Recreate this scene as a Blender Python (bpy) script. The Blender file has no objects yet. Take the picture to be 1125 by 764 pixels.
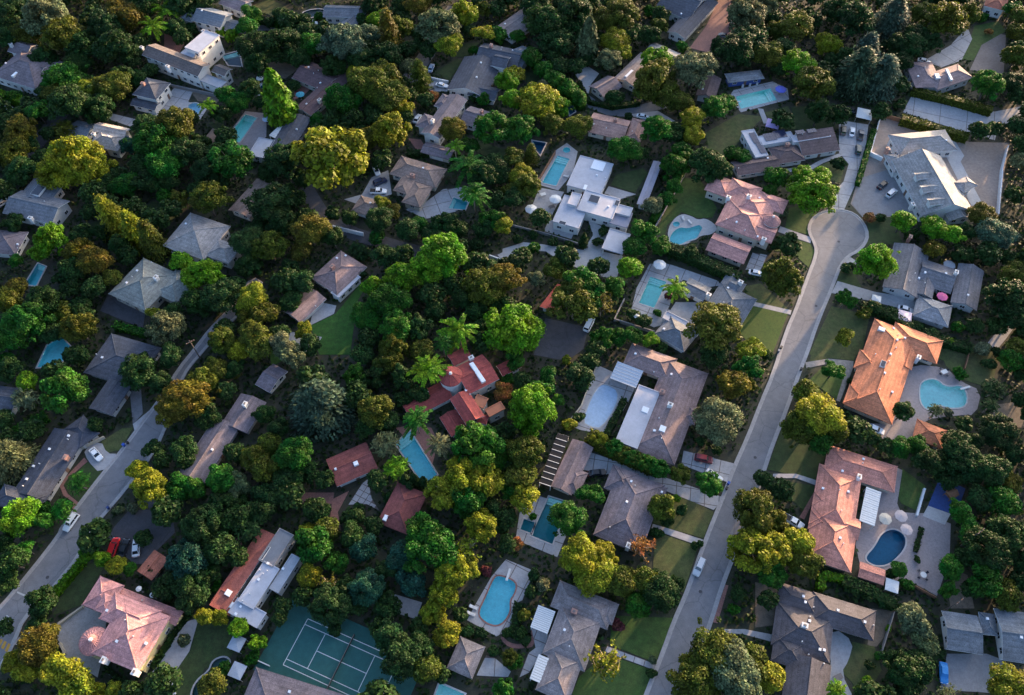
import bpy, math, random
import numpy as np
from mathutils import Vector, Matrix
from mathutils.geometry import delaunay_2d_cdt
random.seed(11)
scene = bpy.context.scene
col = scene.collection
R = math.radians

# ---------------------------------------------------------------- camera, sky, sun, exposure
CAM_H, PITCH = 190.0, 57.0                      # drone height over the ground, degrees below the horizon
cam_data = bpy.data.cameras.new('camera')
cam_data.sensor_width = 36.0
cam_data.lens = 28.0
cam_data.clip_start, cam_data.clip_end = 1.0, 3000.0
camera = bpy.data.objects.new('camera', cam_data)
camera.location = (0, -CAM_H / math.tan(R(PITCH)), CAM_H)
camera.rotation_euler = (R(90 - PITCH), 0, 0)
col.objects.link(camera)
scene.camera = camera

SUN_AZ, SUN_EL = 40.0, 7.0                     # azimuth clockwise from +Y (away from the camera), elevation
world = bpy.data.worlds.new('World')
scene.world = world
world.use_nodes = True
wn = world.node_tree.nodes
sky = wn.new('ShaderNodeTexSky')
sky.sky_type = 'NISHITA'
sky.sun_disc = False
sky.sun_elevation = R(SUN_EL)
sky.sun_rotation = R(SUN_AZ)
sky.air_density, sky.dust_density, sky.ozone_density = 0.6, 4.5, 1.7
wn['Background'].inputs['Strength'].default_value = 0.15
world.node_tree.links.new(sky.outputs['Color'], wn['Background'].inputs['Color'])
sun_data = bpy.data.lights.new('sun', 'SUN')
sun_data.energy = 2.7
sun_data.angle = R(1.0)
sun_data.color = (1.0, 0.66, 0.38)
sun = bpy.data.objects.new('sun', sun_data)
d = Vector((math.sin(R(SUN_AZ)) * math.cos(R(SUN_EL)), math.cos(R(SUN_AZ)) * math.cos(R(SUN_EL)), math.sin(R(SUN_EL))))
sun.rotation_euler = d.to_track_quat('Z', 'Y').to_euler()
sun.location = (0, 0, 120)
col.objects.link(sun)
scene.view_settings.view_transform = 'Standard'
scene.view_settings.look = 'None'
scene.view_settings.gamma = 1.0
scene.view_settings.exposure = 2.62
scene.render.engine = 'CYCLES'
scene.cycles.max_bounces = 6
scene.cycles.transparent_max_bounces = 8

# ---------------------------------------------------------------- survey data, metres
HOUSES = [
 {'name':'mansion','label':'large pale grey roofed mansion with three dormers above its gravel forecourt','cat':'house','wall':'white','roof':'palegrey','at':(135.46,64.78),'wings':[(134.84,59.91,-1.442,24.67,16.93,'gab',0.0,3.7,0.5,'palegrey'),(137.51,79.47,0.128,20.13,10.0,'hip',0.0,3.7,0.45,'palegrey'),(126.81,70.52,-1.442,8.49,5.67,'hip',0.0,3.0,0.4,'palegrey'),(140.22,48.07,-1.442,4.54,7.74,'gab',0.0,2.8000000000000003,0.4,'palegrey'),(131.01,61.05,0.128,5.32,3.06,'gab',4.6,6.7,0.5,'palegrey'),(131.46,55.44,0.128,5.38,3.11,'gab',4.6,6.7,0.5,'palegrey'),(132.08,49.9,0.128,5.41,3.04,'gab',4.6,6.7,0.5,'palegrey'),(145.38,59.68,0.535,6.13,4.77,'hip',0.0,4.2,0.4,'palegrey')],'tur':[],'chim':[(125.85,50.42,0),(124.35,75.17,1)],'vent':[(144.52,78.87),(131.21,74.09)],'sky':[],'solar':[],'ang':-1.442},
 {'name':'mansion','label':'pink tiled mansion with a round turret beside the cul-de-sac','cat':'house','wall':'cream','roof':'pinktile','at':(72.8,47.47),'wings':[(71.78,44.49,-0.484,14.13,12.3,'hip',0.0,4.6,0.36,'pinktile'),(75.02,49.76,-0.484,13.93,13.06,'hip',0.0,4.6,0.3,'pinktile'),(66.84,59.32,1.086,8.1,8.0,'hip',0.0,4,0.34,'pinktile'),(73.66,56.45,-0.484,10.13,7.75,'hip',0.0,4.6,0.34,'pinktile'),(81.71,51.43,-0.484,9.1,6.34,'hip',0.0,4.6,0.34,'pinktile'),(77.46,39.39,-0.484,6.51,6.83,'gab',0.0,4.2,0.34,'pinktile'),(66.09,34.21,-0.484,12.12,7.73,'gab',0.0,2.8000000000000003,0.34,'pinktile')],'tur':[(80.11,43.0,2.6,5.6,1.7)],'chim':[(68.08,52.58,0),(74.03,51.66,0),(76.26,35.42,0)],'vent':[(69.04,42.27),(71.23,39.34),(74.8,37.03),(66.11,43.45),(77.86,52.5)],'sky':[],'solar':[],'ang':-0.484},
 {'name':'house','label':'white modern house of stepped flat roofs beside a long blue pool','cat':'house','wall':'white','roof':'whiteflat','at':(27.7,55.83),'wings':[(25.45,64.77,-0.358,11.52,14.46,'flat',0.0,3.5,0.1,'whiteflat'),(18.68,48.56,-0.358,8.62,12.03,'flat',0.0,3.6,0.1,'whiteflat'),(27.32,51.09,-0.358,11.63,9.13,'flat',0.0,4.1,0.1,'whiteflat'),(33.98,49.22,-0.358,7.29,3.93,'flat',0.0,3.8,0.1,'whiteflat'),(34.11,46.24,-0.358,5.87,6.54,'flat',0.0,3.0,0.1,'flatmauve'),(44.65,61.9,1.213,20.51,3.04,'gab',0.0,2.6,0.12,'flatmauve'),(19.73,52.8,-0.358,3.14,5.33,'flat',3.5,4.6,0.1,'whiteflat')],'tur':[],'chim':[],'vent':[(27.55,64.29),(30.27,62.99),(30.35,50.13)],'sky':[(28.3,68.75,4.2,4.2,0),(26.02,53.27,3.2,3.2,1),(15.65,43.7,2.2,1.4,1),(33.1,51.55,1.4,2.4,1),(23.48,59.03,1.0,2.2,0)],'solar':[],'ang':-0.358},
 {'name':'carport','label':'flat white roofed carport below the stepped flat-roof modern house','cat':'carport','wall':'white','roof':'whiteflat','at':(31.96,36.94),'wings':[(31.96,36.94,-0.372,6.66,8.65,'flat',0.0,2.9,0.1,'whiteflat')],'tur':[],'chim':[],'vent':[],'sky':[],'solar':[],'ang':-0.372},
 {'name':'house','label':'grey shingled ranch house wrapped round a courtyard with a pink parasol','cat':'house','wall':'palewall','roof':'greyshingle','at':(124.09,21.42),'wings':[(118.05,25.98,1.134,18.86,10.44,'gab',0.0,2.6,0.36,'greyshingle'),(126.43,23.71,-0.437,9.72,10.16,'gab',0.0,2.6,0.36,'greyshingle'),(134.48,19.8,1.134,16.16,7.36,'gab',0.0,2.6,0.36,'greyshingle'),(121.76,11.09,-0.437,9.9,8.39,'hip',0.0,2.4,0.36,'palegrey2'),(121.76,19.4,1.134,6.98,5.3,'gab',0.0,2.6,0.36,'greyshingle')],'tur':[],'chim':[(122.17,38.07,1),(131.2,23.31,0)],'vent':[(122.53,23.94),(116.95,20.7),(132.66,15.62),(119.62,23.77),(128.32,23.23),(121.66,20.38),(120.61,22.42)],'sky':[],'solar':[],'ang':1.134},
 {'name':'house','label':'bright orange tiled hip-roof house with many white roof vents','cat':'house','wall':'cream','roof':'orangetile','at':(104.03,-7.34),'wings':[(102.25,-8.83,1.075,31.94,12.85,'hip',0.0,2.6,0.34,'orangetile'),(113.69,-0.06,-0.496,13.54,8.81,'hip',0.0,2.6,0.34,'orangetile'),(98.79,-6.81,1.075,6.82,6.62,'hip',0.0,2.5,0.34,'orangetile'),(110.34,-4.29,1.075,8.93,4.08,'gab',0.0,2.6,0.34,'orangetile'),(92.89,-17.84,1.075,6.68,5.62,'hip',0.0,2.5,0.34,'orangetile')],'tur':[],'chim':[(112.52,-5.66,0)],'vent':[(108.41,4.41),(108.72,1.7),(110.24,0.58),(106.58,-3.04),(104.4,-5.27),(103.36,-7.62),(101.27,-11.33),(98.61,-16.45),(102.41,-16.62),(100.76,-4.66),(107.53,-0.49)],'sky':[(101.56,-8.43,1.3,2.2,1),(104.64,3.75,1.8,1.3,0)],'solar':[],'ang':1.075},
 {'name':'pavilion','label':'small orange tiled pavilion at the corner of the pool terrace','cat':'pavilion','wall':'cream','roof':'orangetile','at':(109.64,-28.53),'wings':[(109.64,-28.53,-0.468,7.61,6.15,'hip',0.0,2.3000000000000003,0.36,'orangetile')],'tur':[],'chim':[],'vent':[],'sky':[],'solar':[],'ang':-0.468},
 {'name':'house','label':'long salmon tiled house with a white slatted patio cover','cat':'house','wall':'cream','roof':'salmontile','at':(81.77,-48.85),'wings':[(80.75,-47.1,1.212,17.31,10.68,'hip',0.0,2.6,0.34,'salmontile'),(89.07,-38.45,-0.359,17.53,7.67,'hip',0.0,2.6,0.34,'salmontile'),(77.55,-57.1,1.212,13.61,10.99,'hip',0.0,2.6,0.34,'salmontile'),(80.44,-41.98,-0.359,4.27,3.35,'hip',0.0,2.5,0.36,'salmontile'),(77.76,-47.58,-0.359,5.37,3.79,'hip',0.0,2.5,0.36,'salmontile'),(75.74,-53.06,-0.359,5.46,5.19,'hip',0.0,2.5,0.36,'salmontile'),(85.32,-65.41,-0.359,5.9,3.89,'gab',0.0,2.3000000000000003,0.25,'salmontile'),(83.05,-54.19,-0.359,3.8,5.45,'gab',0.0,2.5,0.34,'salmontile')],'tur':[],'chim':[(87.45,-41.47,0)],'vent':[(83.99,-39.44),(81.49,-45.21),(83.92,-45.29),(80.9,-50.4),(90.08,-36.16),(89.37,-37.56),(79.07,-57.32),(79.65,-58.61),(77.95,-44.25)],'sky':[],'solar':[],'ang':1.212},
 {'name':'house','label':'rambling red tiled house with a round turret among tall trees','cat':'house','wall':'white','roof':'redtile','at':(-14.2,-17.45),'wings':[(-22.92,-18.63,0.539,12.92,6.14,'gab',0.0,2.8000000000000003,0.4,'redtile'),(-9.87,-11.97,0.539,9.41,9.31,'gab',0.0,5.2,0.34,'redtile'),(-11.84,-22.23,-1.032,9.28,5.49,'gab',0.0,5.2,0.34,'redtile'),(-14.46,-5.69,0.539,5.68,4.12,'gab',0.0,4.2,0.34,'redtile'),(-15.41,-25.57,-1.032,6.68,4.98,'gab',0.0,2.8000000000000003,0.3,'redtile'),(-4.47,-22.34,0.539,4.92,2.64,'flat',0.0,4.4,0.1,'orangeflat'),(-7.66,-24.85,-0.265,2.76,2.74,'hip',0.0,3.6,0.34,'redtile'),(-8.4,-20.1,-0.4,3.35,3.28,'flat',0.0,4.6,0.1,'orangeflat')],'tur':[(-16.39,-13.46,3.2,6.6,1.5)],'chim':[(-11.13,-7.45,0)],'vent':[(-12.26,-17.21),(-11.18,-18.45),(-22.76,-16.54)],'sky':[(-9.29,-12.36,1.2,7.0,0)],'solar':[],'ang':0.539},
 {'name':'annex','label':'narrow red roofed annex half hidden behind the red turret house','cat':'outbuilding','wall':'white','roof':'redtile','at':(-0.84,-7.95),'wings':[(-0.84,-7.95,0.506,6.03,3.82,'gab',0.0,2.6,0.3,'redtile')],'tur':[],'chim':[],'vent':[],'sky':[],'solar':[],'ang':0.506},
 {'name':'house','label':'broad brown hip-roofed house with a pale flat roof strip and a covered pool','cat':'house','wall':'cream','roof':'brownshingle','at':(40.15,-19.34),'wings':[(38.32,-6.35,-0.423,13.28,7.77,'hip',0.0,2.6,0.34,'brownshingle'),(42.3,-21.47,1.148,30.18,11.99,'hip',0.0,2.6,0.34,'brownshingle'),(33.38,-23.76,-0.423,6.04,18.48,'flat',0.0,3.25,0.1,'whiteflat'),(47.48,-22.7,1.148,5.53,4.04,'hip',0.0,2.5,0.36,'brownshingle')],'tur':[],'chim':[(40.31,-16.98,1),(41.75,-21.59,0)],'vent':[(34.32,-4.3),(38.93,-10.01),(43.51,-11.07),(38.67,-24.82),(37.17,-28.51),(38.67,-30.9),(37.05,-28.48)],'sky':[(35.43,-21.91,1.8,1.8,0),(39.19,-28.24,1.6,1.8,0)],'solar':[],'ang':-0.423},
 {'name':'garage','label':'brown roofed garage with a black and white glazed lean-to','cat':'garage','wall':'cream','roof':'brownshingle','at':(15.5,-38.94),'wings':[(15.35,-37.93,1.126,14.61,5.93,'gab',0.0,2.5,0.34,'brownshingle'),(15.91,-41.8,1.126,6.65,4.63,'hip',0.0,2.45,0.34,'brownshingle')],'tur':[],'chim':[],'vent':[],'sky':[],'solar':[],'ang':1.126},
 {'name':'house','label':'mauve brown hip-roofed house below a slab driveway lined by clipped trees','cat':'house','wall':'cream','roof':'mauveshingle','at':(29.3,-48.12),'wings':[(29.16,-49.6,1.163,19.23,12.18,'hip',0.0,2.6,0.34,'mauveshingle'),(27.68,-41.93,1.163,7.07,6.92,'hip',0.0,2.5,0.34,'mauveshingle'),(36.74,-45.19,1.163,4.44,3.43,'hip',0.0,2.5,0.3,'mauveshingle')],'tur':[],'chim':[(27.92,-59.14,0)],'vent':[(29.99,-42.53),(30.79,-43.81),(28.35,-48.23),(23.8,-54.55),(37.52,-45.09)],'sky':[],'solar':[],'ang':1.163},
 {'name':'house','label':'grey brown gabled house with two white slatted patio covers and curved beds','cat':'house','wall':'cream','roof':'taupeshingle','at':(14.22,-79.62),'wings':[(16.52,-72.8,-0.393,13.92,6.54,'hip',0.0,2.6,0.34,'taupeshingle'),(13.69,-80.14,1.177,11.75,10.11,'hip',0.0,2.6,0.34,'taupeshingle'),(10.56,-88.07,1.177,9.9,7.68,'hip',0.0,2.6,0.34,'taupeshingle'),(22.38,-74.48,1.177,5.09,3.16,'hip',0.0,2.6,0.3,'taupeshingle')],'tur':[],'chim':[(14.28,-74.68,1)],'vent':[(11.91,-78.72),(12.85,-82.34)],'sky':[],'solar':[],'ang':-0.393},
 {'name':'garage','label':'taupe pyramid-roofed garage beside the small bottom pool','cat':'garage','wall':'cream','roof':'taupeshingle','at':(-10.3,-84.39),'wings':[(-10.3,-84.39,1.184,7.39,6.2,'hip',0.0,2.3000000000000003,0.36,'taupeshingle')],'tur':[],'chim':[],'vent':[],'sky':[],'solar':[],'ang':1.184},
 {'name':'house','label':'dark grey hip-roofed house with curved concrete patio and fire pit','cat':'house','wall':'palewall','roof':'darkshingle','at':(67.82,-80.39),'wings':[(66.21,-78.83,-0.314,13.03,10.17,'hip',0.0,2.6,0.34,'darkshingle'),(66.49,-71.42,-0.314,8.87,5.22,'hip',0.0,2.6,0.34,'darkshingle'),(76.14,-75.37,-0.314,14.33,7.1,'hip',0.0,2.6,0.34,'darkshingle'),(62.26,-83.18,-0.314,7.25,6.45,'hip',0.0,2.6,0.34,'darkshingle'),(64.85,-89.94,1.257,10.91,9.63,'gab',0.0,2.6,0.34,'darkshingle')],'tur':[],'chim':[(66.03,-78.12,0)],'vent':[(67.87,-72.42),(68.28,-75.68),(67.9,-76.71),(65.29,-81.23),(74.83,-74.38),(69.66,-73.47),(69.0,-82.91),(66.44,-83.86),(80.44,-76.96),(82.54,-77.51),(67.67,-71.1),(69.23,-85.91),(70.01,-83.0)],'sky':[],'solar':[],'ang':-0.314},
 {'name':'house','label':'blue grey roofed house with an asphalt forecourt and covered blue car','cat':'house','wall':'white','roof':'bluegrey','at':(108.82,-79.27),'wings':[(102.39,-79.04,-0.149,7.86,8.7,'gab',0.0,2.8000000000000003,0.32,'bluegrey'),(109.02,-77.14,1.421,4.99,3.52,'hip',0.0,2.6,0.3,'bluegrey'),(113.99,-79.89,-0.149,7.29,11.57,'gab',0.0,2.9,0.32,'bluegrey')],'tur':[],'chim':[],'vent':[(114.3,-80.58),(112.29,-85.93),(108.88,-76.13)],'sky':[],'solar':[],'ang':-0.149},
 {'name':'villa','label':'pink tiled two-storey yellow villa with a ribbed round porch roof','cat':'house','wall':'yellow','roof':'pinktile2','at':(-87.27,-76.25),'wings':[(-85.16,-80.21,1.229,12.78,12.16,'hip',0.0,5.6,0.36,'pinktile2'),(-86.54,-75.84,-0.342,12.43,6.3,'hip',0.0,5.55,0.36,'pinktile2'),(-86.68,-72.34,-0.342,22.3,3.36,'gab',0.0,3.0,0.3,'pinktile2'),(-94.66,-71.0,1.229,7.09,6.61,'hip',0.0,4,0.36,'pinktile2'),(-92.82,-73.38,1.229,4.11,3.61,'hip',0.0,5.2,0.36,'pinktile2')],'tur':[(-93.54,-81.49,3.2,5.0,1.4)],'chim':[(-89.35,-85.85,0),(-81.93,-88.3,0)],'vent':[(-87.26,-81.99),(-83.83,-80.97),(-81.13,-82.24),(-85.59,-72.06),(-91.84,-75.0),(-86.64,-77.36)],'sky':[],'solar':[],'ang':1.229},
 {'name':'shed','label':'small terracotta roofed shed beside three parked cars','cat':'shed','wall':'cream','roof':'terracotta','at':(-85.69,-63.37),'wings':[(-85.69,-63.37,1.062,5.86,4.66,'gab',0.0,2.3000000000000003,0.25,'terracotta')],'tur':[],'chim':[],'vent':[],'sky':[],'solar':[],'ang':1.062},
 {'name':'house','label':'red tiled house with grey flat roofs and rooftop equipment','cat':'house','wall':'white','roof':'brickred','at':(-60.77,-66.58),'wings':[(-63.59,-64.31,-2.024,19.77,4.92,'shed',0.0,2.5,0.2,'brickred'),(-59.06,-68.6,-0.453,4.48,10.48,'flat',0.0,4.0,0.1,'whiteflat'),(-56.39,-59.72,-0.453,4.15,8.79,'flat',0.0,4.1,0.1,'flatdark'),(-53.48,-65.76,-0.453,2.59,9.23,'flat',0.0,3.6,0.1,'flatgrey'),(-60.74,-74.87,-0.453,8.05,3.83,'flat',0.0,3.5,0.1,'whiteflat'),(-66.5,-72.34,-0.453,5.7,4.28,'flat',0.0,3.0,0.1,'brickred')],'tur':[],'chim':[],'vent':[(-57.72,-63.61),(-59.34,-65.16),(-59.29,-67.38),(-58.51,-66.02),(-54.06,-64.71),(-62.1,-72.39),(-62.49,-73.51),(-60.72,-70.74),(-63.3,-75.17),(-57.61,-65.33)],'sky':[(-53.22,-60.92,1.9,1.9,0),(-66.06,-70.28,1.5,1.4,0),(-64.87,-72.99,1.5,1.4,0),(-58.7,-61.17,0.5,3.4,1),(-60.37,-64.41,0.5,3.4,1),(-62.4,-68.84,0.5,3.0,1)],'solar':[],'ang':-2.024},
 {'name':'house','label':'dark grey roofed house below the tennis court, cut by the frame','cat':'house','wall':'white','roof':'mauveshingle','at':(-48.37,-97.0),'wings':[(-48.37,-97.0,-0.274,22.07,15.55,'hip',0.0,2.8000000000000003,0.3,'mauveshingle')],'tur':[],'chim':[],'vent':[(-48.45,-91.77)],'sky':[],'solar':[],'ang':-0.274},
 {'name':'cottage','label':'small maroon gabled cottage with white gable end near the slanting pool','cat':'cottage','wall':'white','roof':'maroon','at':(-41.01,-37.35),'wings':[(-41.01,-37.35,0.47,11.06,8.39,'gab',0.0,2.8000000000000003,0.3,'maroon')],'tur':[],'chim':[],'vent':[(-44.66,-39.37)],'sky':[(-39.73,-37.76,1.2,1.2,0)],'solar':[],'ang':0.47},
 {'name':'cottage','label':'maroon hip-roofed cottage below the slanting pool','cat':'cottage','wall':'cream','roof':'maroon','at':(-27.11,-49.25),'wings':[(-27.11,-49.25,1.189,11.44,8.43,'hip',0.0,2.8000000000000003,0.36,'maroon')],'tur':[],'chim':[],'vent':[],'sky':[(-31.02,-52.07,1.0,1.5,0)],'solar':[],'ang':1.189},
 {'name':'house','label':'brown roofed house with a white awning over its lawn','cat':'house','wall':'white','roof':'brownshingle','at':(-53.89,20.77),'wings':[(-51.63,24.92,0.933,13.05,10.67,'hip',0.0,2.8000000000000003,0.3,'brownshingle'),(-49.06,20.26,-0.638,3.23,9.56,'flat',0.0,2.7,0.1,'whiteflat'),(-60.19,13.15,0.933,10.65,6.92,'gab',0.0,2.4,0.3,'brownshingle')],'tur':[],'chim':[(-53.31,25.41,1)],'vent':[(-52.79,29.98),(-56.95,12.55),(-50.32,31.1)],'sky':[],'solar':[],'ang':0.933},
 {'name':'house','label':'blue grey shingled house with broad white chimney beside a turquoise pool','cat':'house','wall':'white','roof':'greyshingle2','at':(60.07,14.09),'wings':[(54.31,18.79,-0.585,7.12,5.69,'gab',0.0,2.6,0.2,'greyshingle2'),(63.28,12.97,0.986,12.71,11.58,'hip',0.0,2.6,0.36,'greyshingle2'),(65.22,20.13,-0.585,6.4,5.12,'hip',0.0,2.6,0.36,'greyshingle2'),(53.66,7.02,0.986,8.12,4.4,'hip',0.0,2.6,0.36,'greyshingle2'),(64.44,21.59,0.986,5.59,3.93,'gab',0.0,2.6,0.36,'greyshingle2'),(46.88,7.68,-0.585,7.1,2.95,'flat',0.0,2.6,0.1,'whiteflat')],'tur':[],'chim':[(57.33,15.95,0),(67.2,20.17,0)],'vent':[(63.47,18.8),(61.12,12.79),(59.77,11.5)],'sky':[],'solar':[],'ang':-0.585},
 {'name':'garage','label':'blue grey pyramid-roofed garage below the rectangular turquoise pool','cat':'garage','wall':'white','roof':'greyshingle2','at':(46.87,3.41),'wings':[(46.87,3.41,-0.671,9.94,8.46,'hip',0.0,2.4,0.36,'greyshingle2')],'tur':[],'chim':[],'vent':[(43.17,4.33)],'sky':[],'solar':[],'ang':-0.671},
 {'name':'house','label':'brown roofed house with white flat rear roofs carrying solar panels','cat':'house','wall':'white','roof':'darkbrown','at':(90.9,77.04),'wings':[(102.34,79.6,0.216,13.44,8.22,'shed',0.0,2.6,0.36,'darkbrown'),(100.14,81.68,0.216,13.37,3.27,'flat',0.0,4.4,0.1,'whiteflat'),(91.53,75.2,0.216,10.03,7.83,'hip',0.0,2.6,0.34,'darkbrown'),(80.4,69.84,0.216,15.05,6.52,'gab',0.0,2.6,0.34,'darkbrown'),(81.25,79.28,0.216,4.6,12.99,'flat',0.0,3.5,0.1,'whiteflat'),(88.8,81.42,0.216,12.23,4.34,'flat',0.0,3.6,0.1,'whiteflat')],'tur':[],'chim':[(91.97,78.24,1)],'vent':[(84.72,78.3),(97.25,81.76),(84.57,72.52),(74.04,67.54)],'sky':[],'solar':[(81.4,81.51,1.8,5),(82.88,76.81,1.8,5),(86.8,81.86,4,3),(90.46,83.26,4,3),(96.37,82.34,3,1.8),(100.41,83.05,3,1.8)],'ang':0.216},
 {'name':'pool_house','label':'blue walled pool house with white doors and a curved grey roof','cat':'pool house','wall':'blue','roof':'palegrey2','at':(83.77,114.91),'wings':[(83.77,114.91,0.176,13.4,4.97,'hip',0.0,2.6,0.22,'palegrey2')],'tur':[],'chim':[],'vent':[],'sky':[],'solar':[],'ang':0.176},
 {'name':'house','label':'slate roofed house with white gables beside the red brick drive','cat':'house','wall':'white','roof':'slate','at':(67.69,153.55),'wings':[(69.36,149.1,0.961,27.61,7.66,'gab',0.0,3.0,0.36,'slate'),(66.26,157.36,-0.61,14.49,17.06,'gab',0.0,3.6,0.36,'slate')],'tur':[],'chim':[],'vent':[(64.73,149.44)],'sky':[],'solar':[],'ang':0.961},
 {'name':'house','label':'grey brown roofed house with a long white skylight among trees','cat':'house','wall':'cream','roof':'taupeshingle','at':(49.24,121.31),'wings':[(45.98,118.09,0.928,18.43,9.96,'gab',0.0,2.6,0.3,'taupeshingle'),(55.14,127.16,-0.642,11.06,9.15,'gab',0.0,2.6,0.3,'greyshingle2')],'tur':[],'chim':[],'vent':[],'sky':[(41.97,114.58,0.9,4.6,0)],'solar':[],'ang':0.928},
 {'name':'house','label':'small grey gabled house inside the curved hedge-lined drive','cat':'house','wall':'cream','roof':'mauveshingle','at':(33.42,109.29),'wings':[(33.42,109.29,0.696,9.41,7.82,'gab',0.0,2.6,0.4,'mauveshingle')],'tur':[],'chim':[],'vent':[],'sky':[],'solar':[],'ang':0.696},
 {'name':'house','label':'long narrow pink roofed bungalow below the curved drive','cat':'house','wall':'cream','roof':'palepink','at':(35.95,88.1),'wings':[(33.05,88.7,-0.328,13.28,9.99,'gab',0.0,2.6,0.34,'palepink'),(42.4,86.76,1.243,11.12,5.36,'hip',0.0,2.6,0.34,'palepink')],'tur':[],'chim':[(35.2,89.22,1)],'vent':[(27.75,88.44),(32.05,86.51),(32.57,83.12),(40.77,85.24)],'sky':[],'solar':[],'ang':-0.328},
 {'name':'cottage','label':'dark brown roofed cottage among trees left of the blue pool house','cat':'cottage','wall':'palewall','roof':'darkbrown','at':(70.02,108.81),'wings':[(70.02,108.81,1.231,11.77,6.84,'gab',0.0,2.8000000000000003,0.34,'darkbrown')],'tur':[],'chim':[],'vent':[(67.48,106.78)],'sky':[],'solar':[],'ang':1.231},
 {'name':'house','label':'mauve pink roofed house behind the long clipped hedge','cat':'house','wall':'palewall','roof':'mauvepink','at':(151.91,113.94),'wings':[(147.85,114.54,1.586,13.97,10.01,'hip',0.0,3.6,0.3,'mauvepink'),(156.06,113.33,0.416,16.25,8.43,'hip',0.0,3.6,0.34,'mauvepink')],'tur':[],'chim':[],'vent':[(144.96,112.66),(148.12,116.33)],'sky':[(151.4,112.0,1.6,2.6,0),(155.67,112.65,0.9,6,0)],'solar':[],'ang':1.586},
 {'name':'house','label':'small orange hip roof at the top right edge among trees','cat':'house','wall':'white','roof':'terracotta','at':(187.8,157.17),'wings':[(187.8,157.17,1.116,9.34,7.91,'hip',0.0,4,0.36,'terracotta')],'tur':[],'chim':[],'vent':[],'sky':[],'solar':[],'ang':1.116},
 {'name':'house','label':'large dark slate roofed house with white gables among golden trees','cat':'house','wall':'white','roof':'slate','at':(-9.47,116.94),'wings':[(-13.48,114.08,1.264,19.25,14.37,'gab',0.0,3.0,0.34,'slate'),(-4.43,124.64,-0.307,15.83,11.38,'gab',0.0,3.6,0.4,'slate'),(-10.01,106.09,-0.307,10.3,6.67,'gab',0.0,2.8000000000000003,0.36,'slate'),(-3.86,120.49,-0.307,5.69,7.46,'gab',0.0,4.8,0.4,'slate')],'tur':[],'chim':[(-7.64,127.5,1)],'vent':[(-11.19,118.85),(-3.7,128.71),(0.28,126.79),(-3.95,126.21),(-12.57,111.3)],'sky':[],'solar':[],'ang':1.264},
 {'name':'house','label':'mauve shingled house with white trimmed gables and brick chimney','cat':'house','wall':'white','roof':'mauveshingle','at':(-21.56,92.44),'wings':[(-23.1,91.69,1.154,21.41,7.11,'gab',0.0,4.4,0.36,'mauveshingle'),(-23.76,99.7,1.154,6.91,4.33,'hip',0.0,4,0.36,'mauveshingle'),(-28.67,89.16,1.154,6.72,6.22,'hip',0.0,4,0.36,'mauveshingle'),(-12.83,92.94,-0.417,7.53,9.1,'gab',0.0,2.8000000000000003,0.36,'mauveshingle')],'tur':[],'chim':[(-10.43,93.59,1),(-26.83,87.39,0)],'vent':[],'sky':[],'solar':[],'ang':1.154},
 {'name':'garage','label':'low mauve roofed garage below the mauve gabled house','cat':'garage','wall':'cream','roof':'mauveshingle','at':(-24.76,76.94),'wings':[(-24.76,76.94,-0.356,10.7,5.28,'gab',0.0,2.4,0.3,'mauveshingle')],'tur':[],'chim':[],'vent':[],'sky':[],'solar':[],'ang':-0.356},
 {'name':'house','label':'tan shingled hip-roofed house with small teal corner pool','cat':'house','wall':'cream','roof':'tanshingle','at':(-31.21,63.32),'wings':[(-30.7,66.77,-0.382,16.64,8.99,'hip',0.0,2.9,0.4,'tanshingle'),(-30.31,56.46,1.189,9.59,6.59,'hip',0.0,2.9,0.4,'tanshingle'),(-34.45,61.29,1.189,8.35,4.92,'hip',0.0,2.9,0.36,'tanshingle')],'tur':[],'chim':[(-32.19,63.56,1)],'vent':[(-28.91,66.6)],'sky':[],'solar':[],'ang':-0.382},
 {'name':'garage','label':'tan roofed garage with a sunlit slope beside three parked cars','cat':'garage','wall':'cream','roof':'tanshingle','at':(-45.74,51.77),'wings':[(-45.74,51.77,-0.371,8.37,7.01,'hip',0.0,2.4,0.4,'tanshingle')],'tur':[],'chim':[],'vent':[(-44.82,52.16)],'sky':[],'solar':[],'ang':-0.371},
 {'name':'house','label':'maroon shingled house with white vents beside a teal parasol','cat':'house','wall':'white','roof':'maroonshingle','at':(-68.24,109.92),'wings':[(-66.63,105.63,1.033,23.61,7.36,'gab',0.0,2.8000000000000003,0.3,'maroonshingle'),(-69.96,114.49,-0.537,15.19,10.74,'gab',0.0,2.8000000000000003,0.3,'maroonshingle')],'tur':[],'chim':[(-67.11,100.0,0)],'vent':[(-73.35,117.8),(-69.62,115.96),(-67.11,115.4),(-71.04,114.21),(-68.15,109.88),(-69.17,107.94),(-71.41,98.45)],'sky':[],'solar':[],'ang':1.033},
 {'name':'house','label':'slate roofed wing with a white flat terrace roof by the pool','cat':'house','wall':'palewall','roof':'slate','at':(-77.71,81.66),'wings':[(-75.98,82.69,1.315,22.58,8.38,'gab',0.0,2.7,0.26,'slate'),(-83.87,78.02,-0.256,6.05,8.81,'flat',0.0,2.7,0.1,'whiteflat')],'tur':[],'chim':[],'vent':[(-73.14,86.19),(-79.55,77.47)],'sky':[],'solar':[],'ang':1.315},
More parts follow.
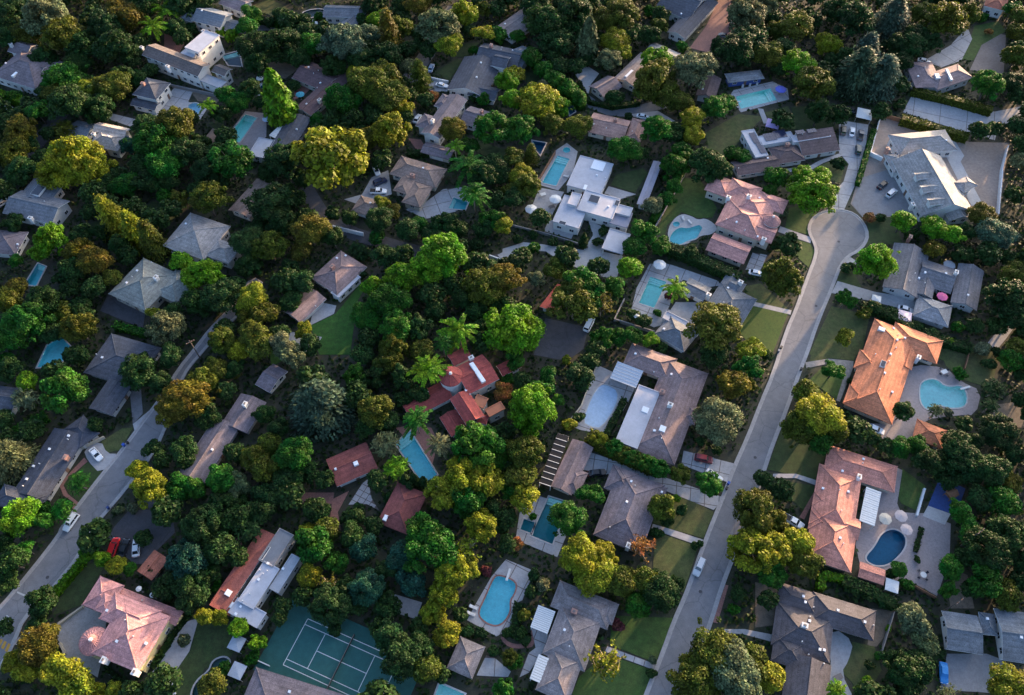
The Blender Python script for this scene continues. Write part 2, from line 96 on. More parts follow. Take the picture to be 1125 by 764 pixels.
 {'name':'mansion','label':'white Spanish style mansion with long brown roof and square tower','cat':'house','wall':'whitewash','roof':'tilebrown','at':(-115.88,120.23),'wings':[(-120.74,119.36,-0.486,25.86,7.31,'gab',0.0,6.2,0.42,'tilebrown'),(-112.43,127.35,-0.486,6.76,11.52,'flat',0.0,8.0,0.1,'whiteflat'),(-103.72,114.84,-0.486,5.85,4.63,'gab',0.0,5.2,0.4,'tilebrown'),(-116.56,123.88,-0.486,5.7,4.48,'flat',0.0,6.0,0.1,'whiteflat'),(-106.34,110.66,-0.486,8.9,3.97,'flat',0.0,3.6,0.1,'flatgrey')],'tur':[],'chim':[(-134.07,124.79,0),(-122.19,114.15,0),(-113.62,134.32,0)],'vent':[],'sky':[],'solar':[],'ang':-0.486},
 {'name':'house','label':'blue grey shingled house with white gable walls behind the Spanish mansion','cat':'house','wall':'whitewash','roof':'bluegrey','at':(-113.83,145.98),'wings':[(-113.51,146.22,-0.378,12.82,9.35,'gab',0.0,5,0.42,'bluegrey'),(-122.68,147.56,1.193,5.96,5.6,'hip',0.0,4.6,0.4,'bluegrey'),(-106.39,143.61,-0.378,4.89,7.09,'gab',0.0,3.0,0.36,'bluegrey')],'tur':[],'chim':[],'vent':[(-117.16,147.32)],'sky':[],'solar':[],'ang':-0.378},
 {'name':'house','label':'mauve roofed white house at the top edge of the frame','cat':'house','wall':'whitewash','roof':'mauvepink','at':(-106.95,157.07),'wings':[(-106.95,157.07,-0.51,10.7,7.95,'gab',0.0,4,0.36,'mauvepink')],'tur':[],'chim':[],'vent':[],'sky':[],'solar':[],'ang':-0.51},
 {'name':'house','label':'grey roofed white house beside a curved dark green pool','cat':'house','wall':'whitewash','roof':'greyshingle2','at':(-63.57,150.41),'wings':[(-65.4,151.8,-0.047,13.56,7.46,'gab',0.0,3.6,0.36,'greyshingle2'),(-60.56,148.12,1.066,10.72,5.73,'gab',0.0,2.8000000000000003,0.36,'greyshingle2')],'tur':[],'chim':[],'vent':[],'sky':[],'solar':[],'ang':-0.047},
 {'name':'house','label':'grey brown roofed house at the top edge beside two parked cars','cat':'house','wall':'white','roof':'taupeshingle','at':(3.65,146.94),'wings':[(3.65,146.94,0.853,21.61,9.82,'gab',0.0,2.8000000000000003,0.36,'taupeshingle')],'tur':[],'chim':[],'vent':[(-2.65,143.82)],'sky':[],'solar':[],'ang':0.853},
 {'name':'house','label':'big mauve shingled house with cross gables at the left edge','cat':'house','wall':'white','roof':'mauveshingle','at':(-174.19,118.4),'wings':[(-173.72,116.6,-0.4,19.99,15.88,'hip',0.0,4.4,0.4,'mauveshingle'),(-179.52,128.66,-0.4,8.57,7.96,'gab',0.0,4.4,0.4,'mauveshingle'),(-171.03,116.51,-0.4,8.83,7.73,'gab',0.0,4.6,0.4,'mauveshingle')],'tur':[],'chim':[(-183.24,128.09,0)],'vent':[(-182.64,119.2),(-173.65,105.67)],'sky':[(-176.45,112.13,1,3,0)],'solar':[],'ang':-0.4},
 {'name':'house','label':'tan roofed white house with gables behind the golden tree','cat':'house','wall':'whitewash','roof':'palegrey','at':(-138.56,83.42),'wings':[(-135.26,84.89,-0.277,12.13,4.37,'gab',0.0,4.4,0.4,'tanpale'),(-135.09,80.1,-0.277,11.05,7.63,'hip',0.0,4,0.4,'palegrey'),(-146.87,87.02,-0.277,7.65,7.36,'gab',0.0,2.6,0.3,'bluegrey')],'tur':[],'chim':[(-140.25,81.97,0)],'vent':[(-134.92,80.87),(-131.49,77.08)],'sky':[],'solar':[],'ang':-0.277},
 {'name':'house','label':'dark slate roofed white house with a pink chimney','cat':'house','wall':'whitewash','roof':'slate','at':(-126.96,103.31),'wings':[(-126.42,104.91,-0.306,9.56,9.4,'hip',0.0,5.2,0.42,'slate'),(-128.14,99.85,-0.306,9.89,4.2,'gab',0.0,2.8000000000000003,0.36,'slate')],'tur':[],'chim':[(-128.57,104.83,1)],'vent':[],'sky':[],'solar':[],'ang':-0.306},
 {'name':'house','label':'grey shingled house with white dormer at the left edge','cat':'house','wall':'white','roof':'greyshingle2','at':(-150.0,52.63),'wings':[(-149.61,50.15,-0.268,17.55,10.13,'gab',0.0,4,0.38,'greyshingle2'),(-150.74,57.31,1.303,8.57,10.96,'gab',0.0,3.6,0.36,'greyshingle2')],'tur':[],'chim':[(-149.05,44.46,0)],'vent':[(-144.17,57.72),(-146.6,51.05)],'sky':[(-150.05,55.64,3,4,1)],'solar':[],'ang':-0.268},
 {'name':'house','label':'mauve roofed house at the left edge above a teal pool','cat':'house','wall':'white','roof':'mauveshingle','at':(-154.74,36.68),'wings':[(-154.74,36.68,-0.099,9.41,9.19,'hip',0.0,2.8000000000000003,0.36,'mauveshingle')],'tur':[],'chim':[],'vent':[(-150.94,35.5),(-150.46,34.08),(-149.76,37.4)],'sky':[],'solar':[],'ang':-0.099},
 {'name':'house','label':'pale grey hip-roofed white house with clerestory windows','cat':'house','wall':'whitewash','roof':'palegrey','at':(-94.49,36.85),'wings':[(-96.5,38.14,-0.393,14.73,14.44,'hip',0.0,4.1,0.36,'palegrey'),(-87.35,32.29,-0.393,8.47,7.09,'hip',0.0,3.9,0.36,'palegrey')],'tur':[],'chim':[],'vent':[(-100.45,42.23),(-101.65,36.27)],'sky':[],'solar':[],'ang':-0.393},
 {'name':'house','label':'grey green hip-roofed house with beige wall and dark forecourt','cat':'house','wall':'cream','roof':'greengrey','at':(-105.29,19.6),'wings':[(-107.98,19.72,1.1,15.08,13.92,'hip',0.0,3.9,0.32,'greengrey'),(-98.64,19.3,1.1,10.07,8.45,'hip',0.0,3.6,0.36,'greengrey')],'tur':[],'chim':[(-103.93,20.39,0)],'vent':[(-110.89,24.0),(-111.68,21.59),(-112.71,19.39),(-107.77,27.61)],'sky':[],'solar':[],'ang':1.1},
 {'name':'house','label':'dark slate roofed house with white fascia left of the lane','cat':'house','wall':'palewall','roof':'slate','at':(-108.02,-8.75),'wings':[(-108.25,-17.72,1.264,9.48,7.2,'gab',0.0,2.8000000000000003,0.26,'slate'),(-107.95,-5.97,-0.307,16.15,13.64,'hip',0.0,2.8000000000000003,0.26,'slate')],'tur':[],'chim':[],'vent':[(-113.41,-5.64),(-115.66,-4.23)],'sky':[],'solar':[],'ang':1.264},
 {'name':'house','label':'slate blue roof at the far left edge behind bright shrubs','cat':'house','wall':'white','roof':'slate','at':(-136.32,-18.25),'wings':[(-136.32,-18.25,-0.148,7.32,7.31,'gab',0.0,2.8000000000000003,0.36,'slate')],'tur':[],'chim':[],'vent':[],'sky':[],'solar':[],'ang':-0.148},
 {'name':'house','label':'long dark blue grey roofed house behind a pale driveway with white car','cat':'house','wall':'palewall','roof':'darkslate','at':(-118.41,-37.94),'wings':[(-118.22,-37.17,1.309,18.57,9.4,'gab',0.0,2.8000000000000003,0.22,'darkslate'),(-112.92,-28.03,-0.748,7.98,5.88,'hip',0.0,2.8000000000000003,0.22,'darkslate'),(-122.84,-47.04,-0.262,12.04,5.46,'hip',0.0,2.8000000000000003,0.26,'darkslate')],'tur':[],'chim':[(-114.05,-36.11,1)],'vent':[(-115.35,-29.79),(-115.22,-30.83),(-119.24,-33.51),(-120.5,-37.63),(-122.52,-41.71),(-122.71,-43.66),(-121.98,-38.15)],'sky':[],'solar':[],'ang':1.309},
 {'name':'house','label':'long mauve brown roofed house hidden under dark trees','cat':'house','wall':'palewall','roof':'mauveshingle','at':(-75.75,-29.2),'wings':[(-78.37,-33.19,1.208,17.07,7.69,'gab',0.0,2.6,0.28,'mauveshingle'),(-71.37,-22.51,1.208,9.94,7.88,'gab',0.0,2.6,0.28,'mauveshingle')],'tur':[],'chim':[(-70.79,-20.99,0)],'vent':[(-77.29,-33.62)],'sky':[],'solar':[],'ang':1.208},
 {'name':'house','label':'dark mauve roof showing left of the spreading cedar','cat':'house','wall':'white','roof':'mauveshingle','at':(-65.86,-11.6),'wings':[(-65.86,-11.6,-0.53,5.17,7.75,'gab',0.0,2.6,0.3,'mauveshingle')],'tur':[],'chim':[],'vent':[],'sky':[],'solar':[],'ang':-0.53},
 {'name':'house','label':'brown hip roof among trees right of the small lawn','cat':'house','wall':'cream','roof':'tanshingle','at':(-82.66,55.25),'wings':[(-82.66,55.25,1.124,15.4,8.13,'gab',0.0,2.6,0.36,'tanshingle')],'tur':[],'chim':[],'vent':[],'sky':[],'solar':[],'ang':1.124},
 {'name':'shed','label':'red roofed shed under the leaning pine','cat':'shed','wall':'white','roof':'redtile','at':(12.67,15.51),'wings':[(12.67,15.51,0.989,10.0,4.64,'gab',0.0,2.4,0.3,'redtile')],'tur':[],'chim':[],'vent':[],'sky':[],'solar':[],'ang':0.989},
 {'name':'house','label':'pale blue grey roof corner left of the hedge row at top','cat':'house','wall':'white','roof':'bluegrey','at':(3.28,125.19),'wings':[(3.28,125.19,-0.571,6.69,12.82,'gab',0.0,2.6,0.36,'bluegrey')],'tur':[],'chim':[],'vent':[],'sky':[],'solar':[],'ang':-0.571},
]
SHEETS = [
 ('driveway','concrete',6,None,[(114.07,94.68),(123.87,92.26),(119.37,78.75),(113.31,64.98),(106.05,51.95),(102.41,52.77),(106.9,62.62),(109.0,64.98),(112.59,73.1),(110.51,78.75)]),
 ('yard','gravel',None,None,[(129.81,97.74),(136.04,92.86),(156.39,83.72),(169.87,83.37),(163.28,69.12),(155.38,50.63),(152.09,55.25),(147.11,51.65),(131.02,48.6),(121.44,49.61),(111.54,49.41),(109.1,55.25),(115.47,69.12),(121.39,78.75)]),
 ('driveway','asphalt_light',None,None,[(115.74,66.94),(127.11,71.33),(131.07,62.62),(131.16,49.11),(121.58,50.12),(111.54,49.41),(109.48,55.25)]),
 ('terrace','palepave',None,None,[(151.29,86.12),(152.44,77.03),(150.39,74.3),(151.17,60.76),(151.55,55.36),(147.77,54.42),(146.84,66.61),(146.22,77.37)]),
 ('court_yard','concrete',9,None,[(143.62,108.44),(169.97,98.98),(170.84,95.29),(165.21,84.54),(157.68,87.83),(137.61,98.73)]),
 ('driveway','concrete',7,None,[(175.29,147.04),(174.83,139.74),(166.86,127.05),(158.13,122.95),(153.15,127.05),(165.61,136.15)]),
 ('driveway','brownpave',None,None,[(184.87,144.1),(188.42,141.91),(179.91,119.32),(168.25,121.6),(177.3,136.15)]),
 ('driveway','concrete',None,None,[(169.97,98.98),(183.46,102.72),(180.62,94.68),(170.78,92.62)]),
 ('terrace','concrete',None,None,[(14.93,79.7),(18.72,83.2),(22.23,79.01),(20.1,68.84),(15.07,61.0),(8.07,63.91)]),
 ('terrace','concrete',None,None,[(8.98,62.29),(16.93,60.36),(11.93,48.48),(6.03,52.79)]),
 ('path','concrete',None,None,[(11.93,48.48),(19.97,43.95),(18.47,40.39),(9.99,43.65)]),
 ('terrace','concrete',None,None,[(31.65,62.93),(36.23,61.0),(40.32,59.4),(35.0,57.17),(30.03,59.72)]),
 ('driveway','palepave',None,None,[(24.23,48.1),(30.76,44.11),(27.61,35.38),(34.08,33.49),(31.65,25.16),(28.06,25.16),(16.04,30.68),(10.33,35.38),(3.71,35.86),(-2.88,31.61),(-2.91,36.34),(3.74,39.03),(8.91,38.26),(22.12,35.86),(25.4,41.95)]),
 ('terrace','concrete',5,None,[(42.02,30.38),(46.67,30.66),(49.85,29.54),(61.81,24.0),(62.62,22.09),(58.87,21.55),(51.43,24.27),(48.37,20.2),(45.92,13.32),(51.41,9.71),(43.23,7.67),(41.06,6.91),(34.28,10.74),(37.29,21.28)]),
 ('courtyard','concrete',None,None,[(48.33,15.94),(55.56,15.94),(55.65,13.32),(50.98,6.16),(46.28,12.8)]),
 ('lawn','lawn_dark',None,None,[(47.33,30.66),(49.28,28.42),(49.19,25.64),(45.55,26.2)]),
 ('pool_terrace','palepave',None,None,[(48.83,42.59),(49.23,44.23),(49.77,45.73),(50.47,47.11),(51.3,48.34),(52.29,49.44),(53.25,50.19),(54.18,50.58),(55.08,50.63),(55.97,50.32),(56.73,49.99),(57.38,49.63),(57.9,49.24),(58.31,48.83),(58.79,48.57),(59.36,48.48),(60.0,48.55),(60.71,48.78),(61.47,48.68),(62.27,48.27),(63.11,47.53),(63.99,46.48),(64.46,45.5),(64.5,44.59),(64.14,43.77),(63.35,43.02),(62.57,42.46),(61.78,42.09),(61.0,41.9),(60.2,41.9),(59.21,41.59),(58.01,40.97),(56.6,40.03),(54.99,38.78),(53.5,38.05),(52.16,37.83),(50.94,38.12),(49.85,38.93),(49.14,39.94),(48.8,41.16)]),
 ('driveway','concrete',2.2,None,[(74.12,34.9),(78.81,33.76),(75.1,27.56),(70.81,28.11)]),
 ('path','concrete',None,None,[(84.68,45.6),(93.51,40.97),(92.81,38.64),(83.51,43.32)]),
 ('path','concrete',None,None,[(69.16,16.69),(73.19,15.56),(81.98,12.96),(81.4,11.42),(72.93,14.0),(68.92,15.21)]),
 ('driveway','concrete',None,None,[(97.87,23.8),(107.98,19.77),(120.38,17.13),(117.38,12.62),(106.4,16.25),(95.11,19.33)]),
 ('path','concrete',None,None,[(101.33,32.74),(103.47,33.49),(105.7,31.14),(104.75,30.21),(101.99,30.86)]),
 ('driveway','concrete',3.6,None,[(20.02,-32.57),(29.12,-35.97),(42.18,-40.96),(54.04,-45.51),(50.59,-48.68),(39.45,-43.7),(32.45,-40.44),(17.28,-37.65)]),
 ('driveway','concrete',3.6,None,[(45.04,-32.23),(57.91,-35.97),(55.45,-41.29),(43.94,-36.31)]),
 ('pool_terrace','concrete',5,None,[(23.75,-5.77),(27.94,-8.11),(33.8,-13.48),(31.86,-17.22),(25.96,-27.71),(18.44,-26.29),(14.38,-24.51),(18.8,-18.7)]),
 ('pool_terrace','concrete',5,None,[(2.76,-43.44),(16.5,-48.24),(11.02,-60.75),(0.9,-56.39)]),
 ('path','concrete',None,None,[(34.98,-52.3),(40.13,-53.96),(47.01,-56.39),(46.1,-57.96),(39.94,-55.67),(34.57,-53.53)]),
 ('path','concrete',2.4,None,[(21.82,-81.44),(32.45,-85.32),(31.8,-86.54),(21.2,-82.69)]),
 ('path','concrete',None,None,[(49.07,-77.69),(53.76,-77.69),(60.68,-79.02),(60.01,-80.61),(53.3,-78.81),(48.95,-78.55)]),
 ('pool_terrace','concrete',4.2,None,[(-1.46,-61.28),(5.55,-64.22),(3.65,-67.97),(2.46,-71.06),(1.29,-71.64),(1.09,-74.86),(-1.39,-78.2),(-3.66,-79.37),(-10.59,-75.68),(-8.01,-71.06),(-4.99,-65.61)]),
 ('path','brick',None,None,[(-1.91,-79.53),(-1.06,-80.34),(0.03,-80.84),(1.35,-81.03),(2.62,-80.85),(3.85,-80.3),(4.43,-79.57),(4.35,-78.66),(4.5,-78.02),(4.89,-77.64),(5.16,-78.47),(5.31,-80.47),(4.64,-81.61),(3.13,-81.89),(1.63,-81.97),(0.12,-81.89),(-1.15,-81.34),(-2.19,-80.35),(-2.61,-79.67),(-2.42,-79.3)]),
 ('patio','concrete',4,None,[(-5.86,-83.45),(-3.98,-83.98),(-0.25,-86.94),(-0.98,-88.19),(-7.99,-87.85)]),
 ('patio','concrete',3.5,None,[(4.51,-77.46),(8.47,-78.93),(6.87,-82.91),(3.82,-87.15),(1.6,-88.19),(3.68,-83.09),(5.39,-81.84)]),
 ('pool_terrace','pinkpave',None,None,[(110.06,-8.65),(111.62,-6.62),(114.65,-5.89),(119.16,-6.43),(122.08,-7.83),(123.39,-10.07),(125.29,-11.95),(127.77,-13.47),(128.0,-16.11),(125.99,-19.89),(123.78,-21.77),(121.37,-21.77),(117.65,-22.13),(112.63,-22.86),(109.18,-24.61),(107.3,-27.38),(104.65,-28.97),(101.23,-29.39),(97.07,-29.3),(92.18,-28.71),(89.99,-27.29),(90.5,-25.06),(93.28,-24.08),(98.31,-24.37),(102.42,-22.13),(105.61,-17.36),(107.73,-13.65),(108.77,-10.99)]),
 ('pool_terrace','pinkpave',None,None,[(84.17,-57.48),(89.48,-47.61),(96.1,-40.5),(99.73,-37.18),(100.91,-37.85),(98.77,-43.12),(97.15,-46.97),(97.47,-49.19),(100.37,-49.5),(103.35,-49.5),(109.08,-52.3),(105.99,-61.63),(100.47,-70.1),(94.15,-65.97),(91.0,-67.11),(84.04,-62.91)]),
 ('play_mat','bluemat',None,'blue rubber play mat under the small climbing frame',[(110.08,-39.78),(115.66,-42.92),(111.06,-50.06),(104.8,-47.55)]),
 ('path','palepave',None,None,[(104.8,-47.55),(109.86,-49.69),(107.53,-52.55),(102.66,-50.25)]),
 ('path','stonepath',None,None,[(82.43,-4.98),(89.38,-3.79),(96.05,-4.58),(95.36,-6.94),(89.31,-17.59),(88.42,-17.22),(93.28,-7.33),(89.04,-5.37),(82.37,-6.94)]),
 ('path','concrete',None,None,[(67.34,-38.85),(73.18,-38.85),(79.57,-41.16),(78.58,-42.4),(72.95,-40.04),(66.95,-40.04)]),
 ('path','brick',None,None,[(50.85,-67.4),(51.55,-67.62),(47.72,-76.35),(46.64,-76.14)]),
 ('path','brick',None,None,[(77.99,-42.27),(78.66,-42.6),(72.87,-51.19),(71.8,-50.56)]),
 ('patio','concrete',None,None,[(75.48,-78.11),(77.38,-79.7),(77.81,-81.54),(76.78,-83.61),(75.69,-85.29),(74.55,-86.56),(74.42,-88.69),(75.34,-91.66),(74.21,-93.14),(71.06,-93.14),(70.15,-91.28),(71.49,-87.55),(72.18,-84.65),(72.23,-82.58),(72.82,-80.49),(73.97,-78.38)]),
 ('driveway','asphalt_light',None,None,[(99.03,-83.11),(107.97,-83.11),(110.61,-84.14),(112.71,-86.69),(110.94,-91.87),(104.26,-91.28),(95.15,-90.79)]),
 ('driveway','gravelpale',None,None,[(-114.27,-81.03),(-112.36,-77.75),(-106.08,-76.67),(-101.0,-72.32),(-94.49,-74.62),(-93.08,-83.63),(-92.86,-88.2),(-97.88,-85.68),(-102.01,-83.63),(-103.79,-80.5),(-107.53,-77.32),(-111.09,-81.55)]),
 ('terrace','concrete',None,None,[(-79.95,-77.32),(-72.96,-75.16),(-73.54,-82.59),(-76.67,-88.95),(-81.36,-88.3),(-79.54,-83.63),(-77.86,-81.55)]),
 ('driveway','asphalt_dark',None,None,[(-98.76,-53.23),(-96.23,-48.87),(-85.62,-48.24),(-83.29,-54.45),(-89.2,-62.51),(-91.55,-62.33),(-99.27,-56.27)]),
 ('driveway','concrete',None,None,[(-111.56,-31.23),(-109.66,-29.93),(-108.04,-30.24),(-106.7,-32.17),(-105.25,-33.15),(-103.67,-33.19),(-103.65,-34.67),(-105.19,-37.58),(-107.09,-38.08),(-109.36,-36.15),(-111.0,-34.36),(-112.02,-32.71)]),
 ('path','brick',None,None,[(-111.62,-34.28),(-114.94,-40.04),(-115.57,-42.23),(-113.86,-44.77),(-111.2,-46.32),(-110.16,-49.2),(-108.79,-47.1),(-112.88,-44.38),(-114.7,-42.03),(-114.14,-40.24),(-110.44,-35.39)]),
 ('driveway','concrete',None,None,[(-101.47,-24.51),(-97.86,-20.02),(-96.82,-21.63),(-100.55,-26.36)]),
 ('driveway','asphalt',None,None,[(-104.99,-14.23),(-102.1,-13.48),(-99.61,-21.27),(-101.47,-24.51)]),
 ('patio','concrete',None,None,[(-56.23,15.82),(-51.73,14.69),(-52.08,11.76),(-58.6,7.53),(-58.39,11.08)]),
 ('terrace','palepave',None,None,[(-63.79,5.37),(-54.49,3.55),(-56.54,-2.44),(-64.15,2.32)]),
 ('driveway','concrete',None,None,[(-48.72,59.22),(-46.36,66.94),(-41.14,70.23),(-39.06,59.43),(-49.03,54.73),(-54.29,57.12)]),
 ('pool_terrace','concrete',5,None,[(-34.31,52.67),(-27.63,56.08),(-22.51,61.55),(-14.38,62.83),(-13.4,55.77),(-18.23,51.65),(-27.2,48.6)]),
 ('driveway','palepave',None,None,[(-4.5,33.96),(2.86,38.45),(2.82,31.42),(-2.13,30.49)]),
 ('terrace','brick',None,None,[(-31.12,-25.58),(-27.36,-24.87),(-21.58,-25.58),(-19.48,-29.46),(-20.68,-36.31),(-23.65,-33.26),(-27.69,-29.11)]),
 ('path','concrete',1.6,None,[(-41.28,-47.29),(-38.38,-41.62),(-36.99,-40.31),(-35.57,-45.51),(-33.34,-48.81),(-36.62,-47.1)]),
 ('path','brick',None,None,[(-45.49,-45.83),(-41.52,-43.57),(-43.69,-49.31),(-42.31,-53.96),(-45.37,-53.96)]),
 ('pool_terrace','pinkpave',None,None,[(-93.93,99.23),(-86.17,97.99),(-84.37,86.3),(-89.75,78.53),(-98.95,84.3)]),
 ('terrace','concrete',5,None,[(-121.71,112.32),(-114.66,110.37),(-115.13,103.98),(-107.19,102.47),(-108.91,94.68),(-124.27,96.27),(-127.63,94.68)]),
 ('driveway','concrete',4,None,[(-140.59,97.99),(-129.45,94.32),(-130.06,90.21),(-141.04,95.05)]),
 ('courtyard','brick',None,None,[(-132.96,143.37),(-123.92,137.58),(-124.85,129.82),(-130.74,134.03)]),
 ('driveway','concrete',None,None,[(-31.2,116.92),(-23.7,114.28),(-22.64,109.72),(-29.49,109.72)]),
 ('driveway','palepave',None,None,[(21.01,125.0),(24.98,126.92),(31.88,119.58),(28.51,113.62),(27.34,107.8)]),
 ('pool_terrace','concrete',5,None,[(77.64,106.85),(79.72,110.35),(94.57,115.09),(99.32,111.13),(98.74,105.31),(80.46,98.49)]),
 ('driveway','brick',None,None,[(82.55,166.17),(86.82,166.17),(86.13,155.3),(87.29,144.83),(73.19,131.64),(66.84,134.45),(74.89,147.78)]),
 ('path','concrete',None,None,[(86.82,100.74),(88.64,100.37),(89.28,93.31),(87.59,92.79)]),
 ('driveway','concrete',None,None,[(41.03,97.5),(51.26,99.47),(56.96,94.07),(48.89,92.26)]),
 ('path','concrete',None,None,[(89.54,70.69),(98.9,71.89),(103.39,74.94),(110.64,78.16),(111.21,76.99),(104.07,73.58),(99.56,70.42),(89.72,69.09)]),
 ('terrace','brick',None,None,[(-78.93,104.12),(-74.75,107.19),(-72.71,111.09),(-76.28,114.25),(-79.35,110.3),(-76.43,101.08)]),
 ('pool_terrace','concrete',None,None,[(-93.77,112.66),(-88.05,115.84),(-85.97,106.42),(-89.31,104.88)]),
 ('driveway','brick',None,None,[(-35.71,85.54),(-31.22,84.83),(-28.98,80.27),(-32.38,79.92)]),
 ('yard','dirt',None,None,[(-115.54,109.72),(-102.75,107.8),(-105.26,103.35),(-111.87,104.61)]),
 ('yard','dirt',None,None,[(-91.34,126.09),(-84.36,126.64),(-78.42,122.28),(-83.18,116.26),(-91.23,120.26)]),
 ('yard','dirt',None,None,[(130.48,-18.7),(140.39,-17.22),(137.44,-25.58),(128.98,-25.23)]),
 ('yard','dirt',None,None,[(106.73,-63.96),(109.24,-65.11),(108.46,-72.98),(102.88,-72.98),(103.48,-69.09)]),
 ('yard','dirt',None,None,[(58.08,-66.83),(64.7,-67.96),(60.85,-76.78),(56.34,-77.32)]),
 ('yard','dirt',None,None,[(84.44,-72.98),(89.32,-73.53),(85.59,-79.45),(83.42,-81.55),(81.24,-81.55)]),
 ('terrace','asphalt_dark',None,None,[(-120.02,18.89),(-107.29,11.93),(-106.61,6.45),(-120.78,12.79)]),
 ('yard','asphalt_dark',None,None,[(9.75,10.23),(22.07,6.86),(20.33,-0.52),(15.45,-4.51),(6.09,-2.44)]),
 ('lawn','lawn',None,None,[(45.28,43.12),(55.89,66.94),(62.05,65.85),(65.76,53.18),(63.68,49.11),(59.13,49.11),(54.12,51.65),(48.96,46.1),(47.64,40.68)]),
 ('lawn','lawn_stripe',None,None,[(69.83,15.15),(80.64,11.66),(73.6,-2.33),(69.52,-2.33),(64.92,6.16)]),
 ('lawn','lawn_dry',None,None,[(69.7,21.82),(74.63,22.91),(81.01,13.58),(80.24,12.44),(69.77,16.89)]),
 ('lawn','lawn',None,None,[(86.0,44.61),(88.75,53.18),(95.28,55.25),(97.49,51.14),(94.11,47.6),(92.63,42.14)]),
 ('lawn','lawn',None,None,[(83.64,41.95),(92.77,38.45),(93.32,35.38),(90.3,28.82),(86.11,35.38),(80.97,35.38)]),
 ('lawn','lawn_dark',None,None,[(112.86,48.6),(121.44,49.61),(121.44,38.26),(114.04,38.26),(103.84,32.55),(109.32,37.1),(111.61,41.95)]),
 ('lawn','lawn_dark',None,None,[(98.95,28.64),(103.19,29.75),(104.64,20.66),(97.77,23.35)]),
 ('lawn','lawn_dry',None,None,[(94.05,14.51),(104.44,11.08),(98.77,-2.44),(83.95,-2.44)]),
 ('lawn','lawn_dry',None,None,[(83.28,-5.77),(85.73,0.62),(99.5,0.62),(96.1,-4.35),(89.42,-3.63)]),
 ('lawn','lawn',None,None,[(80.22,-12.72),(86.78,-6.55),(94.08,-7.33),(89.17,-17.37),(84.16,-12.72)]),
 ('lawn','lawn_dark',None,None,[(72.91,-23.8),(82.59,-32.23),(78.64,-40.64),(66.02,-37.65)]),
 ('lawn','lawn_dark',None,None,[(66.8,-40.17),(78.27,-42.4),(73.54,-49.31),(68.62,-43.57)]),
 ('lawn','lawn_dry',None,None,[(121.51,-3.0),(134.04,1.43),(138.66,-1.0),(131.87,-13.48),(124.28,-10.43),(121.58,-6.16)]),
 ('lawn','lawn',None,None,[(100.93,-37.32),(105.69,-42.27),(101.45,-48.81),(98.19,-46.91),(97.69,-44.22)]),
 ('lawn','lawn_dry',None,None,[(78.1,-80.5),(82.87,-81.55),(83.21,-86.69),(77.37,-93.14),(75.92,-89.2),(74.24,-87.2)]),
 ('lawn','lawn_dry',None,None,[(41.25,-43.9),(50.52,-49.19),(48.09,-53.96),(37.21,-53.65)]),
 ('lawn','lawn_dry',None,None,[(34.95,-49.5),(50.47,-49.5),(47.06,-55.97),(40.14,-53.84),(34.99,-52.18)]),
 ('lawn','lawn_dry',None,None,[(35.36,-54.45),(39.91,-55.97),(45.5,-58.08),(40.68,-69.37),(33.8,-64.54)]),
 ('lawn','lawn',None,None,[(23.38,-74.62),(37.89,-75.16),(32.48,-85.06),(22.39,-81.13)]),
 ('lawn','lawn',None,None,[(14.97,-88.2),(21.17,-83.11),(31.78,-86.69),(28.84,-93.14),(12.65,-93.14)]),
 ('lawn','lawn_vivid',None,None,[(-58.25,7.53),(-51.52,11.76),(-45.66,22.45),(-41.81,26.98),(-45.72,16.25),(-45.77,-2.44),(-54.52,-2.44)]),
 ('lawn','lawn_vivid',None,None,[(-69.18,0.62),(-64.55,1.43),(-64.36,-4.19),(-67.32,-6.55)]),
 ('lawn','lawn_dark',None,None,[(-119.41,51.14),(-116.11,56.29),(-105.41,53.18),(-108.8,44.9)]),
 ('lawn','lawn_dark',None,None,[(-135.83,44.9),(-130.73,48.1),(-126.38,41.95),(-132.64,41.65)]),
 ('lawn','lawn_dark',None,None,[(-114.89,-41.43),(-110.49,-35.6),(-106.35,-38.03),(-105.99,-39.32),(-108.84,-46.9),(-112.52,-44.38)]),
 ('lawn','lawn_dry',None,None,[(-108.62,-29.58),(-103.93,-25.74),(-101.1,-25.53),(-102.92,-32.09),(-106.08,-32.96)]),
 ('lawn','lawn_dark',None,None,[(-107.28,-74.62),(-104.72,-61.63),(-98.34,-62.8),(-101.22,-72.15)]),
 ('lawn','lawn_dark',None,None,[(-76.19,-88.7),(-72.85,-75.7),(-65.71,-76.78),(-62.06,-81.55),(-65.6,-85.68),(-69.26,-86.18),(-71.48,-93.14),(-74.63,-93.14)]),
 ('lawn','lawn_dark',None,None,[(96.62,90.45),(108.26,102.72),(114.2,95.29),(111.34,89.86)]),
 ('lawn','lawn',None,None,[(171.24,134.03),(178.28,147.78),(188.45,150.77),(189.3,144.54),(177.3,136.15),(171.28,127.05),(167.07,127.74)]),
 ('lawn','lawn_dry',None,None,[(66.55,88.07),(79.54,97.74),(88.12,96.51),(81.33,88.07),(77.32,83.37),(66.96,73.1)]),
 ('lawn','lawn_dark',None,None,[(1.79,120.93),(4.45,125.27),(11.47,115.6),(7.75,110.11)]),
 ('lawn','lawn_dark',None,None,[(34.39,68.18),(43.72,71.17),(45.04,68.84),(40.0,60.04),(32.41,63.58)]),
 ('lawn','lawn_dark',None,None,[(-27.93,120.93),(-20.33,128.02),(-18.05,126.37),(-23.14,115.33)]),
 ('lawn','lawn_dark',None,None,[(-20.63,136.15),(-12.57,137.58),(-15.47,128.85),(-21.25,129.13)]),
 ('lawn','lawn_dark',None,None,[(-14.66,85.71),(0.46,78.75),(-1.54,71.44),(-16.17,81.98)]),
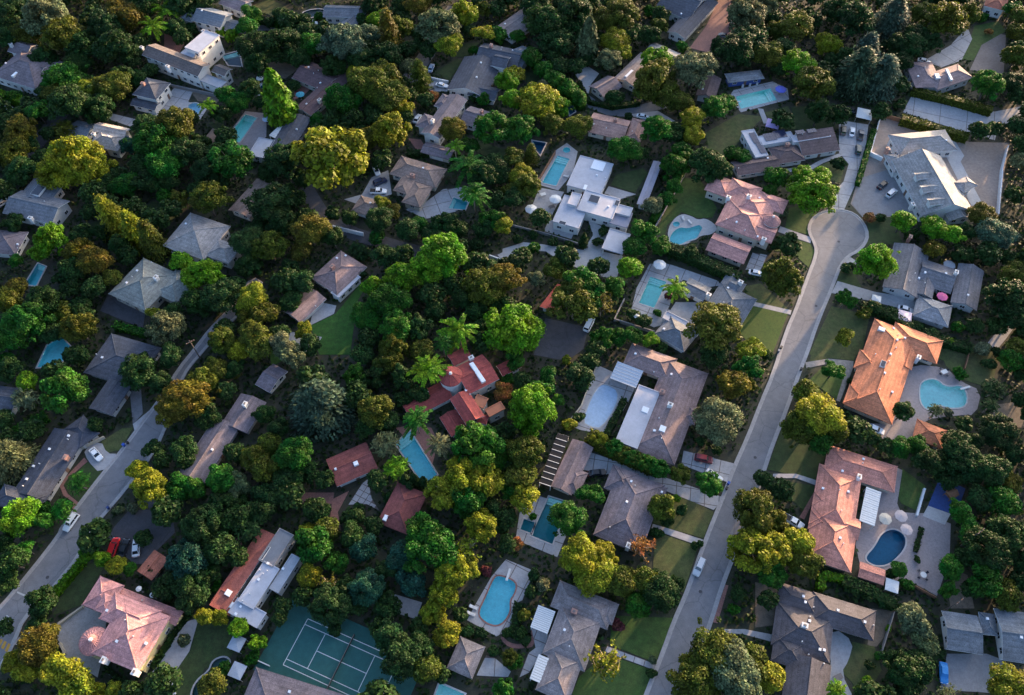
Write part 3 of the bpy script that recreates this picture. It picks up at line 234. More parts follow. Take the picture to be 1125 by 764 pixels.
 ('lawn','lawn_dry',None,None,[(-103.14,159.91),(-96.54,165.38),(-91.0,161.46),(-83.7,155.3),(-90.61,151.97)]),
 ('lawn','lawn_dark',None,None,[(-105.62,92.86),(-100.12,96.51),(-99.99,87.48)]),
 ('lawn','lawn_dry',None,None,[(113.78,-0.52),(122.62,1.91),(127.4,-2.44),(123.18,-5.3)]),
 ('lawn','lawn_dark',None,None,[(98.71,101.12),(114.5,103.4),(114.2,92.94),(98.31,88.59)]),
 ('lawn','lawn_dry',None,None,[(88.57,98.49),(97.83,101.88),(98.59,90.03),(92.6,90.03)]),
 ('lawn','lawn_dry',None,None,[(99.11,70.55),(111.03,76.65),(111.87,73.92),(107.84,64.61),(105.15,65.26)]),
]
POOLS = [
 ('swimming_pool','rectangular turquoise pool beside the slate wing at upper left','pool','turq',[(-93.62,97.5),(-89.28,95.66),(-93.07,83.37),(-97.96,85.47)]),
 ('swimming_pool','small rounded pale pool below the Spanish mansion','pool','pale',[(-114.31,102.7),(-113.77,103.11),(-113.22,103.36),(-112.65,103.44),(-112.08,103.35),(-111.49,103.1),(-111.0,102.67),(-110.58,102.08),(-110.26,101.31),(-110.02,100.38),(-109.95,99.51),(-110.03,98.7),(-110.29,97.96),(-110.7,97.29),(-111.11,96.87),(-111.52,96.72),(-111.92,96.82),(-112.32,97.19),(-112.76,97.73),(-113.23,98.47),(-113.74,99.37),(-114.29,100.46),(-114.57,101.38),(-114.58,102.12)]),
 ('swimming_pool','curved dark green pool by the white cars at top','pool','green',[(-82.42,154.51),(-81.32,156.57),(-79.17,157.87),(-75.96,158.41),(-74.04,158.03),(-73.41,156.72),(-74.05,155.42),(-75.98,154.13),(-77.92,153.03),(-79.88,152.12),(-81.39,152.12),(-82.44,153.03)]),
 ('swimming_pool','round blue pool half hidden behind the tall cypress','pool','deep',[(-86.8,109.91),(-86.74,108.29),(-87.1,107.0),(-87.81,106.28),(-88.72,106.28),(-89.67,107.0),(-90.47,108.29),(-90.95,109.91),(-91.03,111.55),(-90.68,112.86),(-89.97,113.6),(-89.04,113.6),(-88.08,112.86),(-87.28,111.55)]),
 ('swimming_pool','dark blue pool beside the Spanish mansion','pool','navy',[(-108.22,129.82),(-102.43,132.62),(-99.7,123.63),(-104.67,124.31)]),
 ('swimming_pool','long rectangular blue pool beside the modern flat-roofed house','pool','blue',[(15.33,77.08),(19.26,75.44),(14.43,63.06),(9.88,64.56)]),
 ('spa','round spa beside the modern house pool','spa','blue',[(19.76,79.7),(19.62,79.12),(19.24,78.65),(18.73,78.39),(18.16,78.39),(17.66,78.65),(17.33,79.12),(17.22,79.7),(17.37,80.29),(17.74,80.76),(18.26,81.03),(18.83,81.03),(19.33,80.76),(19.66,80.29)]),
 ('swimming_pool','wide turquoise pool in front of the blue pool house','pool','turq',[(79.96,106.85),(93.11,111.29),(94.3,104.93),(80.75,100.37)]),
 ('swimming_pool','free-form blue pool on the lawn of the pink-tiled mansion','pool','blue',[(49.72,41.72),(50.08,42.39),(50.49,43.0),(50.98,43.56),(51.54,44.07),(52.15,44.52),(52.73,44.81),(53.26,44.97),(53.74,44.97),(54.17,44.81),(54.63,44.74),(55.12,44.74),(55.62,44.81),(56.15,44.97),(56.68,45.14),(57.21,45.35),(57.75,45.58),(58.3,45.83),(58.77,45.93),(59.16,45.9),(59.48,45.72),(59.73,45.38),(59.84,45.02),(59.82,44.63),(59.67,44.21),(59.38,43.77),(59.09,43.26),(58.79,42.71),(58.49,42.09),(58.17,41.43),(57.75,40.88),(57.22,40.45),(56.58,40.14),(55.83,39.95),(55.12,39.69),(54.46,39.38),(53.85,39.0),(53.3,38.57),(52.68,38.29),(51.99,38.16),(51.24,38.2),(50.42,38.38),(49.8,38.66),(49.39,39.0),(49.19,39.44),(49.19,39.95),(49.28,40.5),(49.46,41.09)]),
 ('spa','round spa beside the free-form blue pool','spa','blue',[(53.04,46.39),(52.87,45.92),(52.53,45.54),(52.07,45.33),(51.58,45.33),(51.17,45.54),(50.9,45.92),(50.85,46.39),(51.01,46.86),(51.35,47.24),(51.82,47.45),(52.31,47.45),(52.72,47.24),(52.98,46.86)]),
 ('swimming_pool','rectangular turquoise pool with steps near the queen palm','pool','turq',[(41.77,25.37),(46.35,23.45),(41.74,13.85),(37.45,15.68)]),
 ('swimming_pool','long pool with rounded ends under a pale blue cover','pool','cover',[(24.75,-12.34),(25.8,-12.34),(27.03,-12.85),(28.44,-13.87),(28.89,-15.55),(28.41,-17.9),(27.09,-20.7),(24.95,-23.95),(23.25,-25.53),(21.98,-25.42),(20.73,-24.98),(19.5,-24.19),(19.62,-21.88),(21.11,-18.03),(22.45,-15.17),(23.63,-13.28)]),
 ('swimming_pool','free-form light turquoise pool of the orange-tiled house','pool','aqua',[(115.63,-10.67),(116.45,-10.57),(117.17,-10.68),(117.81,-11.0),(118.34,-11.51),(118.8,-12.24),(119.47,-12.72),(120.36,-12.95),(121.49,-12.95),(122.84,-12.7),(123.78,-12.94),(124.31,-13.66),(124.44,-14.86),(124.14,-16.55),(123.62,-17.86),(122.86,-18.79),(121.87,-19.34),(120.66,-19.53),(119.54,-19.57),(118.51,-19.48),(117.59,-19.25),(116.75,-18.88),(115.94,-18.74),(115.16,-18.84),(114.38,-19.16),(113.62,-19.71),(112.96,-19.96),(112.42,-19.91),(111.96,-19.57),(111.61,-18.93),(111.43,-18.12),(111.42,-17.14),(111.58,-15.99),(111.91,-14.68),(112.29,-13.58),(112.7,-12.69),(113.16,-12.0),(113.65,-11.53),(114.23,-11.14),(114.89,-10.86)]),
 ('swimming_pool','kidney shaped deep blue pool of the salmon-tiled house','pool','navy2',[(87.03,-59.67),(87.66,-59.15),(88.31,-58.53),(88.96,-57.82),(89.62,-57.01),(90.28,-56.11),(90.99,-55.36),(91.73,-54.75),(92.5,-54.3),(93.31,-53.99),(94.06,-53.86),(94.75,-53.89),(95.38,-54.1),(95.95,-54.49),(96.36,-54.92),(96.61,-55.41),(96.7,-55.96),(96.64,-56.58),(96.47,-57.18),(96.2,-57.78),(95.83,-58.38),(95.35,-58.97),(94.77,-59.58),(94.08,-60.2),(93.28,-60.85),(92.39,-61.52),(91.53,-62.04),(90.71,-62.42),(89.93,-62.66),(89.18,-62.76),(88.5,-62.77),(87.86,-62.7),(87.29,-62.54),(86.79,-62.29),(86.41,-62.02),(86.16,-61.7),(86.04,-61.37),(86.04,-61.0),(86.21,-60.6),(86.55,-60.15)]),
 ('swimming_pool','dark teal rectangular pool of the mauve-brown house','pool','teal',[(9.39,-45.19),(14.16,-46.78),(9.84,-57.48),(4.73,-55.3)]),
 ('spa','small square spa beside the dark teal pool','spa','teal',[(3.0,-51.06),(5.66,-51.99),(4.85,-54.75),(2.09,-53.72)]),
 ('swimming_pool','bright blue pool with brick coping and diving board','pool','sky',[(-1.6,-65.76),(-0.51,-66.17),(0.26,-66.65),(0.73,-67.2),(0.89,-67.81),(0.74,-68.5),(0.56,-69.11),(0.34,-69.64),(0.08,-70.1),(-0.21,-70.48),(-0.42,-70.94),(-0.54,-71.47),(-0.57,-72.06),(-0.53,-72.73),(-0.59,-73.39),(-0.79,-74.05),(-1.09,-74.71),(-1.52,-75.36),(-1.96,-75.89),(-2.41,-76.29),(-2.88,-76.56),(-3.35,-76.7),(-3.85,-76.75),(-4.38,-76.7),(-4.94,-76.56),(-5.51,-76.33),(-6.03,-76.03),(-6.52,-75.69),(-6.96,-75.28),(-7.35,-74.8),(-7.53,-74.22),(-7.5,-73.5),(-7.25,-72.68),(-6.78,-71.72),(-6.33,-70.75),(-5.89,-69.73),(-5.45,-68.69),(-5.03,-67.62),(-4.63,-66.76),(-4.28,-66.11),(-3.95,-65.68),(-3.66,-65.47),(-3.17,-65.41),(-2.48,-65.5)]),
 ('swimming_pool','small blue pool cut by the bottom edge','pool','aqua',[(-17.56,-93.63),(-16.19,-89.45),(-10.53,-91.68),(-12.01,-94.6)]),
 ('swimming_pool','slanting narrow blue pool of the red turret house','pool','sky',[(-30.76,-30.15),(-27.1,-26.72),(-19.3,-39.12),(-22.37,-42.14)]),
 ('swimming_pool','small teal corner pool of the tan house','pool','teal2',[(-18.86,57.85),(-14.17,55.77),(-15.06,52.57),(-20.36,53.18)]),
 ('swimming_pool','long bright blue pool at the left edge','pool','sky',[(-132.85,-6.68),(-132.37,0.62),(-129.44,3.74),(-125.44,0.0),(-126.83,-6.38)]),
 ('swimming_pool','narrow teal pool at the left edge','pool','teal2',[(-146.0,22.45),(-144.68,30.49),(-141.96,29.28),(-142.5,22.0)]),
 ('pond','curved garden pond with stone rim behind the pink villa','pond','green',[(-70.93,-90.96),(-70.78,-90.16),(-70.5,-89.43),(-70.11,-88.78),(-69.6,-88.2),(-68.97,-87.69),(-68.48,-87.17),(-68.12,-86.64),(-67.9,-86.08),(-67.82,-85.51),(-67.62,-85.02),(-67.29,-84.63),(-66.85,-84.32),(-66.28,-84.11),(-65.77,-83.99),(-65.3,-83.98),(-64.87,-84.07),(-64.5,-84.26),(-64.22,-84.49),(-64.05,-84.76),(-63.97,-85.06),(-64.0,-85.41),(-64.16,-85.69),(-64.46,-85.89),(-64.89,-86.02),(-65.45,-86.09),(-65.96,-86.29),(-66.41,-86.64),(-66.81,-87.12),(-67.15,-87.75),(-67.52,-88.44),(-67.94,-89.19),(-68.38,-90.0),(-68.87,-90.87),(-69.33,-91.52),(-69.76,-91.95),(-70.18,-92.17),(-70.58,-92.17),(-70.84,-91.97),(-70.95,-91.56)]),
 ('swimming_pool','small blue pool among dark trees at top centre','pool','deep',[(6.96,84.3),(11.58,83.14),(9.52,77.39),(7.32,80.82)]),
 ('swimming_pool','small dark pool below the hedge row at top','pool','deep',[(18.8,107.41),(20.31,106.77),(22.27,98.98),(20.27,97.13)]),
]
ROADS = [
 ('asphalt road ending in a round cul-de-sac',[(106.63,52.0),(108.37,51.29),(109.76,49.92),(110.79,47.91),(111.35,45.66),(111.42,43.19),(111.0,41.03),(110.06,39.18),(108.87,37.54),(107.43,36.1),(105.86,34.91),(104.17,33.96),(102.53,32.55),(100.94,30.69),(99.52,28.6),(98.29,26.31),(96.97,23.81),(95.55,21.12),(93.99,18.24),(92.28,15.18),(90.41,11.75),(88.4,7.94),(86.7,4.58),(85.31,1.67),(84.15,-0.69),(83.22,-2.49),(82.08,-4.67),(80.74,-7.22),(79.12,-10.4),(77.23,-14.21),(75.4,-17.85),(73.61,-21.34),(71.77,-24.85),(69.86,-28.38),(68.16,-31.69),(66.68,-34.77),(63.94,-40.54),(59.94,-49.0),(56.93,-55.03),(54.9,-58.65),(52.9,-62.33),(50.91,-66.08),(49.01,-69.96),(47.18,-73.97),(45.44,-77.62),(43.77,-80.94),(41.77,-84.91),(39.46,-89.55),(37.55,-93.27),(36.06,-96.07),(33.23,-97.47),(29.08,-97.47),(27.65,-96.07),(28.94,-93.27),(30.74,-89.68),(33.04,-85.3),(35.07,-81.26),(36.84,-77.55),(38.5,-74.33),(40.08,-71.58),(41.52,-68.86),(42.84,-66.17),(44.09,-63.58),(45.27,-61.1),(46.85,-57.89),(48.84,-53.96),(50.86,-50.08),(52.89,-46.26),(54.79,-42.54),(56.55,-38.93),(58.72,-34.85),(61.3,-30.32),(63.78,-25.72),(66.15,-21.04),(68.75,-16.09),(71.56,-10.87),(74.48,-4.79),(77.53,2.15),(80.12,7.52),(82.22,11.32),(84.02,14.75),(85.5,17.8),(87.14,21.13),(88.93,24.72),(90.53,27.91),(91.94,30.69),(92.98,33.02),(93.67,34.91),(93.98,36.7),(93.92,38.38),(93.75,39.9),(93.47,41.27),(93.36,42.74),(93.42,44.31),(93.91,45.98),(94.84,47.73),(96.07,49.23),(97.63,50.51),(99.39,51.5),(101.38,52.21),(103.22,52.52),(104.91,52.41)]),
 ('asphalt side road climbing from the lower left corner',[(-123.32,-77.83),(-121.17,-74.6),(-118.99,-70.8),(-116.8,-66.43),(-114.69,-61.95),(-112.67,-57.36),(-111.65,-54.62),(-111.63,-53.73),(-111.02,-51.82),(-109.82,-48.89),(-108.31,-45.31),(-106.49,-41.09),(-104.69,-37.12),(-102.92,-33.4),(-101.27,-29.61),(-99.73,-25.73),(-98.56,-22.86),(-97.75,-20.96),(-96.74,-18.48),(-95.53,-15.39),(-94.55,-12.32),(-93.78,-9.25),(-92.43,-5.63),(-90.5,-1.46),(-88.96,1.97),(-87.82,4.68),(-86.47,7.29),(-84.9,9.82),(-83.38,12.7),(-81.9,15.94),(-80.44,19.46),(-78.99,23.26),(-77.29,24.48),(-75.34,23.13),(-75.2,20.36),(-76.87,16.17),(-78.56,13.01),(-80.25,10.88),(-82.15,8.14),(-84.24,4.81),(-85.9,2.0),(-87.13,-0.26),(-88.45,-2.79),(-89.86,-5.55),(-90.79,-7.81),(-91.23,-9.56),(-91.55,-12.13),(-91.76,-15.52),(-92.0,-19.04),(-92.28,-22.69),(-92.72,-26.52),(-93.34,-30.56),(-94.83,-35.16),(-97.21,-40.33),(-99.79,-45.51),(-102.56,-50.7),(-104.19,-54.93),(-104.7,-58.22),(-106.11,-62.17),(-108.42,-66.78),(-110.63,-70.61),(-112.72,-73.64),(-113.87,-76.5),(-114.07,-79.16),(-114.36,-81.54),(-114.73,-83.61),(-115.76,-86.77),(-117.45,-91.02),(-119.82,-89.72),(-122.87,-82.87)]),
]
LANES = [
 ('asphalt_dark',[(-65.63,63.89),(-57.96,50.79),(-48.14,44.59),(-33.08,38.9),(-21.23,35.71),(-11.47,32.71),(-1.93,34.81),(-0.9,29.91),(-11.7,27.71),(-22.59,30.89),(-34.65,34.15),(-50.32,40.09),(-61.65,47.42),(-69.93,61.35)]),
 ('asphalt',[(-38.05,92.01),(-41.82,104.99),(-40.17,117.71),(-34.81,131.22),(-29.43,148.7),(-25.3,160.88),(-19.61,158.95),(-23.72,146.87),(-29.14,129.26),(-34.38,116.13),(-35.85,105.51),(-32.3,93.71)]),
 ('asphalt',[(11.63,127.71),(18.34,118.35),(25.7,109.94),(30.29,104.45),(35.22,101.39),(40.76,100.64),(47.29,103.38),(56.1,106.17),(57.49,101.79),(48.84,99.05),(41.43,96.08),(33.68,97.06),(27.25,100.99),(22.22,106.94),(14.73,115.49),(7.89,125.03)]),
 ('asphalt',[(-105.08,149.73),(-93.63,152.02),(-81.65,149.01),(-69.35,147.6),(-60.12,149.44),(-58.78,142.57),(-69.22,140.6),(-82.9,142.12),(-93.86,145.03),(-103.65,142.88)]),
 ('asphalt_dark',[(-168.88,73.04),(-165.53,81.99),(-162.9,91.14),(-161.44,99.5),(-155.53,98.46),(-157.06,89.77),(-159.83,80.11),(-163.27,70.94)]),
 ('concrete',[(134.24,0.08),(139.22,4.93),(147.89,14.17),(150.07,12.11),(141.37,2.84),(136.33,-2.07)]),
 ('brick',[(-56.69,-44.01),(-45.22,-44.01),(-45.22,-47.01),(-56.69,-47.01)]),
 ('brick',[(-74.13,-57.71),(-69.71,-56.51),(-66.37,-55.61),(-65.85,-57.54),(-69.19,-58.44),(-73.61,-59.64)]),
 ('concrete',[(-28.59,-69.41),(-21.15,-71.61),(-22.29,-75.45),(-29.73,-73.24)]),
 ('asphalt_dark',[(-92.87,-43.87),(-86.61,-46.32),(-85.65,-45.28),(-83.85,-48.28),(-87.11,-49.78),(-94.12,-47.14)]),
]
MARKINGS = [
 ('white',[(-118.98,-75.81),(-117.88,-74.51),(-116.51,-75.27),(-117.45,-77.05)]),
 ('white',[(-117.3,-68.98),(-114.71,-69.99),(-114.75,-70.38),(-117.34,-69.37)]),
 ('yellow',[(-117.56,-79.87),(-116.83,-80.08),(-117.09,-81.55),(-117.81,-81.34)]),
 ('yellow',[(-116.43,-80.29),(-115.8,-80.55),(-116.0,-82.17),(-116.76,-81.86)]),
 ('yellow',[(-115.38,-80.82),(-114.74,-81.08),(-114.91,-82.8),(-115.62,-82.49)]),
]
HEDGES = [
 ([(142.51,108.06),(155.39,102.98),(167.32,97.15)],2.4,3.0,'O','hedge behind the pale parking court'),
 ([(134.6,92.95),(144.73,88.16),(154.78,83.82)],2.6,3.2,'O','hedge along the top of the gravel yard'),
 ([(124.4,88.24),(119.27,77.22),(112.84,62.91)],1.6,1.8,'G','hedge along the dormered mansion drive'),
 ([(44.58,36.76),(54.17,31.58),(60.82,27.43),(67.69,23.35)],3,3.6,'D','hedge between the pink-tiled mansion and the turquoise pool'),
 ([(4.87,127.36),(14.63,115.24),(24.62,99.91)],3.2,3.6,'G','hedge at top centre beside the pale drive'),
 ([(19.94,-29.11),(25.3,-32.75),(31.21,-35.78),(37.35,-38.57)],3.4,4,'O','hedge between the brown house and the slab driveway'),
 ([(102.04,13.0),(107.85,11.3),(114.65,5.85),(121.51,1.35),(129.4,-1.46)],2.6,2.6,'D','hedge above the orange-tiled house'),
 ([(-108.02,-70.43),(-103.27,-61.91)],1.8,2.2,'B','hedge along the side road'),
 ([(-182.35,106.14),(-174.53,102.98),(-167.43,99.25)],3,3,'B','hedge below the big mauve house'),
 ([(72.75,-68.99),(73.88,-65.49),(78.69,-66.29)],1.8,2,'B','square-cut hedge above the dark grey house'),
 ([(78.39,-66.88),(83.97,-69.41),(89.25,-72.71)],2.6,2.6,'D','hedge between the salmon-tiled and dark grey houses'),
 ([(24.12,113.99),(27.41,103.08),(35.22,100.2),(45.03,102.2)],1.3,1.6,'D','curved hedge around the small gabled house'),
 ([(-101.04,150.91),(-89.39,147.04),(-75.82,147.93)],2.2,2.2,'G','hedge along the drive at the top'),
 ([(-131.05,-27.71),(-124.48,-22.74)],2.6,2.6,'G','hedge behind the long dark house'),
 ([(30.55,-17.26),(24.51,-28.97)],1.8,1.4,'D','hedge beside the covered pool'),
 ([(-114.18,6.65),(-104.45,3.85)],2.2,2.2,'G','hedge below the dark forecourt at left'),
 ([(55.58,67.18),(49.76,56.54),(44.19,46.37)],2.2,2.4,'G','hedge between the modern house and the lawn'),
 ([(-35.08,76.88),(-25.5,76.88),(-18.23,74.63)],2,2.2,'D','hedge above the tan hip-roofed house'),
 ([(46.04,-4.89),(51.7,-7.63)],1.6,1.4,'D','hedge above the broad brown house'),
 ([(1.67,-71.86),(0.51,-78.39),(3.88,-80.93)],2.2,1.0,'D','hedge curving round the bed by the brick path'),
 ([(-91.73,-85.77),(-87.63,-89.04),(-82.07,-90.03),(-78.13,-88.79)],1.0,0.6,'D','hedge beside the white stepping stones'),
 ([(101.33,-53.49),(98.19,-59.51)],1.0,0.9,'D','hedge beside the outdoor kitchen'),
 ([(-75.01,-74.2),(-77.9,-79.07),(-79.74,-83.79),(-80.76,-86.26)],1.2,1.2,'D','hedge under the villa windows'),
]
WALLS = [
 ([(129.07,96.62),(134.94,93.69)],0.25,1.6,'wood','orange wooden fence at the top of the gravel yard'),
 ([(128.57,95.63),(120.57,77.26)],0.3,1.4,'white','white wall along the left of the gravel yard'),
 ([(120.11,77.62),(123.81,74.57)],0.5,1.6,'white','short white wall beside the porte-cochere'),
 ([(167.47,80.03),(162.3,70.14),(154.01,49.28)],0.3,1.8,'white','long white fence at the right of the gravel yard'),
 ([(104.83,-43.31),(100.92,-50.41)],0.5,0.9,'white','white bench wall beside the small lawn'),
 ([(29.69,9.22),(33.16,16.67)],0.3,1.2,'grey','grey wall left of the rectangular pool'),
 ([(29.67,9.15),(40.96,4.73)],0.3,1.3,'grey','grey wall below the rectangular pool'),
 ([(-100.44,-72.7),(-104.75,-76.76),(-107.69,-77.03)],0.3,1.0,'cream','cream wall left of the villa forecourt'),
 ([(-103.16,-80.99),(-101.36,-83.32)],0.4,1.0,'cream','curved cream wall end by the villa drive'),
 ([(-58.23,45.16),(-46.28,41.53)],0.35,1.6,'white','white wall along the dark lane'),
 ([(-6.86,32.8),(-1.25,30.28)],0.4,1.4,'white','white gate wall at the lane end'),
 ([(88.82,-74.19),(82.92,-84.45)],0.15,1.5,'grey','grey fence right of the dark grey house'),
 ([(95.63,-68.03),(99.77,-70.66)],0.2,1.2,'wood','brown fence below the paved terrace'),
 ([(-1.47,46.0),(11.18,41.76),(23.55,36.64)],0.3,1.0,'grey','grey retaining wall below the modern house'),
 ([(14.54,77.64),(7.42,61.94)],0.2,1.8,'wood','brown wooden fence left of the long blue pool'),
 ([(56.75,66.86),(44.75,44.09)],0.15,1.7,'grey','thin grey fence between hedge and lawn'),
 ([(-113.21,-32.12),(-107.64,-28.66)],0.35,1.2,'cream','pale wall beside the driveway with white car'),
 ([(129.57,-1.03),(125.95,-7.74)],0.15,1.3,'wood','thin brown fence right of the orange-tiled house lawn'),
 ([(-58.02,-84.45),(-54.56,-85.87)],0.2,1.0,'white','white parapet left of the tennis court'),
 ([(23.61,-6.35),(18.68,-19.36),(14.27,-25.49)],0.2,1.2,'cream','pale wall left of the covered pool'),
 ([(-138.58,116.47),(-122.39,111.88),(-103.26,106.09)],0.3,1.4,'grey','grey wall below the Spanish mansion'),
 ([(-29.34,116.31),(-23.03,114.34)],0.4,1.0,'white','low white wall beside the small lawn at top'),
 ([(-11.57,134.79),(-23.0,109.78)],0.4,1.0,'cream','pale wall left of the slate house'),
]
CARS = [
 (44.97,-63.34,-2.087,'suv','silver','silver white wagon parked at the kerb of the main road'),
 (49.83,-34.99,-0.221,'suv','maroon','maroon sport utility parked on the upper slab driveway'),
 (21.89,-38.88,0.133,'sedan','black','black car parked beside the garage with the slatted lean-to'),
 (51.84,-39.67,-0.674,'sedan','white','white car half hidden behind clipped tree on driveway'),
 (73.69,26.35,-0.259,'sedan','white','white car on the latticed drive of the pink-tiled mansion'),
 (22.25,7.49,1.136,'van','white','white van parked under the leaning pine'),
 (121.1,62.91,0.731,'sedan','black','black car parked in front of the dormered mansion'),
 (123.01,59.2,0.723,'suv','silver','white sport utility parked beside the black car at the mansion'),
 (115.15,12.82,-0.389,'sedan','silver','silver car beside the grey courtyard ranch house'),
 (114.1,88.73,1.283,'suv','olive','olive grey sport utility, leftmost in the drive row'),
 (116.97,88.02,1.246,'sedan','white','white car in the middle of the drive row'),
 (119.53,86.37,1.241,'pickup','grey','grey pickup at the right of the drive row'),
 (117.03,79.28,1.289,'suv','teal','dark teal sport utility below the drive row'),
 (152.28,125.86,-0.412,'sedan','white','white car beside the mauve house behind the hedge'),
 (119.25,98.54,-0.384,'suv','black','dark sport utility under the trees above the drive row'),
 (96.56,-26.35,-0.466,'sedan','white','white car parked below the orange-tiled house'),
 (69.8,-51.98,-0.593,'pickup','white','white pickup by the salmon-tiled house under yellow tree'),
 (-108.47,-33.63,-0.749,'sedan','white','white car on the pale driveway of the long dark house'),
 (-109.34,-52.17,-1.943,'suv','white','white sport utility parked on the side road'),
 (-97.05,-58.47,1.502,'suv','red','red car in the dark drive above the villa'),
 (-94.55,-58.7,1.495,'sedan','black','black car between the red and white cars'),
 (-91.55,-58.64,1.776,'sedan','white','white car beside the small terracotta shed'),
 (96.7,-87.35,-1.809,'sedan','bluecover','car under a blue cover on the asphalt forecourt'),
 (-77.42,148.12,0.082,'van','white','white van on the drive at the top'),
 (-70.87,144.87,-0.157,'sedan','white','white car right of the van at the top'),
 (-29.67,121.93,1.385,'sedan','paleblue','pale blue car on the lane by the lawn at top'),
 (-25.27,112.24,-0.291,'sedan','white','white car in front of the large slate house'),
 (-44.92,69.52,-1.201,'sedan','white','white car, upper of three by the tan garage'),
 (-43.18,64.3,0.526,'suv','navy','dark blue car, middle of three by the tan garage'),
 (-43.41,59.93,0.0,'pickup','white','white pickup, lowest of three by the tan garage'),
 (-8.79,157.5,1.149,'sedan','navy','dark blue car at the top edge'),
 (-5.99,156.89,1.144,'suv','white','white sport utility at the top edge'),
 (-32.97,94.62,1.199,'sedan','white','white car under trees by the mauve gabled house'),
 (84.36,147.83,1.229,'sedan','navy','dark blue car on the red brick drive'),
 (80.59,140.79,-0.286,'sedan','grey','dark grey car on the red brick drive'),
 (45.76,95.59,-0.293,'sedan','white','white car at the end of the curved drive'),
 (-163.43,55.12,0.92,'sedan','silver','silver car at the left edge'),
 (-177.63,100.27,-0.4,'sedan','white','white car at the left edge below the mauve house'),
]
PARASOLS = [
 (6.07,50.86,2.0,'white','white round parasol at the left of the modern house terrace'),
 (13.89,55.16,2.0,'white','white round parasol over a table beside the modern house'),
 (44.52,28.37,2.0,'white','white round parasol above the rectangular turquoise pool'),
 (35.86,9.23,0.9,'white','small white parasol below the rectangular pool, left one'),
 (39.58,7.89,0.9,'white','small white parasol below the rectangular pool, right one'),
 (92.04,-51.84,1.6,'cream','cream parasol nearest the slatted patio cover'),
 (96.14,-51.13,1.6,'creampink','pinkish cream parasol, topmost by the kidney pool'),
 (96.52,-54.6,1.5,'creampink','cream parasol at the right end of the kidney pool'),
 (126.15,16.34,1.6,'pink','pink parasol in the courtyard of the grey ranch house'),
 (131.82,28.22,1.8,'grey','grey parasol behind the grey ranch house'),
 (95.73,108.2,2.0,'bluev','blue parasol right of the pool-house pool'),
 (-75.05,105.31,1.6,'tealv','teal parasol beside the maroon-roofed house'),
 (-84.8,92.59,1.5,'paleblue','pale blue parasol beside the upper left pool'),
 (-87.51,-69.14,0.7,'white','small white parasol above the pink villa, left one'),
 (-83.93,-70.52,0.7,'white','small white parasol above the pink villa, right one'),
 (-90.68,114.27,1.5,'white','white parasol by the round pool at upper left'),
]
COVERS = [
 (88.93,-48.76,-0.413,3.49,9.71,2.8,'white','white slatted patio cover of the salmon-tiled house',16),
 (7.1,-76.14,-0.372,3.99,5.4,2.7,'white','upper white slatted patio cover of the grey house',12),
 (6.35,-86.91,-0.394,2.82,5.6,2.7,'white','lower white slatted patio cover of the grey house',10),
 (10.87,-36.07,-0.35,3.07,14.88,3.0,'blackglass','black glazed lean-to with white bars beside the garage',9),
 (-79.79,85.83,-0.53,2.5,5.76,2.7,'white','small white slatted cover beside the slate wing',8),
 (31.47,-10.61,-0.437,7.53,6.01,2.8,'blueglass','pale glass pergola beside the covered pool',6),
]
GAZEBOS = [
 (89.71,90.24,2.2,'purple','purple square gazebo on the lawn above the solar panel roof'),
 (113.28,9.3,1.9,'pinkwhite','pinkish white canopy tent beside the ranch garage'),
 (89.46,-68.3,1.5,'white','white garden shed roof below the salmon-tiled house'),
 (-61.1,-87.17,1.6,'greyc','grey canopy beside the garden pond'),
 (-62.36,-81.32,1.6,'greyc','grey shade sail above the garden pond'),
 (122.44,95.32,2.6,'white','white canopy under trees above the drive row'),
 (106.67,15.54,1.3,'white','white canvas cover on the ranch house drive'),
 (-100.53,83.89,3.2,'brownc','brown roofed garden shelter beside the turquoise pool'),
]
LOUNGERS = [
 (54.32,48.64,-1.521,'left of two white loungers by the free-form pool'),
 (56.2,47.18,-1.22,'right of two white loungers by the free-form pool'),
 (-9.04,-72.77,2.777,'upper of two white loungers by the brick-coped pool'),
 (-9.54,-74.28,2.779,'lower of two white loungers by the brick-coped pool'),
 (17.86,67.11,-0.4,'white lounger beside the long blue pool'),
 (83.31,112.37,-1.9,'left white lounger before the blue pool house'),
 (86.02,113.0,-1.904,'middle white lounger before the blue pool house'),
 (88.75,113.79,-1.908,'right white lounger before the blue pool house'),
]
BOARDS = [
 (-0.85,-65.05,-1.862,'white diving board of the brick-coped pool'),
 (124.57,-13.53,-2.873,'white diving board of the light turquoise pool'),
 (79.66,103.33,0.244,'white diving board of the pool-house pool'),
]
TABLES = [
 (98.35,-65.26,'round white table with chairs on the lower terrace'),
 (120.14,-8.51,'white table with dark chairs beside the turquoise pool'),
 (10.06,58.72,'pale outdoor sofa table on the modern house terrace'),
 (12.72,53.38,'square dark table on the modern house terrace'),
 (72.97,-88.22,'square dark fire table on the curved patio'),
]
BINS = [
 (55.28,-41.7,'blue','blue bin at the end of the slab driveway'),
 (54.58,-43.14,'black','black bin at the end of the slab driveway'),
 (75.4,-1.64,'bluegrey','grey bin at the kerb by the striped lawn'),
 (76.29,-0.44,'black','black bin at the kerb by the striped lawn'),
 (-101.98,-30.95,'blue','blue bin at the side road kerb'),
 (-101.22,-30.26,'black','black bin at the side road kerb'),
 (-101.24,-48.38,'navyb','dark blue bin opposite the white sport utility'),
 (80.55,-7.64,'black','black bin right of the main road'),
]
COURT = (-38.62, -84.94, -0.389)
POLES = [
 (109.89,-57.85,11,'brown utility pole beside the paved terrace at right'),
 (-87.49,-4.19,10,'brown utility pole at the upper end of the side road'),
 (101.04,-73.53,9,'brown utility pole above the blue-grey house'),
]
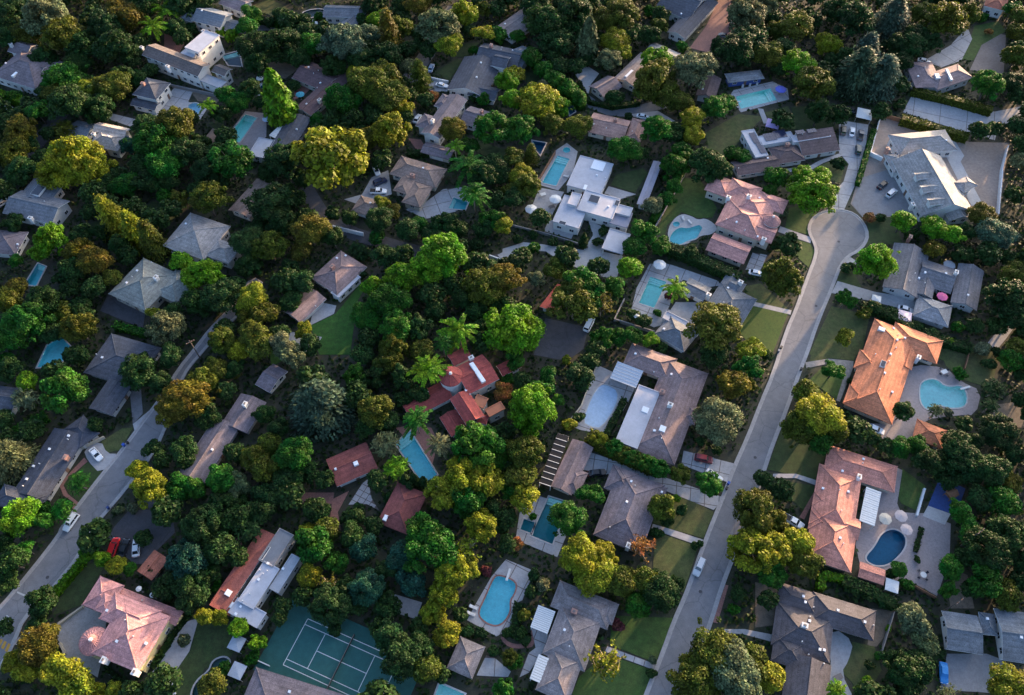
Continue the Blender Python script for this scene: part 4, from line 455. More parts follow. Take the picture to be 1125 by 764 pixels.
MANHOLES = [
 (101.68,39.22),
 (89.5,14.51),
 (63.45,-34.28),
 (44.67,-69.09),
 (-111.23,-65.69),
]
PLAY = (110.53, -45.16)
STONES = [(-91.11,-86.44),(-90.28,-87.3),(-89.29,-88.0),(-88.28,-88.55),(-87.24,-89.05),(-86.13,-89.45),(-85.04,-89.75),(-83.92,-89.95),(-82.84,-90.05),(-81.8,-89.95),(-80.85,-89.7),(-79.93,-89.35),(-79.11,-89.0),(-76.34,-89.0),(-75.97,-89.65),(-75.61,-90.3),(-75.25,-90.94),(-74.9,-91.53)]
WOODLAND = [
 (144.7,174.3,4.77,5.08),(-206.1,168.0,5.75,5.8),(-143.6,162.0,5.56,5.66),(-63.0,75.4,4.24,4.7),(-158.4,148.4,4.7,5.03),(210.9,167.2,4.62,4.98),(-180.0,172.4,4.95,5.21),(18.1,155.7,3.82,4.39),
 (125.3,172.5,5.09,5.31),(-110.2,91.0,3.46,4.13),(66.8,-45.1,3.61,4.24),(-63.4,45.3,3.88,4.43),(13.0,161.7,5.82,5.85),(-54.9,-47.0,4.07,4.57),(-34.3,137.6,3.96,4.49),(89.6,-28.5,4.2,4.67),
 (106.4,168.2,5.02,5.26),(33.7,166.3,4.69,5.02),(-198.4,154.1,5.17,5.38),(137.2,-31.7,4.88,5.16),(180.5,172.2,4.64,4.99),(-169.2,174.2,4.7,5.03),(-68.3,53.0,3.66,4.27),(138.6,163.2,5.54,5.65),
 (121.3,120.8,4.79,5.1),(178.4,91.2,5.94,5.94),(-184.2,151.5,4.19,4.66),(-197.7,171.1,5.66,5.73),(-65.1,2.1,3.29,4.01),(-169.2,52.8,6.47,6.32),(-186.3,158.8,5.37,5.52),(66.6,174.6,5.18,5.38),
 (-165.6,41.1,6.16,6.1),(-13.0,157.0,3.3,4.01),(49.6,172.6,5.64,5.72),(-101.9,165.6,5.29,5.46),(-179.4,88.7,4.7,5.03),(168.0,55.8,5.47,5.59),(-41.3,-18.6,4.41,4.82),(-38.6,169.9,5.56,5.66),
 (46.8,160.1,4.62,4.98),(-87.8,148.3,3.67,4.28),(-69.3,74.2,3.65,4.27),(-48.4,167.4,5.52,5.63),(-87.9,162.9,5.7,5.76),(-23.6,15.8,4.59,4.95),(-82.2,170.5,4.62,4.97),(154.3,10.4,5.48,5.6),
 (87.1,173.6,5.86,5.88),(129.5,-53.9,5.14,5.35),(-43.1,70.3,4.32,4.75),(-94.0,169.1,4.55,4.92),(117.3,159.5,4.77,5.08),(-186.0,101.5,4.62,4.97),(-30.2,100.3,3.35,4.04),(-122.5,134.6,4.1,4.59),
 (144.9,-8.1,6.12,6.07),(-192.6,124.6,4.97,5.23),(26.0,25.7,3.73,4.32),(-55.9,161.2,5.04,5.28),(-118.3,48.4,4.66,5.0),(-5.3,174.8,6.16,6.09),(-15.8,139.2,3.28,4.0),(-162.0,155.0,3.42,4.1),
 (186.2,128.0,3.96,4.49),(-69.3,139.0,4.4,4.81),(-94.2,59.3,3.89,4.44),(112.8,149.3,3.36,4.05),(-65.2,166.5,5.9,5.91),(-189.3,167.4,4.6,4.96),(-100.2,56.9,3.67,4.28),(-4.8,152.0,4.38,4.8),
 (163.1,158.7,5.97,5.96),(-195.2,162.0,4.84,5.14),(-93.6,132.2,3.9,4.45),(-172.1,62.4,4.65,4.99),(-158.4,21.4,5.64,5.72),(-126.2,-64.0,5.52,5.63),(-62.1,136.7,4.5,4.88),(12.1,169.0,5.07,5.3),
 (-159.3,142.3,4.56,4.93),(5.9,172.8,5.79,5.82),(16.6,29.4,4.16,4.63),(-40.9,147.0,3.44,4.11),(176.2,74.1,4.75,5.07),(-120.2,-5.5,3.76,4.35),(-127.8,64.6,3.39,4.07),(-144.0,171.0,4.8,5.11),
 (-27.1,172.1,5.58,5.68),(57.1,148.1,4.07,4.57),(-159.1,162.1,5.17,5.37),(-149.8,75.3,3.15,3.9),(206.0,158.7,5.55,5.65),(-168.8,92.6,3.73,4.33),(119.2,165.3,4.55,4.92),(-121.2,174.1,6.42,6.29),
 (-46.7,174.7,5.95,5.94),(202.4,169.8,4.56,4.93),(-97.2,72.7,4.57,4.93),(37.3,174.0,5.54,5.64),(-180.1,154.9,3.36,4.05),(-162.6,56.7,4.6,4.96),(170.6,77.8,4.26,4.71),(210.1,175.0,5.21,5.4),
 (150.7,164.9,4.8,5.1),(188.3,111.9,6.03,6.0),(-131.1,-30.7,3.28,3.99),(138.1,108.1,3.87,4.42),(21.7,-6.8,3.2,3.93),(107.2,145.0,3.66,4.27),(-66.7,20.0,4.43,4.83),(100.5,175.1,6.34,6.23),
 (106.8,120.7,3.89,4.44),(177.3,101.6,4.16,4.64),(58.3,173.1,5.49,5.61),(-13.6,171.9,4.87,5.16),(-67.3,174.3,5.8,5.83),(173.8,158.7,5.59,5.68),(-132.5,47.9,3.1,3.87),(-32.4,30.1,3.95,4.48),
 (-4.9,167.7,5.25,5.43),(-176.1,95.0,4.1,4.59),(-137.5,175.0,5.77,5.81),(-137.5,131.8,4.16,4.64),(-18.6,164.7,5.19,5.39),(-72.0,55.9,3.63,4.25),(192.6,171.3,4.91,5.18),(20.8,174.6,6.24,6.16),
 (-28.4,150.4,3.19,3.93),(80.3,166.3,6.4,6.27),(-8.2,-0.7,3.56,4.2),(-146.7,153.3,3.82,4.39),(-132.5,55.2,4.79,5.1),(-176.5,148.9,3.28,3.99),(42.6,73.5,3.27,3.99),(-74.1,173.6,4.96,5.22),
 (-84.5,-50.7,4.31,4.75),(-71.0,-34.6,3.14,3.89),(-34.5,131.9,3.28,4.0),(-127.0,50.6,4.21,4.67),(1.4,165.9,4.99,5.24),(160.8,37.0,5.05,5.29),(-16.9,19.1,3.77,4.35),(-180.3,99.0,4.55,4.92),
 (8.7,45.3,3.73,4.32),(-176.5,72.1,4.65,4.99),(-172.2,89.5,3.69,4.3),(-1.4,158.7,5.81,5.84),(-109.8,43.7,4.76,5.07),(113.3,143.9,4.17,4.65),(-38.4,127.9,4.03,4.54),(-173.8,78.8,5.02,5.27),
 (-121.8,8.1,3.16,3.91),(52.8,163.3,6.36,6.24),(-82.6,-92.4,3.42,4.09),(191.7,121.1,4.85,5.14),(176.3,81.0,5.44,5.57),(-98.3,174.9,5.22,5.41),(-54.0,-12.5,4.78,5.09),(-149.2,109.1,3.75,4.34),
 (112.6,115.7,4.3,4.74),(145.1,162.7,4.59,4.95),(28.2,162.5,5.51,5.62),(-125.1,-9.8,3.64,4.26),(-54.3,88.8,4.39,4.8),(-76.8,-16.4,3.18,3.92),(-45.9,149.2,3.51,4.16),(-47.8,93.8,3.98,4.5),
 (138.8,-24.9,6.35,6.23),(79.3,174.5,5.69,5.75),(116.0,121.7,3.32,4.02),(-149.3,-2.2,5.24,5.42),(165.8,166.4,4.77,5.08),(90.6,167.6,4.97,5.23),(-96.3,81.3,4.39,4.8),(-129.0,164.4,4.9,5.17),
 (-115.4,30.7,3.49,4.15),(159.5,55.0,3.35,4.04),(-50.6,84.2,3.12,3.88),(147.0,2.5,5.41,5.55),(14.9,146.3,3.29,4.01),(-136.0,-36.6,5.5,5.61),(-58.1,83.3,4.19,4.66),(3.2,-13.7,3.13,3.88),
 (-56.0,-2.1,3.76,4.35),(14.7,123.5,3.76,4.34),(-29.0,159.3,5.92,5.92),(-36.6,91.1,3.14,3.89),(37.4,154.8,4.21,4.67),(-106.9,49.3,4.09,4.59),(-28.6,-94.7,5.61,5.69),(-169.7,85.5,3.78,4.36),
 (-153.7,157.9,3.76,4.35),(149.6,28.4,3.47,4.13),(77.9,-94.0,4.96,5.22),(-197.6,137.9,6.19,6.12),(144.0,155.5,4.23,4.69),(-46.9,114.4,3.24,3.96),(155.8,27.0,6.22,6.14),(84.4,34.1,4.47,4.86),
 (196.1,137.8,4.98,5.24),(135.6,-38.1,5.04,5.28),(42.8,168.5,5.95,5.94),(127.3,93.7,3.76,4.34),(-1.7,-29.1,3.31,4.01),(-109.5,175.0,5.45,5.58),(-125.6,-28.4,3.64,4.26),(-33.7,-42.4,3.16,3.91),
 (-46.4,88.3,4.28,4.72),(126.2,-66.2,5.7,5.76),(159.2,174.4,5.38,5.53),(-51.4,127.1,4.67,5.01),(-204.2,160.5,4.54,4.92),(-84.4,143.6,4.61,4.96),(92.7,137.1,4.36,4.79),(23.5,-2.8,3.14,3.89),
 (-135.9,165.5,5.49,5.61),(185.4,169.0,4.52,4.9),(-197.9,130.3,5.58,5.67),(-81.4,3.9,3.37,4.06),(163.1,85.1,3.61,4.24),(-164.2,170.1,5.46,5.58),(-15.7,33.7,3.32,4.02),(22.9,117.8,3.99,4.51),
 (-139.4,113.1,4.45,4.85),(-78.8,140.4,3.36,4.05),(-169.8,161.6,4.87,5.15),(98.7,145.4,3.87,4.42),(-67.3,133.5,3.3,4.01),(96.2,117.2,3.39,4.07),(-154.2,15.4,4.61,4.96),(130.7,166.2,5.45,5.57),
 (21.6,166.5,5.01,5.26),(-152.2,149.0,3.54,4.18),(-99.9,-56.9,4.6,4.96),(-38.6,109.1,3.15,3.9),(-30.3,127.4,4.2,4.67),(-65.6,85.2,3.16,3.91),(198.3,164.5,5.6,5.69),(41.2,158.0,3.22,3.95),
 (-163.8,103.7,4.01,4.53),(17.0,117.8,4.35,4.78),(-174.2,156.4,3.78,4.36),(-40.0,0.8,3.63,4.25),(-176.1,167.8,4.63,4.98),(-129.0,17.8,3.44,4.11),(-2.7,62.9,3.12,3.88),(203.1,143.4,5.51,5.62),
 (3.0,30.2,3.5,4.15),(176.1,166.0,4.86,5.15),(92.3,89.8,4.5,4.89),(-4.5,52.5,3.5,4.15),(-131.2,38.5,3.99,4.51),(-154.6,169.4,5.37,5.52),(156.7,167.1,5.38,5.53),(-166.7,97.7,4.09,4.58),
 (-9.4,3.8,3.27,3.99),(-55.1,173.3,5.89,5.9),(-35.7,103.3,3.28,3.99),(-61.1,89.6,4.21,4.67),(166.2,47.7,6.13,6.08),(-112.2,-94.8,4.52,4.9),(-10.6,26.4,4.68,5.02),(26.3,134.2,4.53,4.9),
 (102.0,159.5,6.49,6.34),(-67.7,61.8,3.68,4.29),(-75.2,136.8,4.76,5.07),(-78.8,145.5,3.49,4.15),(-82.8,135.6,4.02,4.53),(142.9,30.1,4.54,4.91),(-129.3,59.6,3.92,4.46),(-156.8,83.6,3.2,3.93),
 (-76.2,-89.5,4.11,4.6),(-79.6,102.5,3.63,4.25),(-202.9,144.7,6.43,6.3),(32.3,135.0,3.15,3.9),(157.3,84.5,3.93,4.47),(-155.1,71.9,3.41,4.09),(-130.2,116.3,3.38,4.07),(0.0,-39.4,2.99,3.95),
 (131.5,5.3,2.97,3.46),(-1.1,-52.1,2.89,4.06),(96.8,-32.5,2.87,3.46),(-2.9,-53.8,2.87,3.21),(-65.2,-61.8,2.82,4.0),(-29.3,-18.4,2.81,3.48),(136.8,-19.0,2.8,3.09),(-46.7,-42.1,2.8,4.0),
 (118.6,-26.7,2.76,4.15),(-39.0,-68.3,2.76,3.19),(118.9,-67.9,2.76,3.59),(58.9,-71.9,2.74,3.95),(-48.7,-71.2,2.74,3.37),(-35.2,-72.8,2.73,3.28),(-21.1,-78.1,2.68,3.28),(-89.2,-36.9,2.68,4.07),
 (-83.4,-36.6,2.68,3.5),(63.1,-41.9,2.64,3.61),(-19.1,-43.7,2.62,3.33),(37.5,7.3,2.62,2.97),(-38.6,-52.0,2.57,3.26),(93.5,-30.6,2.56,3.67),(-33.7,-53.8,2.56,3.18),(-30.3,-78.2,2.54,3.63),
 (-1.1,-58.8,2.52,3.71),(107.1,-62.3,2.5,3.96),(38.6,-68.3,2.46,2.99),(107.0,-69.4,2.45,2.96),(-52.7,-73.4,2.42,3.45),(-44.3,-74.0,2.42,3.79),(-109.5,-26.6,2.41,3.36),(-89.3,-56.7,2.38,2.88),
 (54.2,32.4,2.38,3.52),(-115.2,-78.2,2.38,3.66),(-15.8,-88.2,2.31,2.91),(139.2,-10.6,2.15,2.85),(52.8,-70.4,2.13,2.82),(-12.0,-74.8,2.1,2.82),(-53.4,-76.0,2.1,3.24),(71.1,-4.3,2.01,2.73),
 (34.3,-66.1,1.85,3.21),
]
LANDMARKS = [
 (135.46,64.78,'the dormered mansion',12.34),
 (72.8,47.47,'the pink-tiled mansion',7.07),
 (27.7,55.83,'the white flat-roofed modern house',7.23),
 (31.96,36.94,'the flat-roofed carport',4.33),
 (124.09,21.42,'the grey courtyard ranch house',9.43),
 (104.03,-7.34,'the orange-tiled house',15.97),
 (109.64,-28.53,'the orange-tiled pavilion',3.81),
 (81.77,-48.85,'the salmon-tiled house',8.65),
 (-14.2,-17.45,'the red turret house',6.46),
 (-0.84,-7.95,'the red-roofed annex',3.02),
 (40.15,-19.34,'the broad brown hip-roofed house',6.64),
 (15.5,-38.94,'the garage with black lean-to',7.3),
 (29.3,-48.12,'the mauve-brown slab-driveway house',9.62),
 (14.22,-79.62,'the grey house with white covers',6.96),
 (-10.3,-84.39,'the taupe pool house',3.69),
 (67.82,-80.39,'the dark slate-grey house',6.51),
 (108.82,-79.27,'the house by the blue covered car',4.35),
 (-87.27,-76.25,'the pink villa',6.39),
 (-85.69,-63.37,'the small terracotta shed',2.93),
 (-60.77,-66.58,'the red and grey flat-roofed house',9.88),
 (-48.37,-97.0,'the grey roof below the tennis court',11.04),
 (-41.01,-37.35,'the small maroon gabled house',5.53),
 (-27.11,-49.25,'the maroon hip-roofed cottage',5.72),
 (-53.89,20.77,'the brown house with the white awning',6.53),
 (60.07,14.09,'the blue-grey house with white chimney',3.56),
 (46.87,3.41,'the blue-grey pyramid garage',4.97),
 (90.9,77.04,'the house with solar panels',6.72),
 (83.77,114.91,'the blue-walled pool house',6.7),
 (67.69,153.55,'the slate house by the brick drive',13.8),
 (49.24,121.31,'the long-skylight house',9.21),
 (33.42,109.29,'the house inside the curved drive',4.71),
 (35.95,88.1,'the long pink-roofed bungalow',6.64),
 (70.02,108.81,'the brown cottage by the blue pool house',5.88),
 (151.91,113.94,'the mauve house behind the long hedge',6.99),
 (187.8,157.17,'the orange roof at the top edge',4.67),
 (-9.47,116.94,'the slate house with white gables',9.62),
 (-21.56,92.44,'the mauve gabled house',10.71),
 (-24.76,76.94,'the low mauve garage',5.35),
 (-31.21,63.32,'the tan hip-roofed house',8.32),
 (-45.74,51.77,'the tan garage by three cars',4.18),
 (-68.24,109.92,'the maroon-roofed house',11.8),
 (-77.71,81.66,'the slate wing by the pool',11.29),
 (-115.88,120.23,'the white Spanish mansion',12.93),
 (-113.83,145.98,'the blue-grey gabled top house',6.41),
 (-106.95,157.07,'the mauve roof at the top left edge',5.35),
 (-63.57,150.41,'the grey house by the round pond pool',6.78),
 (3.65,146.94,'the brown roof at the top centre',10.8),
 (-174.19,118.4,'the big mauve house at the left',9.99),
 (-138.56,83.42,'the tan and white house',6.07),
 (-126.96,103.31,'the slate house with the pink chimney',4.78),
 (-150.0,52.63,'the grey house at the left edge',8.78),
 (-154.74,36.68,'the mauve roof at the left edge',4.71),
 (-94.49,36.85,'the white hip-roofed house',7.37),
 (-105.29,19.6,'the grey-green hip-roofed house',7.54),
 (-108.02,-8.75,'the dark slate house left of the lane',4.74),
 (-136.32,-18.25,'the slate roof at the far left',3.66),
 (-118.41,-37.94,'the long dark house by the driveway',9.29),
 (-75.75,-29.2,'the long mauve-brown house',8.54),
 (-65.86,-11.6,'the dark roof beside the cedar',3.88),
 (-82.66,55.25,'the brown roof by the lawn',7.7),
 (12.67,15.51,'the red shed under the leaning pine',5.0),
 (3.28,125.19,'the pale blue roof corner',6.41),
 (-103.76,127.59,'the dark blue pool beside the Spanish mansion',4),
 (-143.78,26.05,'the narrow teal pool at the left edge',4),
 (-38.62,-84.94,'the green tennis court',12),
 (102.77,44.11,'the cul-de-sac',8),
]
TREES = [
 (-171.6,138.1,10.14,10.75,'broadleaf','grey'),(-162.4,130.3,9.16,8.32,'broadleaf','olive'),(-179.1,135.0,7.2,5.95,'broadleaf','olive'),(-187.6,143.0,8.81,8.41,'broadleaf','dark'),(-186.5,132.3,5.83,6.87,'broadleaf','dark'),(-145.4,143.2,9.21,7.29,'broadleaf','bronze'),
 (-142.9,122.8,8.12,8.75,'broadleaf','dark'),(-155.5,126.0,7.15,7.41,'broadleaf','dark'),(-149.3,136.0,7.28,8.28,'broadleaf','dark'),(-131.1,147.1,5.87,7.6,'palm','bright'),(-133.2,137.6,6.07,7.6,'palm','bright'),(-126.1,140.2,4.42,4.32,'broadleaf','dark'),
 (-122.0,142.4,3.48,2.26,'shrub','dark'),(-140.0,150.3,7.49,7.47,'broadleaf','dark'),(-126.3,152.2,7.5,6.68,'broadleaf','dark'),(-119.0,155.2,5.55,5.71,'broadleaf','dark'),(-156.7,108.0,7.72,6.02,'broadleaf','green'),(-148.6,103.0,5.07,5.95,'broadleaf','golden'),
 (-139.9,104.4,7.34,5.86,'broadleaf','olive'),(-149.7,93.9,8.09,8.39,'broadleaf','dark'),(-141.2,94.4,6.29,5.96,'broadleaf','dark'),(-158.7,100.7,5.04,5.85,'broadleaf','olive'),(-175.9,104.0,3.24,2.11,'shrub','green'),(-162.1,92.7,4.07,5.38,'broadleaf','green'),
 (-163.9,81.3,6.12,7.14,'broadleaf','bronze'),(-163.9,72.4,6.42,5.95,'broadleaf','olive'),(-158.5,64.4,5.93,5.24,'broadleaf','dark'),(-152.2,85.5,4.39,4.4,'fan','olive'),(-141.5,68.3,10.56,7.8,'broadleaf','golden'),(-144.9,62.9,7.95,6.78,'broadleaf','golden'),
 (-135.6,65.1,7.17,6.75,'broadleaf','golden'),(-123.0,85.7,4.89,5.24,'broadleaf','dark'),(-111.2,81.8,7.83,8.73,'broadleaf','olive'),(-117.1,75.2,8.21,7.53,'broadleaf','green'),(-107.3,71.7,6.86,6.61,'broadleaf','dark'),(-112.3,66.4,6.72,6.51,'broadleaf','green'),
 (-119.0,67.3,5.94,5.57,'broadleaf','dark'),(-103.6,93.1,4.18,7.6,'palm','bright'),(-99.1,100.6,4.57,5.91,'broadleaf','green'),(-94.8,98.0,4.98,5.01,'broadleaf','green'),(-91.2,102.9,5.03,6.08,'broadleaf','dark'),(-99.4,92.0,4.03,4.94,'broadleaf','dark'),
 (-94.1,125.1,6.68,7.1,'broadleaf','dark'),(-91.1,116.9,5.62,6.21,'broadleaf','dark'),(-98.6,147.8,4.48,5.1,'broadleaf','green'),(-99.1,140.3,4.44,5.22,'broadleaf','green'),(-105.3,138.1,3.45,2.24,'shrub','bright'),(-110.2,142.1,2.98,1.94,'shrub','bright'),
 (-90.9,65.8,7.59,8.09,'dome','green'),(-98.0,64.3,5.49,6.39,'broadleaf','dark'),(-127.4,77.2,3.92,4.58,'broadleaf','teal'),(-103.2,78.5,3.92,4.49,'broadleaf','dark'),(-134.1,111.6,4.18,4.18,'broadleaf','dark'),(-137.4,122.5,4.74,5.0,'broadleaf','dark'),
 (-160.0,77.3,3.49,4.54,'broadleaf','dark'),(-156.3,118.7,5.63,4.82,'broadleaf','dark'),(-169.8,121.1,5.7,5.06,'broadleaf','dark'),(-84.2,127.2,8.57,6.57,'broadleaf','dark'),(-72.4,128.3,5.79,5.72,'broadleaf','green'),(-60.1,125.1,8.61,9.05,'broadleaf','bluish'),
 (-77.9,122.9,5.21,4.68,'broadleaf','dark'),(-45.2,132.1,6.7,9.04,'conifer','bronze'),(-50.1,143.2,4.45,5.74,'broadleaf','bright'),(-41.6,137.4,5.83,6.27,'broadleaf','olive'),(-44.6,121.6,6.61,6.69,'broadleaf','dark'),(-53.8,134.5,5.33,5.28,'broadleaf','bluish'),
 (-35.5,152.6,5.54,5.88,'broadleaf','bronze'),(-27.1,135.1,8.22,8.9,'broadleaf','grey'),(-22.5,127.5,5.26,6.37,'broadleaf','golden'),(-17.9,145.5,6.86,6.72,'broadleaf','golden'),(-10.9,151.6,4.0,4.58,'broadleaf','olive'),(-32.7,110.5,5.08,7.1,'conifer','olive'),
 (-37.7,117.6,3.79,4.63,'broadleaf','grey'),(-28.6,104.3,2.78,1.81,'shrub','rust'),(-10.6,135.7,4.38,5.45,'broadleaf','golden'),(-5.3,138.3,3.94,2.56,'shrub','green'),(-14.1,130.5,2.44,1.58,'shrub','green'),(-50.1,103.0,8.23,9.04,'broadleaf','olive'),
 (-55.2,113.5,5.14,4.76,'broadleaf','golden'),(-45.1,108.0,7.34,7.01,'broadleaf','olive'),(-58.1,96.6,7.59,6.21,'broadleaf','green'),(-42.8,99.8,7.23,6.56,'broadleaf','olive'),(-37.8,95.9,4.52,4.73,'broadleaf','golden'),(-41.2,81.7,7.89,6.78,'broadleaf','golden'),
 (-48.2,78.4,5.2,5.58,'broadleaf','olive'),(-66.4,91.4,3.61,2.35,'shrub','green'),(-57.3,64.4,13.24,11.44,'pine','golden'),(-79.3,93.8,5.95,11.47,'cypress','bright'),(-86.8,98.7,3.64,4.44,'broadleaf','dark'),(-78.5,110.7,2.82,1.83,'shrub','dark'),
 (-73.7,67.3,6.8,7.72,'broadleaf','dark'),(-78.7,65.2,4.64,4.52,'broadleaf','dark'),(-6.3,82.2,6.61,7.37,'dome','green'),(-1.6,108.7,5.09,5.5,'broadleaf','bright'),(0.5,99.0,4.56,5.17,'broadleaf','bright'),(-10.0,102.7,3.23,2.1,'shrub','green'),
 (-13.5,104.7,2.32,1.51,'shrub','dark'),(-19.9,82.9,5.3,6.21,'broadleaf','bronze'),(-18.6,73.4,3.32,7.6,'palm','bright'),(-14.2,77.3,3.5,4.55,'broadleaf','green'),(-13.7,65.2,6.84,7.6,'palm','green'),(-6.2,67.4,5.09,4.51,'broadleaf','dark'),
 (0.1,71.0,3.87,5.22,'broadleaf','olive'),(-9.1,61.3,5.06,6.21,'broadleaf','dark'),(-53.0,153.5,6.02,5.33,'broadleaf','dark'),(-42.0,153.8,5.05,5.14,'broadleaf','dark'),(-57.4,147.5,3.51,2.28,'shrub','dark'),(-93.0,147.2,3.01,1.96,'shrub','dark'),
 (-74.5,151.6,2.28,1.48,'shrub','green'),(-54.5,77.6,4.36,5.28,'broadleaf','dark'),(-50.9,71.7,4.3,4.5,'broadleaf','dark'),(1.8,136.8,2.93,3.64,'broadleaf','green'),(-54.7,119.1,6.15,6.5,'broadleaf','dark'),(-63.9,116.2,5.16,5.7,'broadleaf','dark'),
 (12.4,137.0,8.29,8.54,'broadleaf','dark'),(23.2,143.4,9.33,8.13,'broadleaf','dark'),(29.1,151.8,5.99,6.43,'broadleaf','dark'),(16.7,130.7,7.23,6.0,'broadleaf','dark'),(9.1,148.9,6.43,6.36,'broadleaf','dark'),(41.0,143.3,7.93,8.17,'broadleaf','olive'),
 (34.8,141.0,6.34,6.77,'broadleaf','olive'),(45.1,134.7,4.36,5.15,'broadleaf','dark'),(27.7,128.1,4.52,8.88,'cypress','grey'),(37.8,131.3,5.77,5.59,'broadleaf','golden'),(35.4,120.9,5.2,5.18,'broadleaf','grey'),(40.9,124.9,3.82,4.69,'broadleaf','golden'),
 (55.6,141.0,4.17,4.75,'broadleaf','olive'),(53.6,153.9,3.05,1.98,'shrub','green'),(51.5,135.4,4.37,4.69,'broadleaf','dark'),(88.0,145.4,8.86,6.75,'broadleaf','grey'),(95.7,151.7,6.94,5.5,'broadleaf','grey'),(80.7,122.9,8.47,7.71,'broadleaf','dark'),
 (87.1,128.4,8.14,6.67,'broadleaf','dark'),(92.5,122.9,6.59,5.67,'broadleaf','olive'),(75.7,130.5,3.88,4.16,'broadleaf','dark'),(50.9,116.4,6.61,7.58,'dome','bright'),(49.0,106.5,8.22,8.25,'broadleaf','olive'),(63.7,111.5,8.38,8.36,'broadleaf','grey'),
 (53.1,101.1,6.33,5.53,'broadleaf','olive'),(58.7,98.6,4.99,4.51,'broadleaf','olive'),(46.0,103.7,4.13,4.38,'broadleaf','olive'),(0.9,112.6,4.2,5.49,'broadleaf','golden'),(9.1,96.6,7.99,6.13,'broadleaf','golden'),(16.1,96.2,4.96,4.43,'broadleaf','bright'),
 (11.4,107.6,3.24,3.82,'broadleaf','grey'),(13.7,86.9,4.86,5.21,'broadleaf','olive'),(22.6,86.4,5.31,4.65,'broadleaf','olive'),(2.4,83.4,6.59,6.3,'broadleaf','green'),(6.9,121.9,4.07,5.42,'broadleaf','green'),(11.2,116.3,4.0,4.65,'broadleaf','green'),
 (15.3,110.6,4.44,4.99,'broadleaf','green'),(20.2,105.6,4.36,4.36,'broadleaf','green'),(23.3,100.3,3.88,4.62,'broadleaf','green'),(61.2,87.9,5.32,6.42,'broadleaf','golden'),(60.0,81.7,4.8,4.67,'broadleaf','golden'),(48.5,82.7,6.18,6.85,'broadleaf','green'),
 (37.0,74.7,5.62,4.91,'broadleaf','green'),(54.4,82.5,4.4,5.03,'broadleaf','dark'),(56.0,74.2,4.73,4.3,'broadleaf','green'),(52.8,67.2,5.1,4.62,'broadleaf','green'),(6.3,73.8,3.03,4.63,'conifer','olive'),(3.1,62.4,4.63,5.2,'broadleaf','golden'),
 (69.2,93.7,5.39,6.57,'broadleaf','green'),(74.2,97.8,4.1,5.19,'broadleaf','green'),(63.3,66.8,7.22,6.11,'broadleaf','dark'),(73.4,76.6,3.07,2.0,'shrub','green'),(75.8,73.8,3.47,3.56,'broadleaf','green'),(35.9,101.8,4.13,3.94,'broadleaf','dark'),
 (40.7,95.1,1.83,1.19,'shrub','dark'),(63.2,132.4,2.69,1.75,'shrub','green'),(66.9,64.8,4.65,5.91,'broadleaf','dark'),(28.0,124.4,3.85,2.5,'shrub','dark'),(105.1,137.1,6.81,7.51,'broadleaf','olive'),(99.0,138.3,4.88,4.62,'broadleaf','olive'),
 (102.1,116.1,6.06,6.8,'broadleaf','bright'),(105.6,105.2,7.71,7.25,'broadleaf','olive'),(99.1,126.6,4.79,6.0,'broadleaf','dark'),(116.7,129.7,5.28,4.74,'broadleaf','golden'),(122.5,112.1,9.22,8.84,'cedar','bluish'),(130.8,110.6,8.29,8.05,'cedar','bluish'),
 (128.8,125.1,7.13,7.06,'cedar','bluish'),(142.7,143.4,8.33,8.08,'cedar','bluish'),(126.8,138.7,8.78,9.35,'broadleaf','dark'),(124.2,149.4,6.97,6.03,'broadleaf','dark'),(149.4,134.4,5.79,5.36,'broadleaf','dark'),(160.1,138.4,9.16,9.55,'broadleaf','olive'),
 (174.1,148.1,5.47,4.94,'broadleaf','olive'),(156.6,147.5,5.98,5.32,'broadleaf','olive'),(142.0,129.4,5.26,4.92,'broadleaf','dark'),(145.9,127.0,5.74,6.68,'broadleaf','dark'),(181.6,142.6,1.6,1.04,'shrub','rust'),(188.9,137.3,4.88,4.31,'broadleaf','olive'),
 (181.9,121.7,5.7,5.62,'broadleaf','olive'),(176.6,107.8,5.09,5.17,'broadleaf','dark'),(166.0,104.8,6.44,7.57,'broadleaf','green'),(192.4,146.1,4.47,5.24,'broadleaf','olive'),(171.0,86.3,4.0,4.75,'broadleaf','dark'),(167.3,70.0,4.29,4.08,'broadleaf','grey'),
 (104.6,91.4,5.8,6.51,'broadleaf','dark'),(112.0,92.5,4.46,4.54,'broadleaf','dark'),(108.1,71.1,3.04,1.97,'shrub','dark'),(93.2,61.3,5.03,5.7,'broadleaf','bright'),(100.1,63.5,3.39,4.62,'broadleaf','bright'),(84.5,62.2,4.23,4.79,'broadleaf','green'),
 (136.5,100.6,2.76,1.8,'shrub','dark'),(191.4,150.9,4.49,5.04,'broadleaf','green'),(181.4,151.4,2.53,1.64,'shrub','green'),(141.5,120.4,4.73,4.54,'broadleaf','dark'),(154.3,130.2,4.8,5.41,'broadleaf','dark'),(-123.3,59.0,4.99,4.77,'broadleaf','green'),
 (-118.1,60.5,4.2,5.42,'broadleaf','dark'),(-111.5,56.3,3.36,2.18,'shrub','green'),(-105.8,53.8,3.31,3.69,'broadleaf','olive'),(-94.6,50.0,6.92,7.74,'broadleaf','olive'),(-110.1,60.3,3.79,4.48,'broadleaf','dark'),(-123.0,43.6,6.01,8.21,'conifer','golden'),
 (-114.6,38.3,5.55,7.66,'conifer','golden'),(-108.6,34.6,5.5,7.61,'conifer','olive'),(-139.3,34.8,5.95,6.28,'broadleaf','bright'),(-142.7,32.3,3.57,3.7,'broadleaf','bright'),(-130.2,31.1,5.51,5.07,'broadleaf','bronze'),(-123.2,26.3,5.81,6.45,'broadleaf','bronze'),
